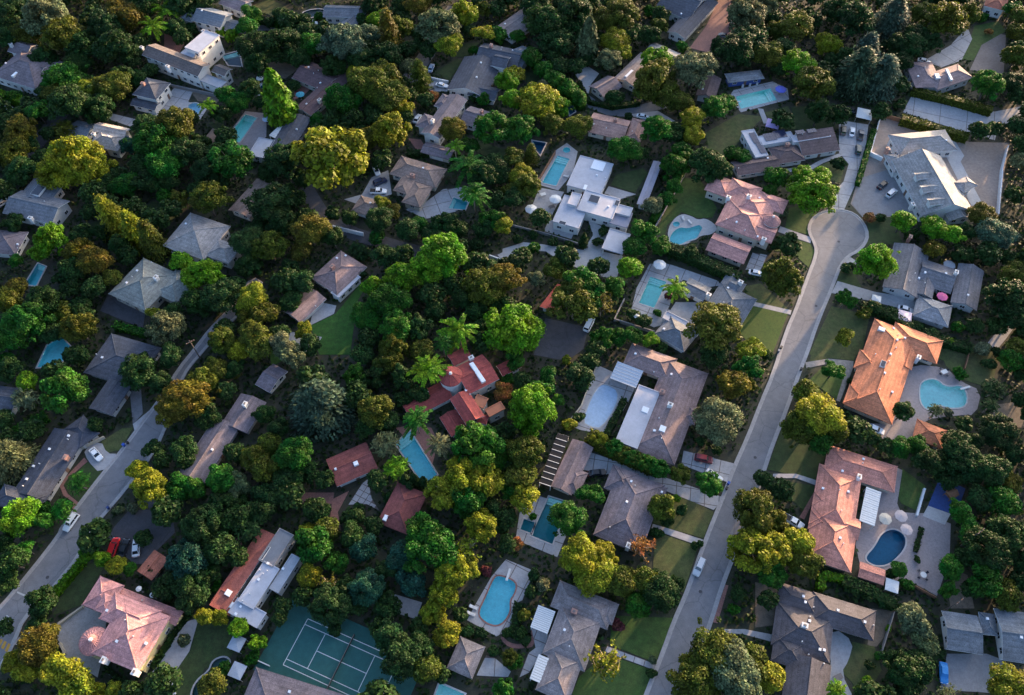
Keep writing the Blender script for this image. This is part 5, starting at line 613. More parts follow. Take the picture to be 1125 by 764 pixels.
 (-117.8,21.6,3.09,4.53,'broadleaf','olive'),(-129.4,24.4,4.27,5.52,'broadleaf','dark'),(-148.7,28.6,2.75,3.63,'broadleaf','green'),(-154.3,43.5,4.06,3.97,'broadleaf','dark'),(-144.4,17.8,3.84,4.88,'broadleaf','bronze'),(-144.8,12.1,4.88,5.66,'broadleaf','olive'),
 (-133.9,11.5,5.26,6.47,'broadleaf','dark'),(-129.3,8.8,4.5,4.44,'broadleaf','olive'),(-136.7,4.4,6.61,7.13,'broadleaf','green'),(-140.0,-0.1,5.47,5.42,'broadleaf','green'),(-121.3,2.7,5.52,6.11,'broadleaf','olive'),(-124.9,11.6,4.12,3.97,'broadleaf','dark'),
 (-129.6,2.5,4.06,4.01,'broadleaf','dark'),(-122.0,17.6,3.82,5.12,'broadleaf','dark'),(-98.8,27.8,3.72,4.69,'broadleaf','bright'),(-90.6,21.3,6.52,6.07,'broadleaf','bright'),(-84.3,13.8,6.05,5.6,'broadleaf','dark'),(-90.3,12.3,4.87,5.32,'broadleaf','dark'),
 (-96.7,2.8,6.26,5.94,'broadleaf','grey'),(-102.6,9.4,2.81,3.54,'broadleaf','golden'),(-97.1,7.9,4.11,4.48,'broadleaf','dark'),(-79.3,33.4,5.55,6.76,'broadleaf','dark'),(-78.5,41.3,4.05,4.27,'broadleaf','dark'),(-78.7,26.3,4.66,4.27,'broadleaf','dark'),
 (-74.8,13.9,4.92,5.46,'broadleaf','golden'),(-75.7,8.5,3.73,3.68,'broadleaf','olive'),(-80.6,-1.2,4.75,5.85,'broadleaf','olive'),(-72.2,0.3,4.77,6.1,'broadleaf','olive'),(-75.9,-3.8,3.28,4.45,'broadleaf','golden'),(-133.6,23.6,3.13,2.03,'shrub','dark'),
 (-126.7,39.7,3.6,3.87,'broadleaf','dark'),(-81.5,18.4,3.46,4.13,'broadleaf','dark'),(-115.0,59.1,3.35,4.66,'broadleaf','dark'),(-118.8,34.0,3.57,4.96,'broadleaf','dark'),(-74.9,47.5,7.34,8.22,'broadleaf','dark'),(-70.9,42.0,5.65,5.67,'broadleaf','dark'),
 (-72.6,31.7,5.91,6.63,'broadleaf','olive'),(-61.4,38.1,6.34,6.81,'broadleaf','bronze'),(-63.2,31.7,3.94,4.35,'broadleaf','bronze'),(-54.3,36.8,3.6,5.0,'broadleaf','dark'),(-70.6,8.4,4.48,4.96,'broadleaf','olive'),(-61.4,19.7,4.24,4.77,'broadleaf','dark'),
 (-58.6,3.2,3.51,3.53,'broadleaf','golden'),(-63.9,-2.6,4.36,5.61,'broadleaf','grey'),(-69.2,-3.2,4.0,5.3,'broadleaf','olive'),(-50.4,45.6,3.67,3.84,'broadleaf','dark'),(-56.5,49.4,2.9,1.89,'shrub','dark'),(-41.0,42.7,5.25,6.0,'broadleaf','dark'),
 (-37.3,48.2,3.27,3.77,'broadleaf','bronze'),(-40.6,51.6,3.31,3.87,'broadleaf','golden'),(-32.1,39.9,4.43,4.83,'broadleaf','dark'),(-28.8,42.9,3.25,3.54,'broadleaf','green'),(-41.9,39.3,3.24,2.11,'shrub','green'),(-38.5,29.4,3.94,5.0,'broadleaf','dark'),
 (-20.5,42.5,4.43,5.14,'broadleaf','dark'),(-16.1,40.6,3.63,3.96,'broadleaf','dark'),(-11.8,52.1,5.62,7.6,'palm','green'),(-8.8,41.7,3.62,3.83,'broadleaf','dark'),(-2.9,42.0,3.83,4.57,'broadleaf','golden'),(-5.8,43.7,4.44,4.91,'broadleaf','green'),
 (0.0,56.8,3.75,3.82,'broadleaf','olive'),(-19.6,26.9,7.79,7.94,'broadleaf','bright'),(-25.1,23.1,6.92,7.15,'broadleaf','bright'),(-31.8,19.8,6.53,6.82,'broadleaf','bright'),(-35.4,11.7,7.06,6.25,'broadleaf','green'),(-40.3,17.9,4.19,4.77,'broadleaf','bright'),
 (-41.4,7.8,5.22,4.67,'broadleaf','green'),(-32.5,2.4,6.23,6.54,'broadleaf','green'),(-25.1,31.7,3.48,4.4,'fan','grey'),(-8.2,16.4,6.84,6.69,'broadleaf','olive'),(-2.7,19.0,5.73,6.78,'broadleaf','bronze'),(-5.6,23.1,4.26,4.85,'broadleaf','dark'),
 (0.0,26.0,4.28,4.66,'broadleaf','dark'),(-13.8,14.1,4.17,4.06,'broadleaf','dark'),(-2.7,12.2,4.13,4.3,'broadleaf','dark'),(0.4,1.6,8.1,6.52,'broadleaf','bright'),(-14.5,0.9,6.13,7.6,'palm','bright'),(-18.9,-3.1,3.59,7.6,'palm','green'),
 (-32.8,-3.8,5.09,5.67,'broadleaf','olive'),(-24.9,-4.4,4.01,5.37,'broadleaf','olive'),(-45.7,25.0,2.16,1.41,'shrub','dark'),(-24.9,39.7,3.61,3.94,'broadleaf','dark'),(-66.1,25.9,3.52,3.59,'broadleaf','dark'),(-64.1,13.5,3.77,3.74,'broadleaf','dark'),
 (-46.4,33.4,3.59,2.34,'shrub','dark'),(-22.5,36.4,3.19,4.39,'broadleaf','dark'),(-10.9,36.7,2.82,1.83,'shrub','dark'),(-41.4,-5.0,3.99,4.45,'broadleaf','dark'),(-21.8,9.9,3.75,4.08,'broadleaf','dark'),(-26.1,3.2,4.05,5.36,'broadleaf','dark'),
 (-10.2,9.1,4.1,4.03,'broadleaf','dark'),(4.6,58.1,5.39,5.72,'broadleaf','olive'),(0.8,52.5,3.73,5.12,'broadleaf','dark'),(51.7,58.0,3.36,4.71,'broadleaf','green'),(44.3,50.4,3.69,4.1,'broadleaf','grey'),(49.2,54.0,3.33,3.46,'broadleaf','green'),
 (39.9,38.2,4.41,5.63,'broadleaf','green'),(36.7,33.2,3.78,4.81,'broadleaf','green'),(35.1,25.5,3.89,4.68,'broadleaf','bright'),(45.5,33.7,3.18,4.29,'broadleaf','green'),(19.9,16.8,6.35,7.31,'pine','green'),(17.6,10.1,7.07,7.74,'pine','olive'),
 (22.2,13.8,5.47,6.78,'pine','green'),(16.1,14.1,4.85,6.41,'pine','olive'),(25.6,10.5,4.5,5.48,'sparse','bronze'),(6.6,34.9,2.61,1.7,'shrub','green'),(12.5,25.7,3.71,3.87,'broadleaf','olive'),(7.1,21.4,3.29,4.18,'broadleaf','grey'),  # the sparse entry stands in for the leaning pine's visible limbs
 (29.9,17.9,3.84,4.82,'broadleaf','green'),(27.9,13.3,3.04,4.0,'broadleaf','dark'),(47.2,15.8,4.47,7.6,'palm','bright'),(47.1,17.4,2.13,1.38,'shrub','red'),(56.6,1.7,7.97,8.76,'broadleaf','olive'),(66.3,-3.1,3.98,3.99,'broadleaf','golden'),
 (25.5,1.0,3.66,3.78,'broadleaf','green'),(29.9,1.3,3.3,3.37,'broadleaf','green'),(34.2,1.5,3.31,4.31,'broadleaf','green'),(38.8,0.3,2.94,3.6,'broadleaf','bright'),(64.1,25.3,1.58,1.02,'shrub','bright'),(1.5,39.1,2.03,1.32,'shrub','dark'),
 (6.7,41.1,1.84,1.19,'shrub','dark'),(12.6,38.2,1.82,1.19,'shrub','dark'),(21.9,36.8,1.8,3.99,'cypress','dark'),(28.3,42.4,2.04,1.33,'shrub','dark'),(26.5,38.1,2.03,1.32,'shrub','dark'),(17.7,37.4,1.62,1.05,'shrub','dark'),
 (33.5,23.0,1.57,1.02,'shrub','grey'),(42.3,11.2,1.53,0.99,'shrub','green'),(42.3,-1.5,2.22,1.44,'shrub','dark'),(35.2,10.0,2.28,1.48,'shrub','dark'),(94.3,54.1,7.75,6.09,'broadleaf','bright'),(120.5,43.1,4.47,5.53,'broadleaf','bright'),
 (129.8,41.1,4.62,4.56,'broadleaf','bright'),(133.8,37.8,4.39,5.03,'broadleaf','bright'),(127.6,32.8,3.96,4.25,'broadleaf','bronze'),(107.2,25.2,6.76,7.29,'broadleaf','bright'),(78.6,20.2,7.28,6.4,'broadleaf','olive'),(136.0,31.3,3.95,3.78,'broadleaf','dark'),
 (145.6,45.4,4.87,5.13,'broadleaf','bronze'),(146.5,37.4,6.73,5.44,'broadleaf','bluish'),(142.2,12.6,7.08,7.2,'broadleaf','dark'),(148.9,22.3,4.98,4.74,'broadleaf','olive'),(143.0,7.6,4.86,4.98,'broadleaf','dark'),(96.6,13.9,3.81,4.34,'broadleaf','green'),
 (93.7,1.3,3.02,3.43,'broadleaf','golden'),(102.4,10.8,2.47,1.61,'shrub','olive'),(105.6,12.8,2.67,1.74,'shrub','dark'),(110.7,10.9,2.28,1.48,'shrub','dark'),(116.3,5.9,2.26,1.47,'shrub','dark'),(119.9,3.9,2.06,1.34,'shrub','dark'),
 (124.4,0.7,1.86,1.21,'shrub','bright'),(127.9,5.9,2.26,1.47,'shrub','green'),(132.1,-1.7,2.77,1.8,'shrub','grey'),(138.3,5.3,3.35,3.43,'broadleaf','dark'),(100.8,27.8,1.98,1.29,'shrub','dark'),(102.9,28.5,1.59,1.03,'shrub','dark'),
 (112.9,47.9,2.07,1.34,'shrub','rust'),(116.3,47.9,2.07,1.34,'shrub','dark'),(85.6,50.4,2.08,1.35,'shrub','grey'),(80.8,36.7,2.02,1.31,'shrub','dark'),(140.5,-3.7,3.63,4.86,'broadleaf','olive'),(82.2,56.7,2.51,3.96,'broadleaf','green'),
 (124.4,40.8,2.44,1.59,'shrub','dark'),(139.8,39.4,3.22,4.23,'broadleaf','dark'),(-119.2,-17.9,7.45,6.32,'dome','green'),(-131.4,-13.8,3.19,4.36,'broadleaf','bright'),(-130.3,-19.0,3.65,4.4,'fan','grey'),(-136.9,-10.3,4.62,4.81,'broadleaf','dark'),
 (-101.4,-11.3,5.85,5.18,'broadleaf','dark'),(-94.5,-14.5,3.9,4.4,'broadleaf','dark'),(-93.7,-5.8,3.62,5.0,'broadleaf','dark'),(-127.6,-36.6,6.29,6.35,'cedar','grey'),(-85.8,-19.7,6.86,5.66,'broadleaf','bronze'),(-83.3,-14.3,4.61,5.23,'broadleaf','olive'),
 (-89.6,-23.1,5.15,5.35,'broadleaf','bronze'),(-80.3,-24.4,3.79,3.92,'broadleaf','dark'),(-80.6,-10.0,3.59,4.35,'broadleaf','olive'),(-94.9,-39.2,3.31,3.51,'broadleaf','golden'),(-89.6,-44.8,4.89,5.94,'broadleaf','golden'),(-83.4,-44.0,3.92,3.93,'broadleaf','green'),
 (-78.8,-44.9,3.27,4.63,'broadleaf','green'),(-65.3,-36.6,4.66,5.03,'broadleaf','olive'),(-72.7,-42.5,4.6,4.95,'broadleaf','green'),(-68.4,-43.5,4.26,4.43,'broadleaf','grey'),(-69.0,-47.8,3.55,3.95,'broadleaf','dark'),(-66.9,-52.2,4.45,4.2,'broadleaf','dark'),
 (-94.7,-48.5,1.64,1.07,'shrub','grey'),(-98.2,-49.1,1.47,0.96,'shrub','grey'),(-108.6,-42.9,3.25,4.4,'fan','green'),(-119.4,-52.8,5.1,5.78,'broadleaf','bright'),(-116.8,-49.3,2.61,1.7,'shrub','green'),(-110.4,-50.4,3.36,4.4,'fan','green'),
 (-76.3,-9.6,3.24,3.65,'broadleaf','dark'),(-92.6,-33.4,3.03,3.87,'broadleaf','dark'),(-84.2,-34.4,3.68,4.47,'broadleaf','dark'),(-73.0,-49.9,3.86,4.63,'broadleaf','dark'),(-140.4,-6.2,2.89,3.18,'broadleaf','green'),(-133.9,-24.8,3.09,3.34,'broadleaf','dark'),
 (-50.1,-22.2,9.2,8.82,'cedar','bluish'),(-60.9,-5.9,4.34,5.12,'broadleaf','grey'),(-33.8,-8.7,4.67,4.78,'broadleaf','olive'),(-37.5,-12.2,3.57,4.23,'broadleaf','dark'),(-29.5,-12.9,4.27,5.46,'broadleaf','dark'),(-36.1,-23.6,5.14,6.32,'broadleaf','olive'),
 (-38.0,-27.1,3.41,3.62,'broadleaf','dark'),(-32.6,-25.0,3.1,3.63,'broadleaf','dark'),(-22.3,-12.0,5.93,7.6,'palm','bright'),(-24.5,-27.1,4.65,7.6,'palm','green'),(-32.8,-32.3,3.42,4.4,'fan','grey'),(-29.5,-39.0,3.47,4.4,'fan','bright'),
 (-27.0,-41.8,1.49,3.43,'cypress','dark'),(-24.6,-41.9,1.59,3.6,'cypress','dark'),(-22.2,-42.4,1.48,3.42,'cypress','dark'),(-25.7,-43.6,1.32,3.12,'cypress','dark'),(-9.0,-34.9,7.57,6.98,'dome','green'),(-4.2,-36.4,3.68,4.53,'broadleaf','green'),
 (-18.7,-33.9,4.15,7.6,'palm','grey'),(-12.3,-43.5,6.17,7.2,'pine','golden'),(-7.0,-43.3,5.45,6.77,'pine','golden'),(-16.3,-46.4,5.41,6.74,'pine','golden'),(-11.6,-48.3,5.38,6.73,'pine','green'),(0.0,-33.6,3.05,4.31,'broadleaf','olive'),
 (-2.5,-16.2,2.82,3.47,'broadleaf','rust'),(-1.3,-11.3,2.16,1.41,'shrub','green'),(-54.8,-36.0,5.35,6.49,'broadleaf','green'),(-62.5,-33.0,3.72,4.42,'broadleaf','olive'),(-62.2,-40.2,4.6,5.56,'broadleaf','olive'),(-60.4,-45.9,4.24,4.13,'broadleaf','dark'),
 (-52.8,-40.8,3.96,4.16,'broadleaf','dark'),(-48.0,-50.2,3.53,3.88,'broadleaf','dark'),(-38.0,-49.3,2.29,1.49,'shrub','dark'),(-40.0,-51.5,2.59,1.69,'shrub','dark'),(-65.5,-23.5,3.12,3.5,'broadleaf','dark'),(-61.0,-27.9,3.43,3.89,'broadleaf','dark'),
 (-56.7,-42.3,3.61,4.65,'broadleaf','dark'),(-61.3,-50.4,3.54,4.36,'broadleaf','dark'),(-42.7,-11.6,3.92,4.47,'broadleaf','green'),(-24.9,-17.4,3.16,4.3,'broadleaf','dark'),(-30.5,-46.0,1.98,1.29,'shrub','dark'),(0.0,-45.1,3.26,3.67,'broadleaf','green'),
 (-5.8,-50.2,3.55,3.82,'broadleaf','dark'),(-32.8,-25.9,2.09,1.36,'shrub','dark'),(5.6,-22.7,7.24,7.25,'broadleaf','bright'),(7.7,-17.0,3.52,4.78,'broadleaf','green'),(3.8,-26.7,4.12,4.16,'broadleaf','bright'),(3.0,-35.9,5.68,6.37,'broadleaf','olive'),
 (1.8,-42.0,4.27,5.38,'broadleaf','olive'),(3.0,-47.7,4.52,5.26,'broadleaf','golden'),(9.7,-12.2,3.38,4.28,'broadleaf','green'),(18.1,-12.4,3.91,4.62,'broadleaf','dark'),(15.4,-4.8,1.54,1.0,'shrub','golden'),(22.3,-30.7,2.88,3.15,'dome','golden'),
 (26.5,-33.2,2.71,3.35,'dome','green'),(30.6,-35.8,2.84,3.2,'dome','green'),(34.1,-37.4,2.83,3.12,'dome','green'),(37.3,-38.8,2.82,3.64,'dome','green'),(42.8,-40.5,3.14,3.48,'dome','olive'),(48.9,-43.5,3.61,4.36,'dome','green'),
 (53.5,-26.0,6.78,5.52,'broadleaf','grey'),(59.5,-15.1,4.58,5.33,'broadleaf','bronze'),(64.3,-9.7,4.28,5.16,'broadleaf','green'),(56.0,-4.7,5.04,4.51,'broadleaf','dark'),(58.8,-51.5,6.05,7.13,'broadleaf','olive'),(19.6,-45.9,3.57,4.01,'broadleaf','green'),
 (13.6,-52.8,4.8,5.71,'broadleaf','green'),(36.8,-49.9,3.54,4.78,'broadleaf','olive'),(42.2,-49.2,1.96,1.27,'shrub','dark'),(5.2,-50.7,1.24,0.81,'shrub','green'),(17.9,-23.0,1.75,1.14,'shrub','dark'),(12.2,-18.9,2.45,2.95,'broadleaf','green'),
 (15.2,-25.2,2.09,1.36,'shrub','golden'),(49.5,-30.0,1.55,1.01,'shrub','dark'),(53.5,-32.7,1.54,1.0,'shrub','dark'),(41.5,-45.9,1.32,0.86,'shrub','bright'),(65.4,-12.8,2.16,1.4,'shrub','olive'),(0.7,-6.9,3.25,4.27,'broadleaf','green'),
 (78.9,-25.8,6.8,7.86,'broadleaf','golden'),(74.6,-28.9,5.42,5.78,'broadleaf','olive'),(83.4,-28.7,5.1,5.41,'broadleaf','olive'),(79.2,-17.5,4.19,4.36,'broadleaf','olive'),(79.2,-31.9,4.06,4.92,'broadleaf','green'),(87.7,-10.1,3.4,3.9,'broadleaf','green'),
 (103.1,-23.1,3.29,4.68,'broadleaf','dark'),(123.9,-9.4,2.17,1.41,'shrub','green'),(100.0,-33.4,3.21,3.92,'broadleaf','green'),(104.5,-32.8,3.53,3.98,'broadleaf','green'),(106.4,-37.8,4.3,4.69,'broadleaf','dark'),(113.0,-34.3,4.99,5.76,'broadleaf','dark'),
 (114.2,-38.8,5.64,5.4,'broadleaf','dark'),(110.0,-41.3,3.61,3.78,'broadleaf','dark'),(129.5,-16.0,3.49,4.4,'fan','dark'),(138.1,-6.6,3.97,3.89,'broadleaf','green'),(125.9,-29.3,5.42,5.26,'broadleaf','dark'),(128.4,-34.8,3.7,3.97,'broadleaf','dark'),
 (120.1,-40.3,5.26,5.89,'broadleaf','dark'),(121.3,-47.9,4.21,4.43,'broadleaf','green'),(120.5,-44.4,2.62,3.54,'broadleaf','green'),(109.8,-51.0,3.52,4.35,'broadleaf','green'),(124.7,-42.0,3.63,3.92,'broadleaf','bronze'),(116.2,-47.3,3.9,4.43,'broadleaf','dark'),
 (119.5,-31.6,3.05,4.27,'broadleaf','dark'),(104.1,-36.7,3.0,3.83,'broadleaf','dark'),(127.1,-21.1,2.29,4.4,'fan','dark'),(112.2,-22.6,2.29,4.4,'fan','grey'),(117.2,-21.5,1.58,1.03,'shrub','grey'),(93.3,-11.7,1.44,0.94,'shrub','dark'),
 (89.9,-23.0,1.75,1.14,'shrub','dark'),(132.7,-6.6,2.19,1.42,'shrub','dark'),(104.0,-15.6,1.61,1.05,'shrub','dark'),(136.7,-2.7,2.21,1.44,'shrub','dark'),(-116.4,-59.9,2.51,3.74,'broadleaf','green'),(-117.6,-63.4,4.33,5.54,'broadleaf','dark'),
 (-118.1,-68.0,3.37,3.9,'broadleaf','dark'),(-108.4,-72.8,4.21,4.54,'broadleaf','dark'),(-101.3,-61.0,2.34,3.47,'broadleaf','bright'),(-97.4,-62.3,2.35,3.78,'broadleaf','bright'),(-93.5,-64.0,2.63,3.88,'broadleaf','golden'),(-90.6,-64.5,2.02,3.05,'broadleaf','green'),
 (-76.7,-63.4,5.55,5.56,'broadleaf','teal'),(-74.4,-69.9,5.14,4.79,'broadleaf','dark'),(-80.5,-68.6,3.37,4.07,'broadleaf','dark'),(-71.6,-66.3,3.39,3.85,'broadleaf','dark'),(-69.8,-68.1,1.55,1.01,'shrub','green'),(-74.6,-54.7,5.37,5.59,'broadleaf','dark'),
 (-63.9,-55.4,3.66,4.4,'fan','dark'),(-105.3,-82.7,5.21,5.37,'broadleaf','bronze'),(-110.4,-85.5,3.05,4.01,'broadleaf','golden'),(-106.7,-87.0,3.48,4.08,'broadleaf','golden'),(-99.3,-87.6,4.59,4.72,'broadleaf','golden'),(-94.2,-90.6,4.01,4.88,'broadleaf','golden'),
 (-86.6,-91.6,2.43,3.88,'broadleaf','golden'),(-90.6,-91.7,2.28,2.97,'broadleaf','golden'),(-103.1,-85.0,2.63,4.04,'broadleaf','green'),(-70.3,-75.6,2.26,3.65,'broadleaf','golden'),(-67.1,-75.9,2.25,3.1,'broadleaf','golden'),(-62.2,-78.2,2.52,3.68,'broadleaf','bright'),
 (-57.4,-81.5,2.5,3.21,'broadleaf','bright'),(-74.7,-80.5,1.94,1.26,'shrub','grey'),(-64.5,-86.7,1.91,1.24,'shrub','green'),(-65.5,-90.2,3.15,4.09,'broadleaf','olive'),(-108.2,-77.8,2.23,3.8,'dome','dark'),(-58.5,-84.4,2.07,1.34,'shrub','green'),
 (-85.9,-64.4,2.19,1.42,'shrub','dark'),(-81.1,-70.5,1.85,1.2,'shrub','dark'),(-69.9,-60.2,4.06,4.43,'broadleaf','dark'),(-114.3,-53.0,2.89,4.35,'broadleaf','green'),(-121.7,-58.4,3.46,4.32,'broadleaf','dark'),(-47.6,-59.3,4.4,5.34,'broadleaf','green'),
 (-49.1,-55.9,2.54,3.24,'broadleaf','golden'),(-44.9,-55.6,3.17,4.09,'broadleaf','olive'),(-41.8,-63.4,2.79,3.61,'broadleaf','green'),(-47.5,-66.6,3.23,4.09,'broadleaf','golden'),(-42.8,-68.3,2.91,3.87,'sparse','bronze'),(-41.4,-73.3,5.09,5.4,'broadleaf','dark'),
 (-35.3,-60.1,4.08,4.11,'broadleaf','teal'),(-33.6,-69.5,4.84,5.2,'broadleaf','teal'),(-38.4,-56.7,3.48,4.58,'broadleaf','dark'),(-26.0,-62.4,4.62,4.19,'broadleaf','teal'),(-23.3,-68.0,3.96,4.07,'broadleaf','teal'),(-19.0,-61.2,6.55,7.43,'pine','green'),
 (-21.6,-56.9,5.25,6.65,'pine','green'),(-13.8,-65.9,4.78,6.37,'pine','golden'),(-15.8,-71.3,3.71,5.72,'pine','golden'),(-18.0,-74.5,3.29,3.83,'broadleaf','golden'),(-15.0,-79.3,3.39,3.91,'broadleaf','golden'),(-10.0,-65.1,3.09,5.36,'pine','golden'),
 (-6.8,-55.5,4.58,6.25,'pine','golden'),(-10.2,-60.3,3.75,4.72,'sparse','golden'),(-27.7,-80.6,3.84,5.18,'broadleaf','dark'),(-24.2,-84.7,5.21,4.98,'broadleaf','dark'),(-20.1,-82.6,3.52,4.84,'broadleaf','dark'),(-18.9,-86.8,3.48,4.54,'broadleaf','olive'),  # the sparse entry stands in for visible limbs of the big pine
 (-2.0,-91.3,3.15,3.79,'dome','green'),(-0.5,-84.8,2.2,3.31,'dome','olive'),(-6.2,-64.6,1.57,1.02,'shrub','red'),(-10.3,-78.7,1.8,1.17,'shrub','dark'),(-7.1,-78.6,1.5,0.98,'shrub','dark'),(-4.3,-82.8,1.49,0.97,'shrub','dark'),
 (-1.1,-78.6,1.5,0.98,'shrub','dark'),(-29.2,-64.7,3.09,4.06,'broadleaf','dark'),(-28.5,-73.9,3.32,3.66,'broadleaf','dark'),(-40.5,-77.7,2.11,1.37,'shrub','dark'),(16.3,-63.0,5.87,5.84,'broadleaf','golden'),(19.0,-66.6,5.2,4.82,'broadleaf','golden'),
 (20.9,-62.5,4.65,4.29,'broadleaf','golden'),(31.2,-60.3,3.9,4.88,'sparse','rust'),(25.6,-68.1,4.26,4.39,'broadleaf','olive'),(31.2,-67.5,3.96,4.12,'broadleaf','olive'),(34.6,-71.2,5.1,5.34,'broadleaf','dark'),(29.1,-73.5,3.31,3.89,'broadleaf','green'),
 (20.4,-85.8,4.75,5.75,'sparse','golden'),(44.7,-84.8,7.18,5.72,'broadleaf','olive'),(39.8,-89.4,5.98,6.25,'broadleaf','olive'),(48.4,-89.1,6.23,7.31,'broadleaf','grey'),(52.8,-86.8,4.33,5.6,'broadleaf','olive'),(56.8,-61.4,5.74,6.25,'dome','golden'),
 (35.7,-55.2,1.77,1.15,'shrub','dark'),(38.4,-51.9,1.95,1.27,'shrub','dark'),(51.6,-73.6,1.83,1.19,'shrub','green'),(24.2,-77.1,1.81,1.18,'shrub','red'),(31.2,-87.4,1.32,0.86,'shrub','dark'),(31.8,-84.6,1.18,0.77,'shrub','grey'),
 (0.6,-85.0,2.36,1.53,'shrub','green'),(2.8,-74.9,1.82,1.19,'shrub','olive'),(4.5,-69.4,1.85,1.2,'shrub','dark'),(1.2,-58.4,1.74,2.77,'broadleaf','rust'),(46.0,-57.7,1.12,0.73,'shrub','dark'),(44.5,-58.1,1.28,0.83,'shrub','dark'),
 (5.1,-65.5,1.87,1.22,'shrub','dark'),(7.4,-67.8,1.86,1.21,'shrub','grey'),(2.2,-78.6,1.5,0.98,'shrub','dark'),(34.0,-54.8,1.29,0.84,'shrub','dark'),(62.2,-61.0,5.13,5.19,'dome','golden'),(68.8,-58.8,4.39,5.41,'broadleaf','golden'),
 (69.1,-64.3,4.02,4.74,'broadleaf','olive'),(61.0,-65.9,4.0,4.4,'broadleaf','green'),(63.7,-53.7,3.81,4.62,'broadleaf','olive'),(91.9,-64.6,2.11,2.84,'broadleaf','green'),(93.3,-67.8,1.86,1.21,'shrub','green'),(97.9,-61.5,1.01,0.66,'shrub','dark'),
 (90.5,-77.1,4.45,5.58,'broadleaf','grey'),(92.5,-81.0,3.68,4.45,'broadleaf','grey'),(85.7,-87.7,4.73,5.14,'broadleaf','dark'),(89.2,-86.6,4.03,4.85,'broadleaf','dark'),(86.2,-90.9,3.42,4.24,'broadleaf','dark'),(94.5,-92.8,3.12,4.09,'sparse','grey'),
 (103.5,-64.7,3.1,4.09,'broadleaf','green'),(101.7,-69.5,2.44,3.51,'broadleaf','green'),(110.0,-67.7,4.44,4.9,'broadleaf','green'),(112.3,-61.0,5.61,6.77,'broadleaf','dark'),(118.9,-57.0,5.32,5.31,'broadleaf','dark'),(114.8,-71.3,3.77,3.97,'broadleaf','olive'),
 (110.7,-55.4,3.48,4.35,'broadleaf','green'),(120.4,-63.0,3.43,4.08,'broadleaf','dark'),(106.6,-91.4,5.41,6.66,'broadleaf','golden'),(56.4,-89.0,3.46,4.48,'broadleaf','golden'),(79.0,-89.1,1.46,0.95,'shrub','bright'),(69.2,-92.2,2.62,7.6,'palm','bright'),
 (90.7,-73.2,1.38,0.89,'shrub','dark'),(86.9,-77.7,0.91,0.59,'shrub','bright'),(81.1,-68.4,2.17,1.41,'shrub','dark'),(84.1,-70.0,2.16,1.4,'shrub','dark'),(87.1,-71.7,1.99,1.3,'shrub','dark'),(90.5,-65.1,1.56,1.02,'shrub','dark'),
 (80.4,-85.8,1.33,0.86,'shrub','dark'),(83.1,-83.8,1.19,0.77,'shrub','green'),(61.1,-85.9,1.47,0.96,'shrub','dark'),
]

# ---------------------------------------------------------------- materials
MATS = {}
def new_mat(name):
    m = bpy.data.materials.new(name)
    m.use_nodes = True
    return m, m.node_tree.nodes, m.node_tree.links, m.node_tree.nodes['Principled BSDF']
def ramp_noise(N, L, coord, scale, lo, hi, detail=3.0, rough=0.6, smin=.3, smax=.7):
    n = N.new('ShaderNodeTexNoise'); n.inputs['Scale'].default_value = scale
    n.inputs['Detail'].default_value = detail; n.inputs['Roughness'].default_value = rough
    L.new(coord, n.inputs['Vector'])
    r = N.new('ShaderNodeMapRange'); r.inputs[1].default_value = smin; r.inputs[2].default_value = smax
    r.inputs[3].default_value = lo; r.inputs[4].default_value = hi
    L.new(n.outputs['Fac'], r.inputs[0])
    return r.outputs[0]
def mul(N, L, a, b):
    m = N.new('ShaderNodeMath'); m.operation = 'MULTIPLY'
    L.new(a, m.inputs[0]); L.new(b, m.inputs[1])
    return m.outputs[0]
def mixcol(N, L, fac, a, b):
    m = N.new('ShaderNodeMix'); m.data_type = 'RGBA'
    for s, v in ((0, fac), (6, a), (7, b)):
        if hasattr(v, 'is_output'): L.new(v, m.inputs[s])
        else: m.inputs[s].default_value = v if s == 0 else (*v, 1)
    return m.outputs[2]
def scaled(N, L, colour, fac):
    m = N.new('ShaderNodeMix'); m.data_type = 'RGBA'; m.blend_type = 'MULTIPLY'; m.inputs[0].default_value = 1
    if hasattr(colour, 'is_output'): L.new(colour, m.inputs[6])
    else: m.inputs[6].default_value = (*colour, 1)
    L.new(fac, m.inputs[7])
    return m.outputs[2]
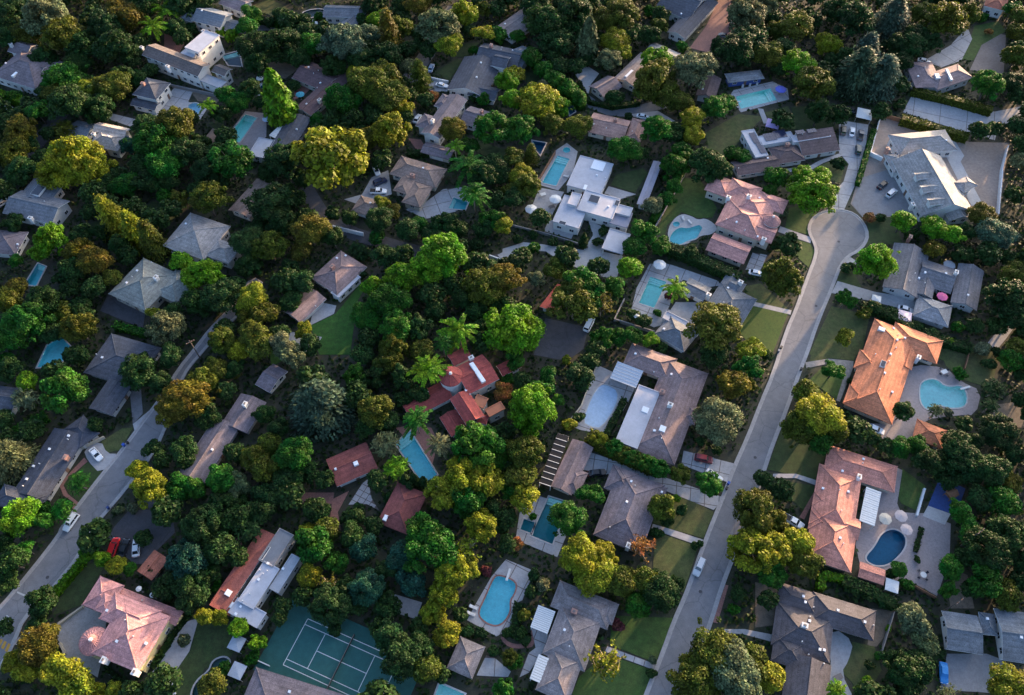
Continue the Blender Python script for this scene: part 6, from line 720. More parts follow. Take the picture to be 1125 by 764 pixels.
def surface(name, c1, c2, s1=.25, s2=3.0, v=.25, rough=.85, bump=0.0, courses=0.0, fine=9.0, fv=.2):
    """two-tone mottled surface: c1/c2 patches, plus medium and fine grain"""
    m, N, L, P = new_mat(name)
    g = N.new('ShaderNodeTexCoord').outputs['Object']
    f = ramp_noise(N, L, g, s1, 0, 1)
    c = mixcol(N, L, f, c1, c2)
    a = ramp_noise(N, L, g, s2, 1 - v, 1 + v)
    b = ramp_noise(N, L, g, fine, 1 - fv, 1 + fv, 2.0)
    k = mul(N, L, a, b)
    if courses:
        s = N.new('ShaderNodeSeparateXYZ'); L.new(g, s.inputs[0])
        q = N.new('ShaderNodeMath'); q.operation = 'MULTIPLY'; q.inputs[1].default_value = courses; L.new(s.outputs[2], q.inputs[0])
        fr = N.new('ShaderNodeMath'); fr.operation = 'FRACT'; L.new(q.outputs[0], fr.inputs[0])
        mr = N.new('ShaderNodeMapRange'); mr.inputs[3].default_value = .84; mr.inputs[4].default_value = 1.1; L.new(fr.outputs[0], mr.inputs[0])
        k = mul(N, L, k, mr.outputs[0])
    L.new(scaled(N, L, c, k), P.inputs['Base Color'])
    P.inputs['Roughness'].default_value = rough
    if bump:
        bn = N.new('ShaderNodeBump'); bn.inputs['Strength'].default_value = bump; bn.inputs['Distance'].default_value = .05
        L.new(b, bn.inputs['Height']); L.new(bn.outputs[0], P.inputs['Normal'])
    MATS[name] = m
    return m
def plain(name, c, rough=.6, metal=0.0, spec=.5):
    m, N, L, P = new_mat(name)
    g = N.new('ShaderNodeTexCoord').outputs['Object']
    k = ramp_noise(N, L, g, 4.0, .88, 1.1)
    L.new(scaled(N, L, c, k), P.inputs['Base Color'])
    P.inputs['Roughness'].default_value = rough; P.inputs['Metallic'].default_value = metal
    P.inputs['Specular IOR Level'].default_value = spec
    MATS[name] = m
    return m
def rf(name, c, d=.68, **k):
    surface('roof ' + name, tuple(v * 1.08 for v in c), tuple(v * d for v in c), s1=.28, s2=1.3, v=.2, fine=4.5, fv=.32, bump=.5, courses=2.6, rough=.88, **k)
for n, c in dict(palegrey=(.315,.29,.275), palegrey2=(.25,.25,.26), pinktile=(.50,.245,.21), pinktile2=(.56,.26,.235), greyshingle=(.16,.155,.17), greyshingle2=(.15,.16,.18),
        orangetile=(.58,.205,.10), salmontile=(.54,.225,.165), redtile=(.32,.06,.05), brownshingle=(.235,.165,.16), mauveshingle=(.175,.14,.152), taupeshingle=(.24,.20,.195),
        darkshingle=(.082,.074,.084), bluegrey=(.15,.17,.195), terracotta=(.38,.13,.08), brickred=(.33,.10,.075), maroon=(.21,.06,.052), darkbrown=(.125,.085,.085),
        slate=(.075,.08,.10), mauvepink=(.24,.175,.175), tanshingle=(.27,.19,.155), maroonshingle=(.125,.075,.08), tilebrown=(.14,.11,.10), tanpale=(.42,.35,.30),
        greengrey=(.21,.22,.20), darkslate=(.055,.062,.085), palepink=(.40,.235,.19)).items(): rf(n, c)
for n, c in dict(whiteflat=(.42,.425,.47), flatmauve=(.28,.275,.33), flatgrey=(.36,.37,.40), flatdark=(.16,.17,.19), orangeflat=(.40,.15,.08)).items():
    surface('roof ' + n, c, tuple(v * .82 for v in c), s1=.3, s2=1.2, v=.10, fine=4, fv=.08)
for n, c in dict(white=(.62,.60,.57), whitewash=(.70,.66,.60), cream=(.50,.43,.34), palewall=(.42,.41,.40), yellow=(.62,.50,.24), blue=(.04,.08,.26)).items():
    surface('wall ' + n, c, tuple(v * .88 for v in c), s1=.4, s2=2.0, v=.08, fine=8, fv=.06)
plain('blackpane', (.008,.009,.012), .5, 0, .2); plain('paleglass', (.30,.36,.44), .15); plain('trim', (.62,.61,.60)); plain('trimdark', (.16,.14,.13)); plain('pane', (.02,.025,.035), .12, 0, .8); plain('door', (.16,.09,.06)); plain('metal', (.5,.5,.52), .4, .6)
plain('brickchim', (.36,.19,.15)); plain('whitechim', (.66,.63,.60)); plain('skylight', (.72,.74,.78), .2); plain('skydark', (.035,.04,.055), .12); plain('solarcell', (.03,.035,.07), .15)
surface('ground', (.020,.028,.011), (.036,.032,.020), s1=.06, s2=.5, v=.4, fine=3, fv=.35)
for n, a, b in (('lawn',(.030,.072,.010),(.046,.082,.014)), ('lawn_dark',(.020,.044,.009),(.034,.054,.013)), ('lawn_dry',(.042,.070,.016),(.072,.076,.026)), ('lawn_vivid',(.020,.085,.008),(.028,.095,.010))):
    surface(n, a, tuple(q * .25 + p * .95 for p, q in zip(b, (.035, .02, .012))), s1=.16, s2=.7, v=.3, fine=5, fv=.3, rough=.95)
surface('lawn_stripe', (.036,.078,.010), (.058,.092,.014), s1=.25, s2=1.2, v=.2, fine=6, fv=.25, rough=.95)
surface('concrete', (.37,.36,.365), (.30,.295,.30), s1=.2, s2=1.1, v=.12, fine=5, fv=.1)
surface('palepave', (.42,.41,.40), (.36,.35,.35), s1=.2, s2=1.4, v=.1, fine=5, fv=.1)
surface('pinkpave', (.30,.255,.25), (.25,.215,.215), s1=.3, s2=1.6, v=.12, fine=5, fv=.14)
surface('gravel', (.225,.175,.145), (.275,.225,.195), s1=.12, s2=1.1, v=.16, fine=6, fv=.22)
surface('gravelpale', (.30,.275,.26), (.36,.33,.31), s1=.2, s2=1.3, v=.12, fine=6, fv=.18)
surface('brownpave', (.15,.125,.115), (.19,.16,.145), s1=.15, s2=1, v=.15, fine=6, fv=.15)
surface('asphalt', (.125,.125,.135), (.155,.155,.165), s1=.12, s2=.8, v=.13, fine=6, fv=.16)
surface('asphalt_light', (.17,.17,.18), (.21,.21,.22), s1=.15, s2=.8, v=.12, fine=6, fv=.15)
surface('asphalt_dark', (.05,.05,.058), (.075,.073,.08), s1=.15, s2=.8, v=.16, fine=6, fv=.2)
surface('road', (.145,.147,.160), (.178,.178,.190), s1=.09, s2=.6, v=.12, fine=7, fv=.16)
surface('mark white', (.5,.5,.5), (.38,.38,.38), s1=1.5, s2=4, v=.15); surface('mark yellow', (.5,.28,.04), (.4,.22,.04), s1=1.5, s2=4, v=.15)
surface('brick', (.27,.125,.10), (.21,.10,.085), s1=.4, s2=2.4, v=.2, fine=6, fv=.2)
surface('stonepath', (.33,.30,.27), (.20,.18,.16), s1=1.2, s2=2.4, v=.25, fine=6, fv=.2)
surface('joint', (.13,.095,.085), (.10,.085,.08), s1=.4, s2=2, v=.15)
surface('dirt', (.12,.095,.07), (.17,.135,.10), s1=.12, s2=.9, v=.25, fine=5, fv=.25)
surface('bluemat', (.02,.055,.19), (.025,.065,.21), s1=.3, s2=1.4, v=.15)
surface('court', (.020,.098,.090), (.026,.112,.100), s1=.15, s2=.7, v=.1, fine=5, fv=.08)
surface('courtout', (.015,.086,.074), (.019,.094,.082), s1=.15, s2=.7, v=.12, fine=5, fv=.1)
surface('kerb', (.34,.33,.33), (.27,.26,.26), s1=.2, s2=1.4, v=.12, fine=5, fv=.1)
surface('bark', (.11,.085,.065), (.07,.055,.045), s1=1.5, s2=5, v=.25)
surface('barkpale', (.34,.25,.17), (.22,.16,.11), s1=1.5, s2=5, v=.25)
surface('wood', (.25,.12,.06), (.18,.09,.05), s1=1, s2=4, v=.2)
for n, c in dict(white=(.70,.70,.70), grey=(.23,.22,.215), cream=(.48,.41,.31)).items(): surface('fence ' + n, c, tuple(v*.85 for v in c), s1=.5, s2=2, v=.1)
MATS['fence wood'] = MATS['wood']
for n, c in dict(white=(.60,.60,.59), cream=(.52,.45,.36), creampink=(.50,.40,.37), pink=(.68,.13,.27), grey=(.30,.31,.33), bluev=(.12,.14,.55), tealv=(.05,.30,.38), paleblue=(.42,.50,.62), purple=(.36,.28,.52), pinkwhite=(.66,.52,.55), greyc=(.34,.37,.42), brownc=(.22,.15,.11)).items(): plain('cloth ' + n, c, .8)
for n, c in dict(white=(.74,.75,.76), silver=(.55,.56,.58), black=(.012,.013,.016), maroon=(.16,.02,.028), red=(.42,.02,.025), navy=(.02,.03,.07), grey=(.11,.115,.125), olive=(.13,.125,.105), teal=(.03,.06,.07), paleblue=(.38,.45,.55), bluecover=(.02,.20,.52)).items(): plain('paint ' + n, c, .28 if n != 'bluecover' else .7)
plain('glass', (.015,.02,.028), .08, 0, .8); plain('tyre', (.02,.02,.02), .8); plain('rim', (.4,.4,.42), .35, .7); plain('lamp', (.75,.75,.72), .2); plain('taillamp', (.35,.02,.02), .3)
for n, c in dict(blue=(.02,.08,.40), black=(.02,.02,.022), bluegrey=(.14,.16,.2), navyb=(.015,.04,.16)).items(): plain('bin ' + n, c, .5)
plain('slide', (.03,.33,.18), .4); plain('orangeplastic', (.65,.22,.03), .5)

def leaf_material(name, trans=.28):
    m, N, L, P = new_mat(name)
    N.remove(P)
    out = [n for n in N if n.type == 'OUTPUT_MATERIAL'][0]
    oi = N.new('ShaderNodeObjectInfo'); g = N.new('ShaderNodeNewGeometry')
    co = N.new('ShaderNodeTexCoord').outputs['Object']
    a = N.new('ShaderNodeMapRange'); a.inputs[3].default_value = .45; a.inputs[4].default_value = 1.65
    L.new(g.outputs['Random Per Island'], a.inputs[0])
    ad = N.new('ShaderNodeVectorMath'); ad.operation = 'ADD'
    rv = N.new('ShaderNodeMath'); rv.operation = 'MULTIPLY'; rv.inputs[1].default_value = 37.0; L.new(oi.outputs['Random'], rv.inputs[0])
    L.new(co, ad.inputs[0]); L.new(rv.outputs[0], ad.inputs[1])
    b = ramp_noise(N, L, ad.outputs[0], 2.2, .55, 1.5, 2.0)
    k = mul(N, L, a.outputs[0], b)
    hsv = N.new('ShaderNodeHueSaturation')
    hr = ramp_noise(N, L, ad.outputs[0], 1.4, .484, .530, 1.0)  # hue noise imitates sunlit gold tops against green within a crown
    L.new(hr, hsv.inputs['Hue']); L.new(oi.outputs['Color'], hsv.inputs['Color'])
    c = scaled(N, L, hsv.outputs['Color'], k)
    df = N.new('ShaderNodeBsdfPrincipled'); df.inputs['Roughness'].default_value = .55; df.inputs['Specular IOR Level'].default_value = .12
    tr = N.new('ShaderNodeBsdfTranslucent')
    L.new(c, df.inputs['Base Color']); L.new(c, tr.inputs['Color'])
    mx = N.new('ShaderNodeMixShader'); mx.inputs[0].default_value = trans
    L.new(df.outputs[0], mx.inputs[1]); L.new(tr.outputs[0], mx.inputs[2]); L.new(mx.outputs[0], out.inputs['Surface'])
    MATS[name] = m
    return m
leaf_material('leaf', .34)
def add_cracks(name, scale, width, dark):
    m = MATS[name]; N, L = m.node_tree.nodes, m.node_tree.links; P = N['Principled BSDF']
    src = P.inputs['Base Color'].links[0].from_socket
    g = N.new('ShaderNodeTexCoord').outputs['Object']
    nz = N.new('ShaderNodeTexNoise'); nz.inputs['Scale'].default_value = .5; L.new(g, nz.inputs['Vector'])
    ad = N.new('ShaderNodeMix'); ad.data_type = 'RGBA'; ad.blend_type = 'ADD'; ad.inputs[0].default_value = 3.0; L.new(g, ad.inputs[6]); L.new(nz.outputs['Color'], ad.inputs[7])
    v = N.new('ShaderNodeTexVoronoi'); v.feature = 'DISTANCE_TO_EDGE'; v.inputs['Scale'].default_value = scale; L.new(ad.outputs[2], v.inputs['Vector'])
    r = N.new('ShaderNodeMapRange'); r.inputs[1].default_value = 0; r.inputs[2].default_value = width; r.inputs[3].default_value = dark; r.inputs[4].default_value = 1; L.new(v.outputs['Distance'], r.inputs[0])
    st = ramp_noise(N, L, g, .035, .86, 1.12, 4.0)
    L.new(scaled(N, L, src, mul(N, L, r.outputs[0], st)), P.inputs['Base Color'])
add_cracks('road', .11, .016, .72); add_cracks('asphalt_dark', .15, .015, .7); add_cracks('gravel', .02, .004, .9)
def water_material(name, tint, fac):
    m, N, L, P = new_mat(name)
    N.remove(P)
    out = [n for n in N if n.type == 'OUTPUT_MATERIAL'][0]
    g = N.new('ShaderNodeTexCoord').outputs['Object']
    t = N.new('ShaderNodeBsdfTransparent'); t.inputs['Color'].default_value = (*tint, 1)
    gl = N.new('ShaderNodeBsdfGlossy'); gl.inputs['Roughness'].default_value = .06
    n = N.new('ShaderNodeTexNoise'); n.inputs['Scale'].default_value = 2.2; L.new(g, n.inputs['Vector'])
    bp = N.new('ShaderNodeBump'); bp.inputs['Strength'].default_value = .35; bp.inputs['Distance'].default_value = .05
    L.new(n.outputs['Fac'], bp.inputs['Height']); L.new(bp.outputs[0], gl.inputs['Normal'])
    f = N.new('ShaderNodeFresnel'); f.inputs['IOR'].default_value = 1.33; L.new(bp.outputs[0], f.inputs['Normal'])
    mx = N.new('ShaderNodeMixShader'); L.new(f.outputs[0], mx.inputs[0]); L.new(t.outputs[0], mx.inputs[1]); L.new(gl.outputs[0], mx.inputs[2])
    L.new(mx.outputs[0], out.inputs['Surface'])
    MATS[name] = m
POOLCOL = dict(turq=(.42,.93,.82), pale=(.50,.74,.82), green=(.02,.085,.08), deep=(.03,.16,.28), navy=(.015,.06,.10), blue=(.28,.82,.80), aqua=(.60,.97,.88), navy2=(.02,.20,.32), teal=(.03,.30,.32), sky=(.30,.84,.86), teal2=(.08,.52,.56), cover=(.36,.48,.62))
for n, c in POOLCOL.items(): surface('basin ' + n, c, tuple(v * .9 for v in c), s1=.4, s2=1.2, v=.1, fine=4, fv=.08)
water_material('water', (.92, .99, 1.0), 0)

# ---------------------------------------------------------------- helpers
def mesh(name, V, F, mats, fm=None):
    me = bpy.data.meshes.new(name)
    me.from_pydata([tuple(v) for v in V], [], F)
    for m in (mats if isinstance(mats, (list, tuple)) else [mats]): me.materials.append(MATS[m])
    if fm is not None: me.polygons.foreach_set('material_index', fm)
    me.update()
    return me
def ob(name, me, parent=None, loc=(0, 0, 0), rz=0.0, **props):
    o = bpy.data.objects.new(name, me)
    o.location = loc; o.rotation_euler = (0, 0, rz)
    if parent is not None: o.parent = parent
    for k, v in props.items(): o[k] = v
    col.objects.link(o)
    return o
def empty(name, label, cat, loc, rz=0.0, group=None):
    o = ob(name, None, None, loc, rz, label=label, category=cat)
    o.empty_display_size = .5
    if group: o['group'] = group
    return o
class MB:
    def __init__(s): s.V, s.F, s.M = [], [], []
    def add(s, V, F, m=0):
        n = len(s.V); s.V += [tuple(v) for v in V]; s.F += [tuple(i + n for i in f) for f in F]; s.M += [m] * len(F); return s
    def box(s, x0, x1, y0, y1, z0, z1, m=0):
        return s.add([(x0,y0,z0),(x1,y0,z0),(x1,y1,z0),(x0,y1,z0),(x0,y0,z1),(x1,y0,z1),(x1,y1,z1),(x0,y1,z1)],
                     [(0,3,2,1),(4,5,6,7),(0,1,5,4),(1,2,6,5),(2,3,7,6),(3,0,4,7)], m)
    def cyl(s, x, y, z0, z1, r0, r1, n=10, m=0, cap=True):
        V = [(x + r0*math.cos(2*math.pi*i/n), y + r0*math.sin(2*math.pi*i/n), z0) for i in range(n)] + [(x + r1*math.cos(2*math.pi*i/n), y + r1*math.sin(2*math.pi*i/n), z1) for i in range(n)]
        F = [(i, (i+1) % n, n+(i+1) % n, n+i) for i in range(n)]
        if cap: F += [tuple(range(n))[::-1], tuple(range(n, 2*n))]
        return s.add(V, F, m)
    def tube(s, a, b, r0, r1, n=6, m=0):
        a, b = Vector(a), Vector(b); q = (b - a).to_track_quat('Z', 'Y'); l = (b - a).length
        V = [a + q @ Vector((r0*math.cos(2*math.pi*i/n), r0*math.sin(2*math.pi*i/n), 0)) for i in range(n)] + [a + q @ Vector((r1*math.cos(2*math.pi*i/n), r1*math.sin(2*math.pi*i/n), l)) for i in range(n)]
        return s.add(V, [(i, (i+1) % n, n+(i+1) % n, n+i) for i in range(n)] + [tuple(range(n))[::-1], tuple(range(n, 2*n))], m)
    def me(s, name, mats): return mesh(name, s.V, s.F, mats, s.M)
def inside(x, y, P):
    c = False; j = len(P) - 1
    for i in range(len(P)):
        if (P[i][1] > y) != (P[j][1] > y) and x < (P[j][0]-P[i][0])*(y-P[i][1])/(P[j][1]-P[i][1]) + P[i][0]: c = not c
        j = i
    return c
def overlap(P, Q):
    return any(inside(*p, Q) for p in P) or any(inside(*q, P) for q in Q)
HOLES = [p[4] for p in POOLS]
def flat_sheet(P, z, holes, skirt=0.0):
    """triangulated polygon with holes, optional downward skirt; returns V,F"""
    hs = [h for h in holes if overlap(P, h)]
    V = [Vector(p) for p in P]; E = [(i, (i+1) % len(P)) for i in range(len(P))]
    for h in hs:
        n = len(V); V += [Vector(p) for p in h]; E += [(n+i, n+(i+1) % len(h)) for i in range(len(h))]
    v2, e2, f2, _, _, _ = delaunay_2d_cdt(V, E, [], 0, 1e-4)
    F = []
    for f in f2:
        c = sum((v2[i] for i in f), Vector((0, 0))) / len(f)
        if inside(c.x, c.y, P) and not any(inside(c.x, c.y, h) for h in hs):
            a = (v2[f[1]]-v2[f[0]]).cross(v2[f[2]]-v2[f[0]])
            F.append(tuple(f) if a > 0 else tuple(f)[::-1])
    VV = [(v.x, v.y, z) for v in v2]
    if skirt and not hs:
        n = len(VV); VV += [(p[0], p[1], z) for p in P] + [(p[0], p[1], z - skirt) for p in P]; k = len(P)
        F += [(n+i, n+k+i, n+k+(i+1) % k, n+(i+1) % k) for i in range(k)]
    return VV, F
def clip(P, a, b):
    """keep the part of polygon P left of the line a->b"""
    out = []
    s = lambda p: (b[0]-a[0])*(p[1]-a[1]) - (b[1]-a[1])*(p[0]-a[0])
    for i in range(len(P)):
        p, q = P[i], P[(i+1) % len(P)]; sp, sq = s(p), s(q)
        if sp >= 0: out.append(p)
        if sp*sq < 0:
            t = sp/(sp-sq); out.append((p[0]+t*(q[0]-p[0]), p[1]+t*(q[1]-p[1])))
    return out
def area(P): return .5*sum(P[i][0]*P[(i+1) % len(P)][1]-P[(i+1) % len(P)][0]*P[i][1] for i in range(len(P)))
def offset_ring(P, w):
    if area(P) < 0: P = P[::-1]
    out = []
    n = len(P)
    for i in range(n):
        a, b, c = P[i-1], P[i], P[(i+1) % n]
        d1 = Vector((b[0]-a[0], b[1]-a[1])).normalized(); d2 = Vector((c[0]-b[0], c[1]-b[1])).normalized()
        n1 = Vector((d1.y, -d1.x)); n2 = Vector((d2.y, -d2.x)); m = (n1+n2)
        m = m.normalized() if m.length > 1e-4 else n1
        out.append((b[0]+m.x*w/max(.5, m.dot(n1)), b[1]+m.y*w/max(.5, m.dot(n1))))
    return P, out
def ring_mesh(name, P, w, z0, z1, mat):
    """raised band between polygon P and its outward offset"""
    A, B = offset_ring(P, w); n = len(A)
    V = [(*p, z1) for p in A] + [(*p, z1) for p in B] + [(*p, z0) for p in A] + [(*p, z0) for p in B]
    F = []
    for i in range(n):
        j = (i+1) % n
        F += [(i, n+i, n+j, j), (2*n+j, 2*n+i, i, j)[::-1], (n+i, 3*n+i, 3*n+j, n+j)]
    return mesh(name, V, F, mat)

# ---------------------------------------------------------------- ground, roads, paving, lawns
G = [(-900, -500), (900, -500), (900, 1200), (-900, 1200)]
V, F = flat_sheet(G, 0.0, HOLES)
ob('ground', mesh('ground', V, F, 'ground'), kind='structure')
zc = {'lawn': .02, 'yard': .045}
for i, (name, mat, slab, label, P) in enumerate(SHEETS):
    if area(P) < 0: P = P[::-1]
    z = {'lawn': .03, 'yard': .015}.get(name, .06) + .0004 * i
    V, F = flat_sheet(P, z, HOLES, .1)
    o = ob(name, mesh(name, V, F, 'joint' if slab else mat), kind='structure')
    if label: o['label'] = label
    if slab:
        k = max(range(len(P)), key=lambda i: math.dist(P[i], P[(i+1) % len(P)]))
        a, b = P[k], P[(k+1) % len(P)]; u = Vector((b[0]-a[0], b[1]-a[1])).normalized(); v = Vector((-u.y, u.x)); O = Vector(a)
        us = [(Vector(p)-O).dot(u) for p in P]; vs = [(Vector(p)-O).dot(v) for p in P]
        for iu in range(int(min(us)//slab), int(max(us)//slab)+1):
            for iv in range(int(min(vs)//slab), int(max(vs)//slab)+1):
                g = .09
                cs = [O+u*(slab*(iu+du)+su*g)+v*(slab*(iv+dv)+sv*g) for du, dv, su, sv in ((0,0,1,1),(1,0,-1,1),(1,1,-1,-1),(0,1,1,-1))]
                Q = list(P)
                for e in range(4):
                    Q = clip(Q, cs[e], cs[(e+1) % 4])
                    if len(Q) < 3: break
                if len(Q) < 3 or area(Q) < .5: continue
                V, F = flat_sheet(Q, z + .03 + random.uniform(0, .006), HOLES, .05)
                if F: ob('slab', mesh('slab', V, F, mat), o)
for i, (mat, P) in enumerate(LANES):
    V, F = flat_sheet(P, .05 + .003 * i, HOLES, .1)
    ob('lane' if 'asphalt' in mat else 'path', mesh('lane', V, F, mat), kind='structure')
for i, (label, P) in enumerate(ROADS):
    V, F = flat_sheet(P, .09 + .004 * i, [], .1)
    road = ob('road', mesh('road', V, F, 'road'), kind='structure')
    ob('kerb', ring_mesh('kerb', P, .45, 0.0, .21, 'kerb'), kind='structure')
    A, B = offset_ring(P, -.55)
    n = len(A); V = [(*p, .10 + .004*i) for p in A] + [(*p, .10 + .004*i) for p in B]
    ob('gutter', mesh('gutter', V, [(k, n+k, n+(k+1) % n, (k+1) % n)[::-1] for k in range(n)], 'kerb'), road)

for i, (c, P) in enumerate(MARKINGS):
    V, F = flat_sheet(P, .102 + .002 * i, [])
    ob('road_marking', mesh('road_marking', V, F, 'mark ' + c), road)

# ---------------------------------------------------------------- pools
def pool(name, label, cat, colour, P):
    if area(P) < 0: P = P[::-1]
    cx, cy = sum(p[0] for p in P)/len(P), sum(p[1] for p in P)/len(P)
    L = [(p[0]-cx, p[1]-cy) for p in P]; n = len(L)
    root = empty(name, label, cat, (cx, cy, 0))
    dep = .02 if colour == 'cover' else .7 if name != 'swimming_pool' else 1.5
    V, F = flat_sheet(L, -dep, [])
    k = len(V); V = V + [(*p, .06) for p in L] + [(*p, -dep) for p in L]
    F = F + [(k+i, k+(i+1) % n, k+n+(i+1) % n, k+n+i)[::-1] for i in range(n)]
    ob('basin', mesh('basin', V, F, 'basin ' + colour), root)
    if colour != 'cover':
        V, F = flat_sheet(L, -.12, [])
        ob('water', mesh('water', V, F, 'water'), root)
    else:
        V, F = flat_sheet(L, .02, [])
        ob('pool_cover', mesh('pool_cover', V, F, 'basin cover'), root)
    ob('coping', ring_mesh('coping', L, .38, 0.0, .17, 'brick' if 'brick' in label else 'palepave' if name != 'pond' else 'kerb'), root)
    if n == 4 and name == 'swimming_pool':          # shallow steps across one short side
        e = min(range(4), key=lambda i: math.dist(L[i], L[(i+1) % 4]) + (0 if L[i][1]+L[(i+1) % 4][1] > 0 else 2))
        a, b, c, d_ = [Vector(L[(e+q) % 4]) for q in range(4)]
        for q in range(3):
            t0, t1 = q*.05, (q+1)*.05
            pts = [a.lerp(d_, t0), b.lerp(c, t0), b.lerp(c, t1), a.lerp(d_, t1)]
            z = -.3 - .28*q
            V = [(*p, z) for p in pts] + [(*p, -1.49) for p in pts]
            ob('step', mesh('step', V, [(0,1,2,3), (2,3,7,6)[::-1], (0,3,7,4), (1,2,6,5)], 'basin aqua'), root)
for p in POOLS: pool(*p)

# ---------------------------------------------------------------- houses
def roof_z(w, x, y):
    cx, cy, a, L, D, kind, base, ev, pi, mt = w
    dx, dy = x-cx, y-cy; u = dx*math.cos(a)+dy*math.sin(a); v = -dx*math.sin(a)+dy*math.cos(a)
    if abs(u) > L/2 or abs(v) > D/2: return None
    if kind == 'flat': return ev
    if kind == 'shed': return ev + pi*(v+D/2)
    h = D/2-abs(v)
    if kind == 'hip': h = min(h, L/2-abs(u))
    return ev + pi*h
def house_z(h, x, y):
    zs = [z for z in (roof_z(w, x, y) for w in h['wings']) if z is not None]
    return max(zs) if zs else None
win = MB(); win.box(-.75,.75,-.06,.06,-.62,-.52); win.box(-.75,.75,-.06,.06,.52,.62); win.box(-.75,-.66,-.06,.06,-.52,.52); win.box(.66,.75,-.06,.06,-.52,.52); win.box(-.03,.03,-.05,.05,-.52,.52)
WIN = win.me('window', 'trim'); PANE = MB().box(-.66,.66,-.02,.02,-.52,.52).me('pane', 'pane')
DOOR = MB().box(-.5,.5,-.05,.05,0,2.1).me('door', 'door'); KNOB = MB().cyl(.38, 0, 1.0, 1.08, .05, .05, 6).me('handle', 'metal')
gar = MB().box(-2.4,2.4,-.05,.05,0,2.2).me('garage_door', 'trim')
vent_me = MB().box(-.28,.28,-.28,.28,-.1,.32).me('roof_vent', 'skylight')
pipe_me = MB().cyl(0,0,-.1,.45,.14,.14,8).me('vent_pipe', 'trim')
SOLAR_CELL = MB().box(-.5,.5,-.5,.5,0,.06).me('solar_panel', 'solarcell')
def upright(a):
    """the right-angled turn of a that keeps the local long axis nearest to the view's up direction"""
    return min((a+k*math.pi/2 for k in range(4)), key=lambda t: abs((t+math.pi) % (2*math.pi)-math.pi))
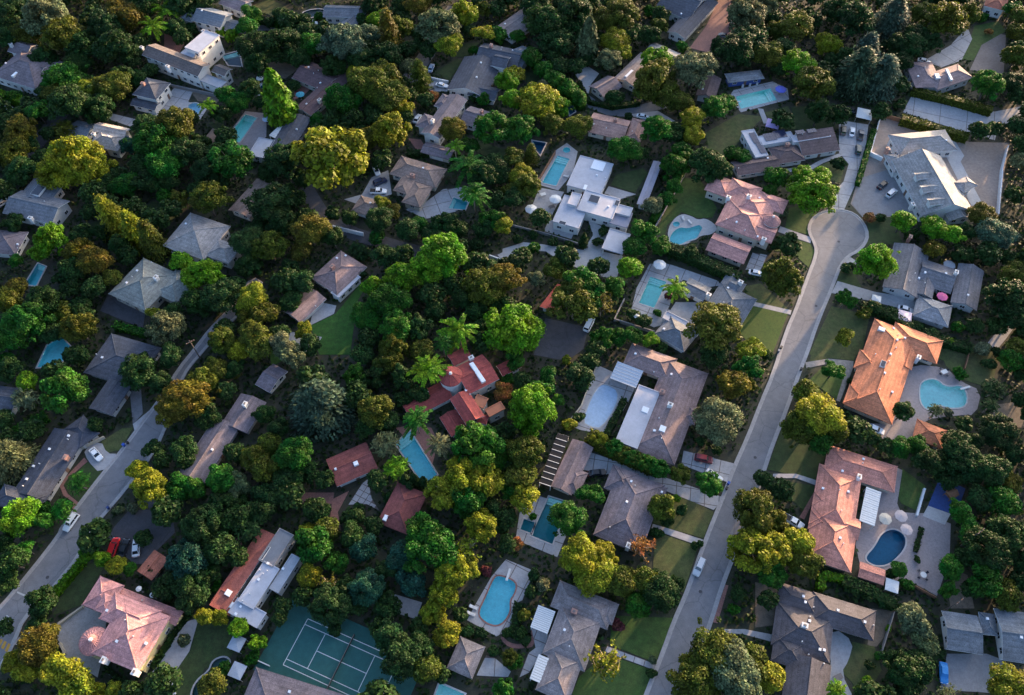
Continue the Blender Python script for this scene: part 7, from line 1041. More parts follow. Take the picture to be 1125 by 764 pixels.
def build_house(h):
    bx, by = h['at']; root = empty(h['name'], h['label'], h['cat'], (bx, by, 0))
    roofs = []; nwin = 0; door_done = False
    for wi, w in enumerate(h['wings']):
        cx, cy, a, L, D, kind, base, ev, pi, mt = w
        L, D = max(L, 1.4), max(D, 1.4)
        ev = ev + .017*wi; T = Matrix.Translation((cx-bx, cy-by, 0)) @ Matrix.Rotation(a, 4, 'Z')
        l, d = L/2, D/2; th = .22
        if kind == 'flat': top = [(-l,-d,ev),(l,-d,ev),(l,d,ev),(-l,d,ev)]; F = [(0,1,2,3)]; ridge = []
        elif kind == 'shed': top = [(-l,-d,ev),(l,-d,ev),(l,d,ev+pi*D),(-l,d,ev+pi*D)]; F = [(0,1,2,3)]; ridge = []
        elif kind == 'gab':
            top = [(-l,-d,ev),(l,-d,ev),(l,d,ev),(-l,d,ev),(-l,0,ev+pi*d),(l,0,ev+pi*d)]; F = [(0,1,5,4),(2,3,4,5)]; ridge = [(4,5)]
        else:
            i = max(l-d, .03); top = [(-l,-d,ev),(l,-d,ev),(l,d,ev),(-l,d,ev),(-i,0,ev+pi*d),(i,0,ev+pi*d)]
            F = [(0,1,5,4),(2,3,4,5),(1,2,5),(3,0,4)]; ridge = [(4,5),(0,4),(3,4),(1,5),(2,5)]
        rim = [0,1,2,3] if kind != 'gab' else [0,1,5,2,3,4]
        n = len(top); V = top + [(x, y, z-th) for x, y, z in top]
        FF = list(F) + [tuple(i+n for i in f)[::-1] for f in F]; M = [0]*len(F) + [1]*len(F)
        for k in range(len(rim)):
            i, j = rim[k], rim[(k+1) % len(rim)]; FF.append((i, n+i, n+j, j)); M.append(1)
        if kind == 'flat':                              # upstand round the deck
            e = .22
            for x0, x1, y0, y1 in ((-l,l,-d,-d+e),(-l,l,d-e,d),(-l,-l+e,-d+e,d-e),(l-e,l,-d+e,d-e)):
                b = MB().box(x0, x1, y0, y1, ev+.002, ev+.16); q = len(V); V += b.V; FF += [tuple(i+q for i in f) for f in b.F]; M += [1]*6
        V = [T @ Vector(v) for v in V]
        roof = ob('roof', mesh('roof', V, FF, ['roof '+mt, 'trim' if h['wall'] in ('white','whitewash') and kind != 'flat' else 'roof '+mt], M), root); roofs.append((roof, w))
        if ridge and L > 3:
            b = MB()
            for i, j in ridge:
                p, q = Vector(top[i]), Vector(top[j])
                if (q-p).length < .5: continue
                b.tube(T @ (p+Vector((0,0,.02))), T @ (q+Vector((0,0,.02))), .15, .15, 5)
            if b.V: ob('ridge_cap', b.me('ridge_cap', 'roof '+mt), roof)
        ins = min(.78, .17*D) + .013*wi if kind != 'flat' else .25+.013*wi
        wl, wd = l-ins, d-ins
        if wl < .4 or wd < .4: continue
        zt = lambda u, v: (ev if kind == 'flat' else ev+pi*(v+d) if kind == 'shed' else ev+pi*(min(d-abs(v), l-abs(u)) if kind == 'hip' else d-abs(v)))-th*.6
        open_carport = h['name'] == 'carport'
        if open_carport:
            for su in (-1, 1):
                for sv in (-1, 1): ob('post', MB().box(su*(wl-.2)-.18, su*(wl-.2)+.18, sv*(wd-.2)-.18, sv*(wd-.2)+.18, 0, ev-.2).me('post', 'wall white'), root, T.translation, a)
            ob('wall', MB().box(-wl+.2, wl-.2, wd-.1, wd, 0, ev-.2).me('wall', 'wall white'), root, T.translation, a)
            continue
        c4 = [(-wl,-wd),(wl,-wd),(wl,wd),(-wl,wd)]
        WV = [(u, v, base) for u, v in c4] + [(u, v, zt(u, v)) for u, v in c4]; WF = [(0,1,5,4),(1,2,6,5),(2,3,7,6),(3,0,4,7)]
        if kind == 'gab':
            WV += [(-wl, 0, zt(-wl, 0)), (wl, 0, zt(wl, 0))]; WF = [(0,1,5,4),(1,2,6,9,5),(2,3,7,6),(3,0,4,8,7)]
        ob('wall', mesh('wall', [T @ Vector(v) for v in WV], WF, 'wall '+h['wall']), root)
        # windows and a door on the free stretches of wall
        for s, (ux, uy, nx, ny, ln, off) in enumerate(((1,0,0,-1,wl,wd),(0,1,1,0,wd,wl),(-1,0,0,1,wl,wd),(0,-1,-1,0,wd,wl))):
            nw = Vector((nx*math.cos(a)-ny*math.sin(a), nx*math.sin(a)+ny*math.cos(a)))
            if nw.y > .45: continue
            cnt = int(2*ln/3.0)
            if base > 1: cnt = 1 if 2*ln < 3 and abs(nw.y) > 0 else 0
            floors = [base+1.55] if ev-base < 5.0 else [base+1.55, ev-1.35]
            if base > 1: floors = [ev-.75]
            for zf in floors:
                for k in range(cnt):
                    t = (k+.5)/cnt*2*ln-ln if cnt else 0
                    lx, ly = ux*t+nx*off, uy*t+ny*off
                    P = T @ Vector((lx, ly, 0)); gx, gy = P.x+bx+nw.x*.6, P.y+by+nw.y*.6
                    if any(abs((gx-q[0])*math.cos(q[2])+(gy-q[1])*math.sin(q[2])) < q[3]/2 and abs(-(gx-q[0])*math.sin(q[2])+(gy-q[1])*math.cos(q[2])) < q[4]/2 for qi, q in enumerate(h['wings']) if qi != wi): continue
                    rz = a + math.atan2(uy, ux)
                    if h['name'] == 'garage' and k == 0 and not door_done and 2*ln > 5.5:
                        Pg = T @ Vector((nx*off, ny*off, 0))
                        ob('garage_door', gar, root, (Pg.x+nw.x*.02, Pg.y+nw.y*.02, .05), rz); door_done = True; break
                    if not door_done and zf < 2 and k == cnt//2 and h['name'] not in ('garage',):
                        d_ = ob('door', DOOR, root, (P.x+nw.x*.02, P.y+nw.y*.02, .03), rz); ob('handle', KNOB, d_, (0, -.07, 0)); door_done = True; continue
                    o = ob('window', WIN, root, (P.x+nw.x*.03, P.y+nw.y*.03, zf), rz); ob('pane', PANE, o)
                    if base > 1: o.scale = (.7, .7, .7)
    def host(x, y):
        best = None
        for r, w in roofs:
            z = roof_z(w, x, y)
            if z is not None and (best is None or z > best[0]): best = (z, r)
        return best
    for t in h['tur']:
        x, y, r, ev, rise = t; n = 24
        ob('turret_wall', MB().cyl(x-bx, y-by, 0, ev, r*.88, r*.88, n, 0, False).me('turret_wall', 'wall '+h['wall']), root)
        b = MB()
        prof = [(r, ev-.25), (r, ev), (r*.55, ev+rise*.5), (r*.12, ev+rise)]
        V = [(x-bx+q*math.cos(2*math.pi*i/n), y-by+q*math.sin(2*math.pi*i/n), z) for q, z in prof for i in range(n)]
        F = [(j*n+i, j*n+(i+1) % n, (j+1)*n+(i+1) % n, (j+1)*n+i) for j in range(len(prof)-1) for i in range(n)] + [tuple(range(3*n, 4*n))]
        tr = ob('turret_roof', mesh('turret_roof', V, F, 'roof '+h['roof']), root)
        rb = MB()
        for i in range(0, n, 1 if r > 2.9 and 'pink' in h['roof'] else 3):
            c, s = math.cos(2*math.pi*i/n), math.sin(2*math.pi*i/n)
            for (q0, z0), (q1, z1) in zip(prof[1:], prof[2:]): rb.tube((x-bx+q0*c, y-by+q0*s, z0+.02), (x-bx+q1*c, y-by+q1*s, z1+.02), .08, .08, 4)
        ob('ridge_cap', rb.me('ridge_cap', 'roof '+h['roof']), tr)
        ob('eave_ring', MB().cyl(x-bx, y-by, ev-.42, ev-.2, r*1.04, r*1.04, n, 0, False).me('eave_ring', 'whitechim'), tr)
        ob('finial', MB().cyl(x-bx, y-by, ev+rise-.1, ev+rise+.5, r*.16, r*.10, 8).me('finial', 'whitechim'), tr)
    for x, y, k in h['chim']:
        b = host(x, y); z = b[0] if b else h['wings'][0][7]; par = b[1] if b else root
        m = MB().box(-.62,.62,-.45,.45,min(0,0)-1.2,1.25); m.box(-.72,.72,-.55,.55,1.25,1.42)
        c = ob('chimney', m.me('chimney', 'brickchim' if k else 'whitechim'), par, (x-bx, y-by, z), h['ang'])
        ob('flue', MB().box(-.3,.3,-.2,.2,1.42,1.62).me('flue', 'trimdark'), c)
    for i, v in enumerate(h['vent']):
        b = host(v[0], v[1])
        if b: o = ob('roof_vent' if i % 2 == 0 else 'vent_pipe', vent_me if i % 2 == 0 else pipe_me, b[1], (v[0]-bx, v[1]-by, b[0]), h['ang'])
    for x, y, sw, sl, dark in h['sky']:
        b = host(x, y)
        if not b: continue
        zs = [z for z in (roof_z([w for r, w in roofs if r == b[1]][0], x+ex, y+ey) for ex in (-sw/3, sw/3) for ey in (-sw/3, sw/3)) if z]
        z = max(zs+[b[0]])
        fr = MB().box(-sw/2, sw/2, -sl/2, sl/2, -.5, .18)
        o = ob('skylight', fr.me('skylight', 'trim'), b[1], (x-bx, y-by, z), upright(h['ang']))
        ob('pane', MB().box(-sw/2+.08, sw/2-.08, -sl/2+.08, sl/2-.08, .182, .21).me('pane', 'skydark' if dark else 'skylight'), o)
    for x, y, sw, sl in h['solar']:
        b = host(x, y); ha = upright(h['ang'])
        if b:
            for i in range(max(1, round(sw/1.0))):
                for j in range(max(1, round(sl/1.7))):
                    o = ob('solar_panel', SOLAR_CELL, b[1], (x-bx+math.cos(ha)*((i+.5)*1.04-sw/2)-math.sin(ha)*((j+.5)*1.74-sl/2), y-by+math.sin(ha)*((i+.5)*1.04-sw/2)+math.cos(ha)*((j+.5)*1.74-sl/2), b[0]+.2), ha)
                    o.scale = (1.0, 1.7, 1)
    return root
for h in HOUSES: build_house(h)

# ---------------------------------------------------------------- trees: prototypes (crown radius 1, crown centre at the origin)
rng = np.random.default_rng(3)
def leaf_cloud(C, Nn, S, aspect=1.0, along=None, jitter=.55):
    """quads centred on C, facing Nn with jitter, half-size S"""
    n = len(C); Nn = Nn + rng.normal(0, jitter, (n, 3)); Nn /= np.linalg.norm(Nn, axis=1)[:, None]
    t = along if along is not None else rng.normal(0, 1, (n, 3))
    u = t - (t*Nn).sum(1)[:, None]*Nn; u /= np.linalg.norm(u, axis=1)[:, None] + 1e-9
    v = np.cross(Nn, u); S = np.broadcast_to(S, (n,))[:, None]
    V = np.stack([C - u*S*aspect - v*S*.8, C + u*S*aspect*.9 - v*S, C + u*S*aspect + v*S*.75, C - u*S*aspect*.8 + v*S], 1).reshape(-1, 3)
    F = np.arange(4*n).reshape(-1, 4)
    return V, F
def np_mesh(name, V, F, mat):
    me = bpy.data.meshes.new(name)
    me.vertices.add(len(V)); me.vertices.foreach_set('co', V.astype(np.float32).ravel())
    me.loops.add(F.size); me.loops.foreach_set('vertex_index', F.astype(np.int32).ravel())
    me.polygons.add(len(F)); me.polygons.foreach_set('loop_start', np.arange(0, F.size, F.shape[1], dtype=np.int32))
    me.materials.append(MATS[mat]); me.update(); me.validate()
    return me
def sphere_pts(n):
    p = rng.normal(0, 1, (n, 3)); return p/np.linalg.norm(p, axis=1)[:, None]
def lobed(name, nl, n, size, spread=(.62, .62, .42), lr=(.28, .46), flat=.8, gap=.55, top=0.0, rough=True):
    """crown of many overlapping leafy lobes"""
    Cs, Rs = [], []
    for i in range(nl):
        q = sphere_pts(1)[0]*rng.uniform(.35, 1.0)**.6
        if q[2] < -.45: q[2] *= .4
        if rough and i % 6 == 0: q *= rng.uniform(1.1, 1.5)          # stray boughs break the outline
        Cs.append(q*np.array(spread) + np.array([0, 0, top])); Rs.append(rng.uniform(*lr)*(.7 if rough and i % 6 == 0 else 1))
    Cs, Rs = np.array(Cs), np.array(Rs)
    w = Rs**2; idx = rng.choice(nl, n*3, p=w/w.sum()); dirs = sphere_pts(n*3); dirs[:, 2] = np.where(dirs[:, 2] < -.3, -dirs[:, 2], dirs[:, 2])
    P = Cs[idx] + dirs*Rs[idx][:, None]*np.array([1, 1, flat])*rng.uniform(.68, 1.18, (n*3, 1))
    dd = np.linalg.norm((P[:, None, :]-Cs[None])/np.array([1, 1, flat]), axis=2)/Rs[None]
    ok = (dd.min(1) > gap); P, dirs = P[ok][:n], dirs[ok][:n]
    Nn = dirs*.8 + np.array([0, 0, .45])
    V, F = leaf_cloud(P, Nn, rng.uniform(.6, 1.25, len(P))*size, jitter=.5)
    return np_mesh(name, V, F, 'leaf')
PROTO = {}
PROTO['broadleaf'] = [lobed('crown', 26+4*i, 4600, .046, lr=(.20, .42), spread=(.68, .68, .44), gap=.6) for i in range(4)] + [lobed('crown', 40, 4600, .044, lr=(.15, .32), spread=(.78, .74, .48), gap=.6), lobed('crown', 20, 4200, .050, lr=(.28, .46), spread=(.6, .66, .42))]
BIG = [lobed('crown', 60+10*i, 10000, .030, lr=(.12, .30), spread=(.80, .78, .50), gap=.6) for i in range(3)] + [lobed('crown', 44, 10000, .031, lr=(.2, .38), spread=(.7, .74, .42), gap=.6)]
PROTO['dome'] = [lobed('crown', 46, 6000, .036, rough=False, lr=(.16, .26), spread=(.82, .82, .62), flat=.9, gap=.7, top=0) for i in range(2)]
PROTO['shrub'] = [lobed('crown', 14, 900, .10, lr=(.3, .45), spread=(.6, .6, .4), flat=.85, gap=.6) for i in range(3)]
PROTO['pine'] = [lobed('crown', 34, 6000, .036, lr=(.16, .30), spread=(.78, .78, .36), flat=.62, gap=.5, top=.05) for i in range(3)]
def tiered(name, nb, per, droop, height, width, size, taper=1.0):
    """conifer: radiating branches in tiers, needles strung along them"""
    C, Nn, A = [], [], []
    for b in range(nb):
        h = (b+.5)/nb; ln = width*(1-h)**taper*rng.uniform(.75, 1.08)+.08; az = rng.uniform(0, 2*math.pi)
        z0 = (-.5+h)*height
        for k in range(per):
            t = rng.uniform(.15, 1.0); side = rng.normal(0, .11)*(.4+t)
            x, y = ln*t*math.cos(az)-side*math.sin(az), ln*t*math.sin(az)+side*math.cos(az)
            C.append((x, y, z0 - droop*ln*t*t + .10*ln*t + rng.normal(0, .025))); Nn.append((.35*math.cos(az), .35*math.sin(az), 1)); A.append((math.cos(az)+rng.normal(0,.35), math.sin(az)+rng.normal(0,.35), -droop))
    V, F = leaf_cloud(np.array(C), np.array(Nn), rng.uniform(.6, 1.2, len(C))*size, 2.0, np.array(A), .35)
    return np_mesh(name, V, F, 'leaf')
PROTO['cedar'] = [tiered('crown', 130, 60, .34, 1.5, 1.08, .028, .6) for i in range(2)]
PROTO['conifer'] = [tiered('crown', 110, 40, .45, 2.3, 1.0, .034, .7) for i in range(2)]
def column(name):
    n = 2200; h = rng.uniform(-1, 1, n); az = rng.uniform(0, 2*math.pi, n); r = (np.clip(1-h, 0, 2)/2)**.55*rng.uniform(.7, 1.0, n)*(1+.15*np.sin(az*5+h*9)); r *= np.where(h < -.85, .8, 1)
    C = np.stack([r*np.cos(az), r*np.sin(az), h*1.8], 1); Nn = np.stack([np.cos(az), np.sin(az), .6+0*az], 1)
    V, F = leaf_cloud(C, Nn, rng.uniform(.6, 1.2, n)*.085, 1.5, np.stack([0*az, 0*az, 1+0*az], 1)+rng.normal(0, .3, (n, 3)), .4)
    return np_mesh(name, V, F, 'leaf')
PROTO['cypress'] = [column('crown')]
def palm_head(name, nf, arch, wid, fan=False):
    C, Nn, A, S = [], [], [], []
    for f in range(nf):
        az = 2*math.pi*f/nf + rng.uniform(-.2, .2); el = rng.uniform(.1, 1.15); ln = rng.uniform(.85, 1.1)
        for k in range(26 if not fan else 14):
            t = (k+1)/(26 if not fan else 14)
            r = ln*t*(math.cos(el*(1-t*.3))); z = ln*(math.sin(el)*t - arch*t*t)
            if fan:
                s = rng.uniform(-1, 1)*.32*t; lat = (s,)
            else: lat = (-wid*(1-.6*t)*min(1, 4*t), wid*(1-.6*t)*min(1, 4*t))
            for s in lat:
                C.append((r*math.cos(az)-s*math.sin(az), r*math.sin(az)+s*math.cos(az), z-abs(s)*.5)); Nn.append((.2*math.cos(az), .2*math.sin(az), 1))
                A.append((math.cos(az)*.7-np.sign(s)*math.sin(az), math.sin(az)*.7+np.sign(s)*math.cos(az), -.3)); S.append(.024 if not fan else .05)
    V, F = leaf_cloud(np.array(C), np.array(Nn), np.array(S), 3.2, np.array(A), .2)
    return np_mesh(name, V, F, 'leaf')
PROTO['palm'] = [palm_head('crown', 17, .62, .085) for i in range(2)]
PROTO['fan'] = [palm_head('crown', 26, .5, .1, True) for i in range(2)]
def trunk_mesh(name, limbs, r0, r1, mat='bark', bend=.05):
    b = MB(); p = Vector((0, 0, 0)); q = None
    for k in range(4):
        q = Vector((rng.normal(0, bend), rng.normal(0, bend), (k+1)/4)) if k < 3 else Vector((0, 0, 1))
        b.tube(p, q, r0+(r1-r0)*k/4, r0+(r1-r0)*(k+1)/4, 7); p = q
    for i in range(limbs):
        az = 2*math.pi*i/max(1, limbs)+rng.uniform(-.4, .4); a = Vector((0, 0, rng.uniform(.55, .95))); m = a + Vector((.35*math.cos(az), .35*math.sin(az), .18)); e = m + Vector((.3*math.cos(az+.3), .3*math.sin(az+.3), .14))
        b.tube(a, m, r1*.9, r1*.55, 5); b.tube(m, e, r1*.55, r1*.25, 5)
    return b.me(name, mat)
TRUNK = {k: [trunk_mesh('trunk', 6, .085, .045) for i in range(2)] for k in ('broadleaf', 'dome')}
TRUNK['shrub'] = [trunk_mesh('stem', 4, .08, .05)]
TRUNK['pine'] = [trunk_mesh('trunk', 7, .075, .05, 'barkpale') for i in range(2)]
TRUNK['cedar'] = TRUNK['conifer'] = [trunk_mesh('trunk', 0, .07, .05, 'bark', .01)]
TRUNK['cypress'] = [trunk_mesh('trunk', 0, .12, .08, 'bark', .01)]
TRUNK['palm'] = [trunk_mesh('trunk', 0, .085, .06, 'barkpale', .04)]
TRUNK['fan'] = TRUNK['palm']
def sparse_parts():
    b = MB(); tips = []
    for i in range(16):
        az = rng.uniform(0, 6.28); a = Vector((0, 0, rng.uniform(-.7, .2))); e = a + Vector((math.cos(az)*rng.uniform(.4, .8), math.sin(az)*rng.uniform(.4, .8), rng.uniform(.25, .6)))
        b.tube(a, e, .035, .015, 4)
        for j in range(5):
            s = a.lerp(e, rng.uniform(.4, 1)); f = s + Vector((rng.normal(0, .2), rng.normal(0, .2), rng.uniform(0, .25))); b.tube(s, f, .014, .005, 3); tips += [s.lerp(f, t) for t in (.5, .8, 1.0)]
    C = np.array([tuple(t) for t in tips]); C = np.repeat(C, 4, 0) + rng.normal(0, .06, (len(C)*4, 3))
    V, F = leaf_cloud(C, np.tile((0, 0, 1.), (len(C), 1)), rng.uniform(.6, 1.2, len(C))*.045, jitter=.8)
    return np_mesh('crown', V, F, 'leaf'), b.me('branches', 'barkpale')
SPARSE = sparse_parts()
LEAF = dict(grey=(.092,.112,.050), olive=(.066,.080,.009), dark=(.020,.048,.011), bronze=(.086,.074,.009), golden=(.158,.170,.011), green=(.026,.092,.009), bright=(.080,.172,.007), teal=(.015,.060,.036), bluish=(.054,.092,.055), rust=(.21,.085,.025), red=(.095,.025,.028))
KINDS = dict(broadleaf=('broadleaf_tree','tree','broadleaf tree'), dome=('dome_tree','tree','dense round-topped tree'), cedar=('cedar_tree','cedar','spreading cedar'), conifer=('conifer_tree','conifer','feathery conifer'), pine=('pine_tree','pine','clumped pine'), tall=('pine_tree','pine','tall open pine'), palm=('palm_tree','palm','feather palm'), fan=('fan_palm','palm','fan palm'), sparse=('sparse_tree','tree','thin sparse tree'), cypress=('cypress_tree','cypress','upright cypress'), shrub=('shrub','shrub','shrub'))
TINTS = dict(grey='grey-green', olive='olive', dark='dark green', bronze='bronze-green', golden='golden', green='mid green', bright='bright green', teal='blue-green', bluish='bluish', rust='rust', red='dark red')
def tree_labels():
    groups = {}
    for i, (x, y, r, z, k, c) in enumerate(TREES):
        l = min(LANDMARKS, key=lambda l: math.hypot(x-l[0], y-l[1])-l[3])
        dx, dy = x-l[0], y-l[1]
        rel = ('left of' if dx < 0 else 'right of') if abs(dx) > abs(dy) else ('above' if dy > 0 else 'below')
        size = '' if k in ('shrub', 'palm', 'fan') else 'small ' if r < 2.2 else 'large ' if r > 6.0 else ''
        groups.setdefault('%s%s %s %s %s' % (size, TINTS[c], KINDS[k][2], rel, l[2]), []).append((math.hypot(dx, dy), i))
    nth = ['nearest', 'second nearest', 'third nearest', 'fourth nearest', 'fifth nearest', 'sixth nearest', 'seventh nearest', 'eighth nearest', 'ninth nearest', 'tenth nearest', 'eleventh nearest', 'twelfth nearest', 'thirteenth nearest', 'fourteenth nearest']
    out = {}
    for s, L in groups.items():
        for k, (_, i) in enumerate(sorted(L)): out[i] = s if len(L) == 1 else nth[min(k, 13)] + ' ' + s
    return out
TLAB = tree_labels()
for i, (x, y, r, z, k, c) in enumerate(TREES):
    nm, cat, word = KINDS[k]
    if k == 'broadleaf' and c in ('dark', 'olive', 'bronze', 'grey', 'bluish'): nm = 'muted_broadleaf'  # broadleaf trees of muted tint, set apart by leaf colour, species unknown
    root = empty(nm, TLAB[i], cat, (x, y, 0), 0, 'shrubs in the gardens' if k == 'shrub' else word + 's across the neighbourhood')
    rz = random.uniform(0, 6.28)
    if k == 'sparse': crown_me, tr_me = SPARSE
    else:
        pool_ = PROTO['pine' if k == 'tall' else k]
        if k == 'broadleaf' and r > 4.6: pool_ = BIG
        crown_me = random.choice(pool_); tr_me = random.choice(TRUNK['pine' if k == 'tall' else k])
    cr = ob('crown', crown_me, root, (0, 0, z), rz)
    sz = r*random.uniform(.9, 1.12)
    cr.scale = (r*random.uniform(.88, 1.12), r*random.uniform(.84, 1.12), sz)
    v = random.uniform(.82, 1.2); cl = LEAF[c]
    cr.color = (cl[0]*v*random.uniform(.9, 1.12), cl[1]*v, cl[2]*v*random.uniform(.85, 1.15), 1)
    if k == 'sparse':
        br = ob('branches', tr_me, root, (0, 0, z), rz); br.scale = cr.scale
        ob('trunk', TRUNK['pine'][0], root).scale = (r*.6, r*.6, z)
    else:
        t = ob('trunk' if k != 'shrub' else 'stem', tr_me, root, (0, 0, 0), rz)
        rr = r*.75 if k not in ('palm', 'fan') else 2.6
        t.scale = (rr, rr, max(.3, z*(1.0 if k not in ('cedar', 'conifer', 'cypress') else 1.6)))

# the dense wood that closes the gaps between the gardens: one mass of crowns and trunks
VV, FF = [], []; nv = 0
LOW = [lobed('crown', 24, 1500, .078, gap=.6) for i in range(3)]
LOWV = []
for m in LOW:
    v = np.empty(len(m.vertices)*3, np.float32); m.vertices.foreach_get('co', v); LOWV.append(v.reshape(-1, 3))
for x, y, r, z in WOODLAND:
    v = LOWV[random.randrange(3)]; a = random.uniform(0, 6.28); c_, s_ = math.cos(a), math.sin(a)
    q = np.stack([v[:, 0]*c_-v[:, 1]*s_, v[:, 0]*s_+v[:, 1]*c_, v[:, 2]*random.uniform(.9, 1.1)], 1)*r + np.array([x, y, z])
    VV.append(q); FF.append(np.arange(len(q)).reshape(-1, 4)+nv); nv += len(q)
    tv = np.array([(x+t*math.cos(k*1.571), y+t*math.sin(k*1.571), h) for t, h in ((.07*r, 0), (.04*r, z)) for k in range(4)])
    VV.append(tv); FF.append(np.array([(k, (k+1) % 4, 4+(k+1) % 4, 4+k) for k in range(4)])+nv); nv += 8
wd = ob('woodland', np_mesh('woodland', np.concatenate(VV), np.concatenate(FF), 'leaf'), kind='stuff', label='dense dark wood closing the gaps between the gardens', category='wood')
wd.color = (.022, .048, .011, 1)

# ---------------------------------------------------------------- hedges, walls
def hedge(P, w, h, c, label):
    root_xy = P[0]; Pl = [Vector((p[0]-root_xy[0], p[1]-root_xy[1])) for p in P]
    root = empty('hedge', label if 'hedge' in label else label + ' hedge', 'hedge', (*root_xy, 0), 0, 'clipped hedges')
    b = MB(); C, Nn = [], []
    for a, e in zip(Pl, Pl[1:]):
        u = (e-a).normalized(); v = Vector((-u.y, u.x)); l = (e-a).length; q = w*.42
        b.add([(*(a-v*q), 0), (*(e-v*q), 0), (*(e+v*q), 0), (*(a+v*q), 0), (*(a-v*q), h*.9), (*(e-v*q), h*.9), (*(e+v*q), h*.9), (*(a+v*q), h*.9)], [(4,5,6,7),(0,1,5,4),(1,2,6,5),(2,3,7,6),(3,0,4,7)])
        n = int(l*(w+2*h)*7)
        for _ in range(n):
            t = rng.uniform(-.2, l+.2); s = rng.uniform(0, w+2*h)
            bump = .16*math.sin(t*1.7)+rng.normal(0, .08)
            if s < w: o, z, nn = s-w/2, h+bump, Vector((0, 0, 1))
            else:
                sd = 1 if s-w < h else -1; o, z, nn = sd*(w/2+bump*.6), (s-w) % h, Vector((v.x*sd, v.y*sd, .4))
            p = a+u*t+v*o; C.append((p.x, p.y, z)); Nn.append(tuple(nn))
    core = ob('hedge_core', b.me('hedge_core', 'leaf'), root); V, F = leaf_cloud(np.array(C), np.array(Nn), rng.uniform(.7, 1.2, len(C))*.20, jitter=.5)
    lv = ob('foliage', np_mesh('foliage', V, F, 'leaf'), root)
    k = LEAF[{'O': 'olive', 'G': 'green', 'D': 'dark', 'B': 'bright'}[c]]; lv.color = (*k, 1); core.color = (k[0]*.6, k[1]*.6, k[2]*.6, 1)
for h in HEDGES: hedge(*h)
for P, w, h, c, label in WALLS:
    o0 = P[0]; nm = 'fence' if 'fence' in label else 'garden_wall'
    b = MB()
    Pl = [Vector((p[0]-o0[0], p[1]-o0[1])) for p in P]
    root = empty(nm, label, 'fence' if nm == 'fence' else 'wall', (*o0, 0))
    for a, e in zip(Pl, Pl[1:]):
        u = (e-a); l = u.length; u.normalize(); rz = math.atan2(u.y, u.x); n = max(1, round(l/2.6))
        for k in range(n):
            m = MB().box(.0, l/n-.03, -w/2, w/2, 0, h)
            ob('panel', m.me('panel', 'fence '+c), root, (*(a+u*(l/n*k)), 0), rz)
            m2 = MB().box(-.09, .09, -w/2-.04, w/2+.04, 0, h+.08); ob('post', m2.me('post', 'fence '+c), root, (*(a+u*(l/n*k)), 0), rz)

# ---------------------------------------------------------------- tennis court
cx, cy, ca = COURT
root = empty('tennis_court', 'green tennis court with white lines at the bottom of the picture', 'tennis court', (cx, cy, 0), ca)
ob('court_surround', MB().box(-17.6, 17.6, -8.9, 8.9, -.2, .10).me('court_surround', 'courtout'), root)
ob('court_surface', MB().box(-11.885, 11.885, -5.485, 5.485, -.2, .115).me('court_surface', 'court'), root)
lw = .075
for x0, x1, y0, y1 in ((-11.885, 11.885, 5.41, 5.56), (-11.885, 11.885, -5.56, -5.41), (-11.885, 11.885, 4.04, 4.19), (-11.885, 11.885, -4.19, -4.04), (-11.96, -11.81, -5.4, 5.4), (11.81, 11.96, -5.4, 5.4), (-6.475, -6.325, -4.03, 4.03), (6.325, 6.475, -4.03, 4.03), (-6.32, 6.32, -.075, .075)):
    ob('court_line', MB().box(x0, x1, y0, y1, .10, .122).me('court_line', 'trim'), root)
nt = empty('tennis_net', 'dark tennis net stretched across the green court', 'net', (cx, cy, .115), ca)
ob('netting', MB().box(-.04, .04, -6.3, 6.3, .05, .98).me('netting', 'tyre'), nt)
ob('net_band', MB().box(-.06, .06, -6.3, 6.3, .98, 1.06).me('net_band', 'trimdark'), nt)
for s in (-1, 1): ob('net_post', MB().cyl(0, s*6.4, 0, 1.1, .06, .06, 8).me('net_post', 'tyre'), nt)

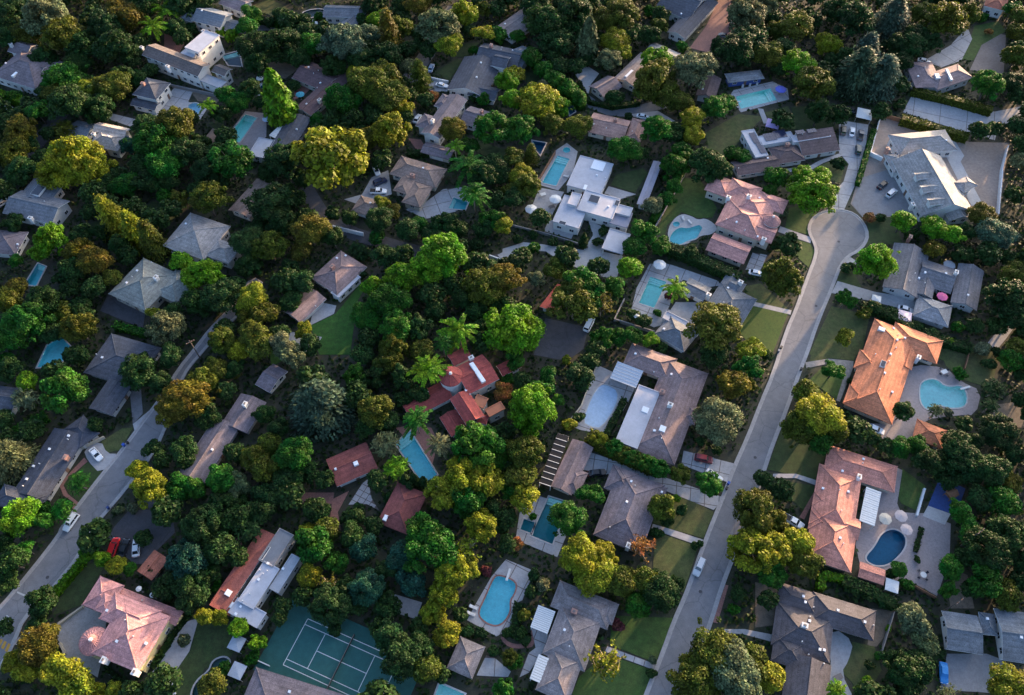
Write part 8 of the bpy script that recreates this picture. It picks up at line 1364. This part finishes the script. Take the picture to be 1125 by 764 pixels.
# ---------------------------------------------------------------- cars
def loft(secs):
    n = len(secs[0]); V = [p for s in secs for p in s]
    F = [(k*n+i, k*n+(i+1) % n, (k+1)*n+(i+1) % n, (k+1)*n+i) for k in range(len(secs)-1) for i in range(n)]
    return V, F + [tuple(range(n))[::-1], tuple(range((len(secs)-1)*n, len(secs)*n))]
def car_parts(kind):
    L, Wd, hood, cab, top, zt = {'sedan': (4.7, 1.84, .95, (-1.75, 1.05), (-1.05, .35), 1.43), 'suv': (4.8, 1.94, 1.12, (-2.25, 1.1), (-2.0, .5), 1.75), 'van': (5.2, 2.0, 1.2, (-2.5, 1.6), (-2.35, 1.0), 2.0), 'pickup': (5.5, 1.98, 1.15, (-.75, 1.3), (-.6, .65), 1.8)}[kind]
    h = L/2
    def sec(x, w, z): return [(x, -w*.86, .28), (x, -w, .5), (x, -w*.98, z*.82), (x, -w*.86, z), (x, w*.86, z), (x, w*.98, z*.82), (x, w, .5), (x, w*.86, .28)]
    w = Wd/2
    S = [sec(-h, w*.86, hood*.78), sec(-h+.18, w*.96, hood*.97), sec(-h*.6, w, hood), sec(0, w, hood*1.01), sec(h*.5, w, hood*.97), sec(h-.45, w*.97, hood*.86), sec(h-.12, w*.88, hood*.74), sec(h, w*.74, hood*.6)]
    body = loft(S)
    g = [(cab[0], -w*.84, hood*.98), (cab[1], -w*.84, hood*.96), (cab[1], w*.84, hood*.96), (cab[0], w*.84, hood*.98), (top[0], -w*.68, zt-.05), (top[1], -w*.68, zt-.05), (top[1], w*.68, zt-.05), (top[0], w*.68, zt-.05)]
    gf = [(4,5,6,7), (0,1,5,4), (1,2,6,5), (2,3,7,6), (3,0,4,7)]
    rb = MB().box(top[0]-.05, top[1]+.05, -w*.7, w*.7, zt-.055, zt+.01)
    for sx in (0, 1):
        for sy in (-1, 1): rb.tube((cab[sx], sy*w*.83, hood*.97), (top[sx], sy*w*.68, zt-.04), .06, .06, 4)
    mid = (top[0]+top[1])/2
    for sy in (-1, 1): rb.tube((mid-.1, sy*w*.845, hood*.97), (mid, sy*w*.69, zt-.04), .05, .05, 4)
    bed = MB().box(-h+.15, cab[0]-.08, -w*.8, w*.8, hood+.005, hood+.02) if kind == 'pickup' else None
    return dict(L=L, w=w, hood=hood, body=body, glass=(g, gf), roof=rb, bed=bed)
WHEEL = MB()
def wheel():
    b = MB(); n = 14
    for s, r, m in ((.11, .33, 0),):
        V = [(r*math.cos(2*math.pi*i/n), -s, r*math.sin(2*math.pi*i/n)) for i in range(n)] + [(r*math.cos(2*math.pi*i/n), s, r*math.sin(2*math.pi*i/n)) for i in range(n)]
        b.add(V, [(i, (i+1) % n, n+(i+1) % n, n+i) for i in range(n)] + [tuple(range(n)), tuple(range(n, 2*n))[::-1]])
    return b.me('wheel', 'tyre')
def rimm():
    n = 10; V = [(.2*math.cos(2*math.pi*i/n), y, .2*math.sin(2*math.pi*i/n)) for y in (-.125, .125) for i in range(n)]
    return mesh('rim', V, [(i, (i+1) % n, n+(i+1) % n, n+i) for i in range(n)] + [tuple(range(n)), tuple(range(n, 2*n))[::-1]], 'rim')
WHEEL_ME, RIM_ME = wheel(), rimm()
HL = MB().box(-.06, .06, -.2, .2, -.08, .08).me('headlight', 'lamp'); TL = MB().box(-.05, .05, -.16, .16, -.1, .1).me('taillight', 'taillamp')
CARP = {k: car_parts(k) for k in ('sedan', 'suv', 'van', 'pickup')}
CARM = {}
for x, y, a, kind, c, label in CARS:
    p = CARP[kind]
    if (kind, c) not in CARM:
        CARM[kind, c] = (mesh('body', *p['body'], 'paint '+c), mesh('windows', *p['glass'], 'glass' if c != 'bluecover' else 'paint bluecover'), p['roof'].me('roof', 'paint '+c))
    b, g, r = CARM[kind, c]
    z = .12
    root = empty('parked_car', label, 'car', (x, y, z), a, 'cars parked on drives and kerbs')
    ob('body', b, root); ob('window', g, root); ob('roof_panel', r, root)
    if p['bed']: ob('cargo_bed', p['bed'].me('cargo_bed', 'tyre'), root)
    for sx in (-.30, .31):
        for sy in (-1, 1): o = ob('wheel', WHEEL_ME, root, (p['L']*sx, sy*(p['w']-.1), .33)); ob('rim', RIM_ME, o)
    for sy in (-1, 1):
        ob('headlight', HL, root, (p['L']/2-.13, sy*p['w']*.62, p['hood']*.66)); ob('taillight', TL, root, (-p['L']/2+.03, sy*p['w']*.68, p['hood']*.72))

# ---------------------------------------------------------------- parasols, covers, garden furniture
for x, y, r, c, label in PARASOLS:
    root = empty('parasol', label, 'parasol', (x, y, .08), random.uniform(0, .6), 'garden parasols'); n = 8
    V = [(0, 0, 2.75)] + [(r*math.cos(2*math.pi*i/n), r*math.sin(2*math.pi*i/n), 2.75-.28*r) for i in range(n)] + [(r*math.cos(2*math.pi*i/n), r*math.sin(2*math.pi*i/n), 2.62-.28*r) for i in range(n)] + [(0, 0, 2.70)]
    F = [(0, 1+i, 1+(i+1) % n) for i in range(n)] + [(1+i, 1+n+i, 1+n+(i+1) % n, 1+(i+1) % n) for i in range(n)] + [(2*n+1, 1+(i+1) % n, 1+i) for i in range(n)]
    ob('canopy', mesh('canopy', V, F, 'cloth '+c), root)
    ob('pole', MB().cyl(0, 0, 0, 2.72, .03, .03, 8).me('pole', 'metal'), root); ob('base', MB().cyl(0, 0, 0, .08, .3, .28, 12).me('base', 'trimdark'), root); ob('finial', MB().cyl(0, 0, 2.72, 2.88, .05, .02, 6).me('finial', 'metal'), root)
for x, y, a, L, D, ev, c, label, n in COVERS:
    root = empty('patio_cover', label, 'patio cover', (x, y, 0), a)
    fm = 'trim' if c != 'blueglass' else 'metal'
    for su in (-1, 1):
        for sv in (-1, 1): ob('post', MB().box(su*(L/2-.12)-.08, su*(L/2-.12)+.08, sv*(D/2-.12)-.08, sv*(D/2-.12)+.08, 0, ev-.2).me('post', fm), root)
    for sv in (-1, 1): ob('beam', MB().box(-L/2, L/2, sv*(D/2-.1)-.07, sv*(D/2-.1)+.07, ev-.2, ev-.02).me('beam', fm), root)
    for su in (-1, 1): ob('beam', MB().box(su*(L/2-.1)-.07, su*(L/2-.1)+.07, -D/2, D/2, ev-.2, ev-.021).me('beam', fm), root)
    st = D/n
    for k in range(n):
        y0 = -D/2+st*k
        if c == 'white': ob('slat', MB().box(-L/2-.1, L/2+.1, y0+.03, y0+st*.93, ev, ev+.06 + .03*(k % 2)).me('slat', 'cloth white'), root)
        else:
            ob('pane', MB().box(-L/2, L/2, y0+.08, y0+st-.08, ev, ev+.04).me('pane', 'blackpane' if c == 'blackglass' else 'paleglass'), root)
            ob('bar', MB().box(-L/2, L/2, y0-.07, y0+.07, ev, ev+.1).me('bar', fm), root)
for x, y, r, c, label in GAZEBOS:
    root = empty('gazebo' if 'shed' not in label else 'garden_shed', label, 'gazebo' if 'shed' not in label else 'shed', (x, y, 0), -.35)
    V = [(-r,-r,2.3),(r,-r,2.3),(r,r,2.3),(-r,r,2.3),(-r,-r,2.15),(r,-r,2.15),(r,r,2.15),(-r,r,2.15),(-.25,-.25,2.3+r*.16),(.25,-.25,2.3+r*.16),(.25,.25,2.3+r*.16),(-.25,.25,2.3+r*.16)]
    F = [(0,1,9,8),(1,2,10,9),(2,3,11,10),(3,0,8,11),(8,9,10,11),(0,4,5,1),(1,5,6,2),(2,6,7,3),(3,7,4,0)]
    ob('canopy', mesh('canopy', V, F, 'cloth '+c), root)
    for su in (-1, 1):
        for sv in (-1, 1): ob('post', MB().box(su*r*.92-.05, su*r*.92+.05, sv*r*.92-.05, sv*r*.92+.05, 0, 2.2).me('post', 'metal'), root)
for x, y, a, label in LOUNGERS:
    root = empty('sun_lounger', label, 'lounger', (x, y, .09), a, 'white sun loungers')
    ob('frame', MB().box(-1.0, 1.0, -.36, .36, .26, .32).me('frame', 'trim'), root); ob('cushion', MB().box(-.95, .35, -.33, .33, .32, .42).me('cushion', 'cloth white'), root)
    ob('backrest', MB().add([(.35,-.33,.32),(1.0,-.33,.72),(1.0,.33,.72),(.35,.33,.32),(.35,-.33,.42),(.96,-.33,.82),(.96,.33,.82),(.35,.33,.42)], [(0,3,2,1),(4,5,6,7),(0,1,5,4),(1,2,6,5),(2,3,7,6),(3,0,4,7)]).me('backrest', 'cloth white'), root)
    for su in (-.85, .85):
        for sv in (-.3, .3): ob('leg', MB().box(su-.03, su+.03, sv-.03, sv+.03, 0, .26).me('leg', 'trim'), root)
for x, y, a, label in BOARDS:
    root = empty('diving_board', label, 'diving board', (x, y, .08), a)
    ob('board', MB().box(-1.4, 1.6, -.28, .28, .48, .55).me('board', 'cloth white'), root); ob('stand', MB().box(-1.3, -.5, -.22, .22, 0, .48).me('stand', 'trim'), root)
chair = MB().box(-.25,.25,-.25,.25,.4,.46); chair.box(-.25,-.2,-.25,.25,.46,.9)
SEAT = chair.me('seat', 'skydark'); CLEG = MB().box(-.025,.025,-.025,.025,0,.4).me('leg', 'skydark')
for ti, (x, y, label) in enumerate(TABLES):
    dark = 'dark' in label and 'chairs' not in label
    root = empty('garden_table', label, 'table', (x, y, .1), .4)
    if 'round' in label: ob('tabletop', MB().cyl(0, 0, .7, .75, .75, .75, 18).me('tabletop', 'cloth white'), root); ob('pedestal', MB().cyl(0, 0, 0, .7, .08, .06, 8).me('pedestal', 'trim'), root)
    else:
        ob('tabletop', MB().box(-.9, .9, -.6, .6, .68, .74).me('tabletop', 'trimdark' if dark else 'cloth white'), root)
        for su in (-.8, .8):
            for sv in (-.5, .5): ob('leg', MB().box(su-.04, su+.04, sv-.04, sv+.04, 0, .68).me('leg', 'trimdark' if dark else 'trim'), root)
    if 'chairs' in label:
        for k in range(4):
            t = k*math.pi/2+.5; c = empty('garden_chair', 'dark chair at the ' + label.split(' with')[0], 'chair', (x+1.25*math.cos(t), y+1.25*math.sin(t), .1), t+math.pi, 'chairs at the ' + label.split(' with')[0])
            ob('seat', SEAT, c)
            for su in (-.2, .2):
                for sv in (-.2, .2): ob('leg', CLEG, c, (su, sv, 0))
for x, y, c, label in BINS:
    root = empty('wheelie_bin', label, 'bin', (x, y, .08), 1.1, 'wheeled bins at the kerbs')
    ob('body', MB().add([(-.25,-.25,.05),(.25,-.25,.05),(.25,.25,.05),(-.25,.25,.05),(-.32,-.32,1.0),(.32,-.32,1.0),(.32,.32,1.0),(-.32,.32,1.0)], [(0,3,2,1),(4,5,6,7),(0,1,5,4),(1,2,6,5),(2,3,7,6),(3,0,4,7)]).me('body', 'bin '+c), root)
    ob('lid', MB().box(-.34, .36, -.34, .34, 1.0, 1.07).me('lid', 'bin '+c), root)
for x, y, h, label in POLES:
    root = empty('utility_pole', label, 'pole', (x, y, 0), .6)
    ob('pole', MB().cyl(0, 0, 0, h, .17, .11, 8).me('pole', 'bark'), root)
    ob('crossarm', MB().box(-1.2, 1.2, -.07, .07, h-.9, h-.75).me('crossarm', 'wood'), root)
    for k in (-1.05, -.4, .4, 1.05): ob('insulator', MB().cyl(k, 0, h-.75, h-.55, .06, .05, 6).me('insulator', 'metal'), root)
for x, y in MANHOLES: ob('manhole_cover', MB().cyl(0, 0, .08, .108, .42, .42, 14).me('manhole_cover', 'asphalt_dark'), road, (x, y, 0))
x, y = PLAY
root = empty('climbing_frame', 'wooden climbing frame with a green slide on the blue mat', 'playset', (x, y, .08), .5)
for su in (-1, 1):
    for sv in (-1, 1): ob('post', MB().box(su*.9-.06, su*.9+.06, sv*.9-.06, sv*.9+.06, 0, 2.4).me('post', 'wood'), root)
ob('platform', MB().box(-1, 1, -1, 1, 1.2, 1.28).me('platform', 'wood'), root)
ob('roof', mesh('roof', [(-1.2,-1.2,2.4),(1.2,-1.2,2.4),(1.2,1.2,2.4),(-1.2,1.2,2.4),(-1.2,0,3.2),(1.2,0,3.2)], [(0,1,5,4),(2,3,4,5),(1,2,5),(3,0,4)], 'wood'), root)
ob('slide', MB().add([(-.3,-1,1.3),(.3,-1,1.3),(.3,-3.4,.2),(-.3,-3.4,.2),(-.3,-1,1.2),(.3,-1,1.2),(.3,-3.4,.1),(-.3,-3.4,.1)], [(0,1,2,3),(4,7,6,5),(0,3,7,4),(1,5,6,2),(2,6,7,3)]).me('slide', 'slide'), root)
x0, y0 = STONES[0]
root = empty('stepping_stone_path', 'curving row of white stepping stones below the pink villa', 'stepping stones', (x0, y0, 0))
for x, y in STONES: ob('stone', MB().cyl(0, 0, 0, .16, .42, .38, 7).me('stone', 'fence white'), root, (x-x0, y-y0, 0), random.uniform(0, 1))

# ---------------------------------------------------------------- undergrowth between the gardens
NX, NY, X0, Y0_, ST = 760, 500, -228, -112, .6
gx = X0+np.arange(NX)*ST; gy = Y0_+np.arange(NY)*ST
mask = np.zeros((NY, NX), bool)
def burn(P):
    P = np.array(P); i0, i1 = np.searchsorted(gx, (P[:, 0].min()-.5, P[:, 0].max()+.5)); j0, j1 = np.searchsorted(gy, (P[:, 1].min()-.5, P[:, 1].max()+.5))
    XX, YY = np.meshgrid(gx[i0:i1], gy[j0:j1]); c = np.zeros(XX.shape, bool); j = len(P)-1
    for i in range(len(P)):
        if P[i, 1] != P[j, 1]: c ^= ((P[i, 1] > YY) != (P[j, 1] > YY)) & (XX < (P[j, 0]-P[i, 0])*(YY-P[i, 1])/(P[j, 1]-P[i, 1])+P[i, 0])
        j = i
    mask[j0:j1, i0:i1] |= c
def rect_poly(cx, cy, a, L, D): return [(cx+math.cos(a)*u-math.sin(a)*v, cy+math.sin(a)*u+math.cos(a)*v) for u, v in ((-L/2,-D/2),(L/2,-D/2),(L/2,D/2),(-L/2,D/2))]
for s in SHEETS: burn(offset_ring(s[4], .7)[1])
for s in POOLS: burn(offset_ring(s[4], 1.4)[1])
for s in ROADS: burn(offset_ring(s[1], 1.3)[1])
for s in LANES: burn(offset_ring(s[1], .5)[1])
for h in HOUSES:
    for w in h['wings']: burn(rect_poly(*w[:3], w[3]+.6, w[4]+.6))
for c in COVERS: burn(rect_poly(*c[:5]))
burn(rect_poly(cx, cy, ca, 36, 18.6))
n = 190000
X = rng.uniform(X0+1, X0+NX*ST-1, n); Y = rng.uniform(Y0_+1, Y0_+NY*ST-1, n)
ok = ~mask[((Y-Y0_)/ST).astype(int), ((X-X0)/ST).astype(int)]
X, Y = X[ok], Y[ok]
hgt = .35+.55*(np.sin(X*.31+np.cos(Y*.23)*2)*np.cos(Y*.27+X*.11)+.6).clip(0, 2)
Z = rng.uniform(.05, 1, len(X))*hgt
patch = np.sin(X*.13+1.3*np.sin(Y*.09))*np.sin(Y*.11+2)+rng.normal(0, .35, len(X))
keep = patch > -.8
X, Y, Z = X[keep], Y[keep], Z[keep]
V, F = leaf_cloud(np.stack([X, Y, Z], 1), np.tile((0, 0, 1.), (len(X), 1)), rng.uniform(.22, .5, len(X)), jitter=.55)
u = ob('undergrowth', np_mesh('undergrowth', V, F, 'leaf'), kind='stuff', label='low leafy undergrowth covering the ground between gardens', category='undergrowth')
u.color = (.022, .043, .011, 1)
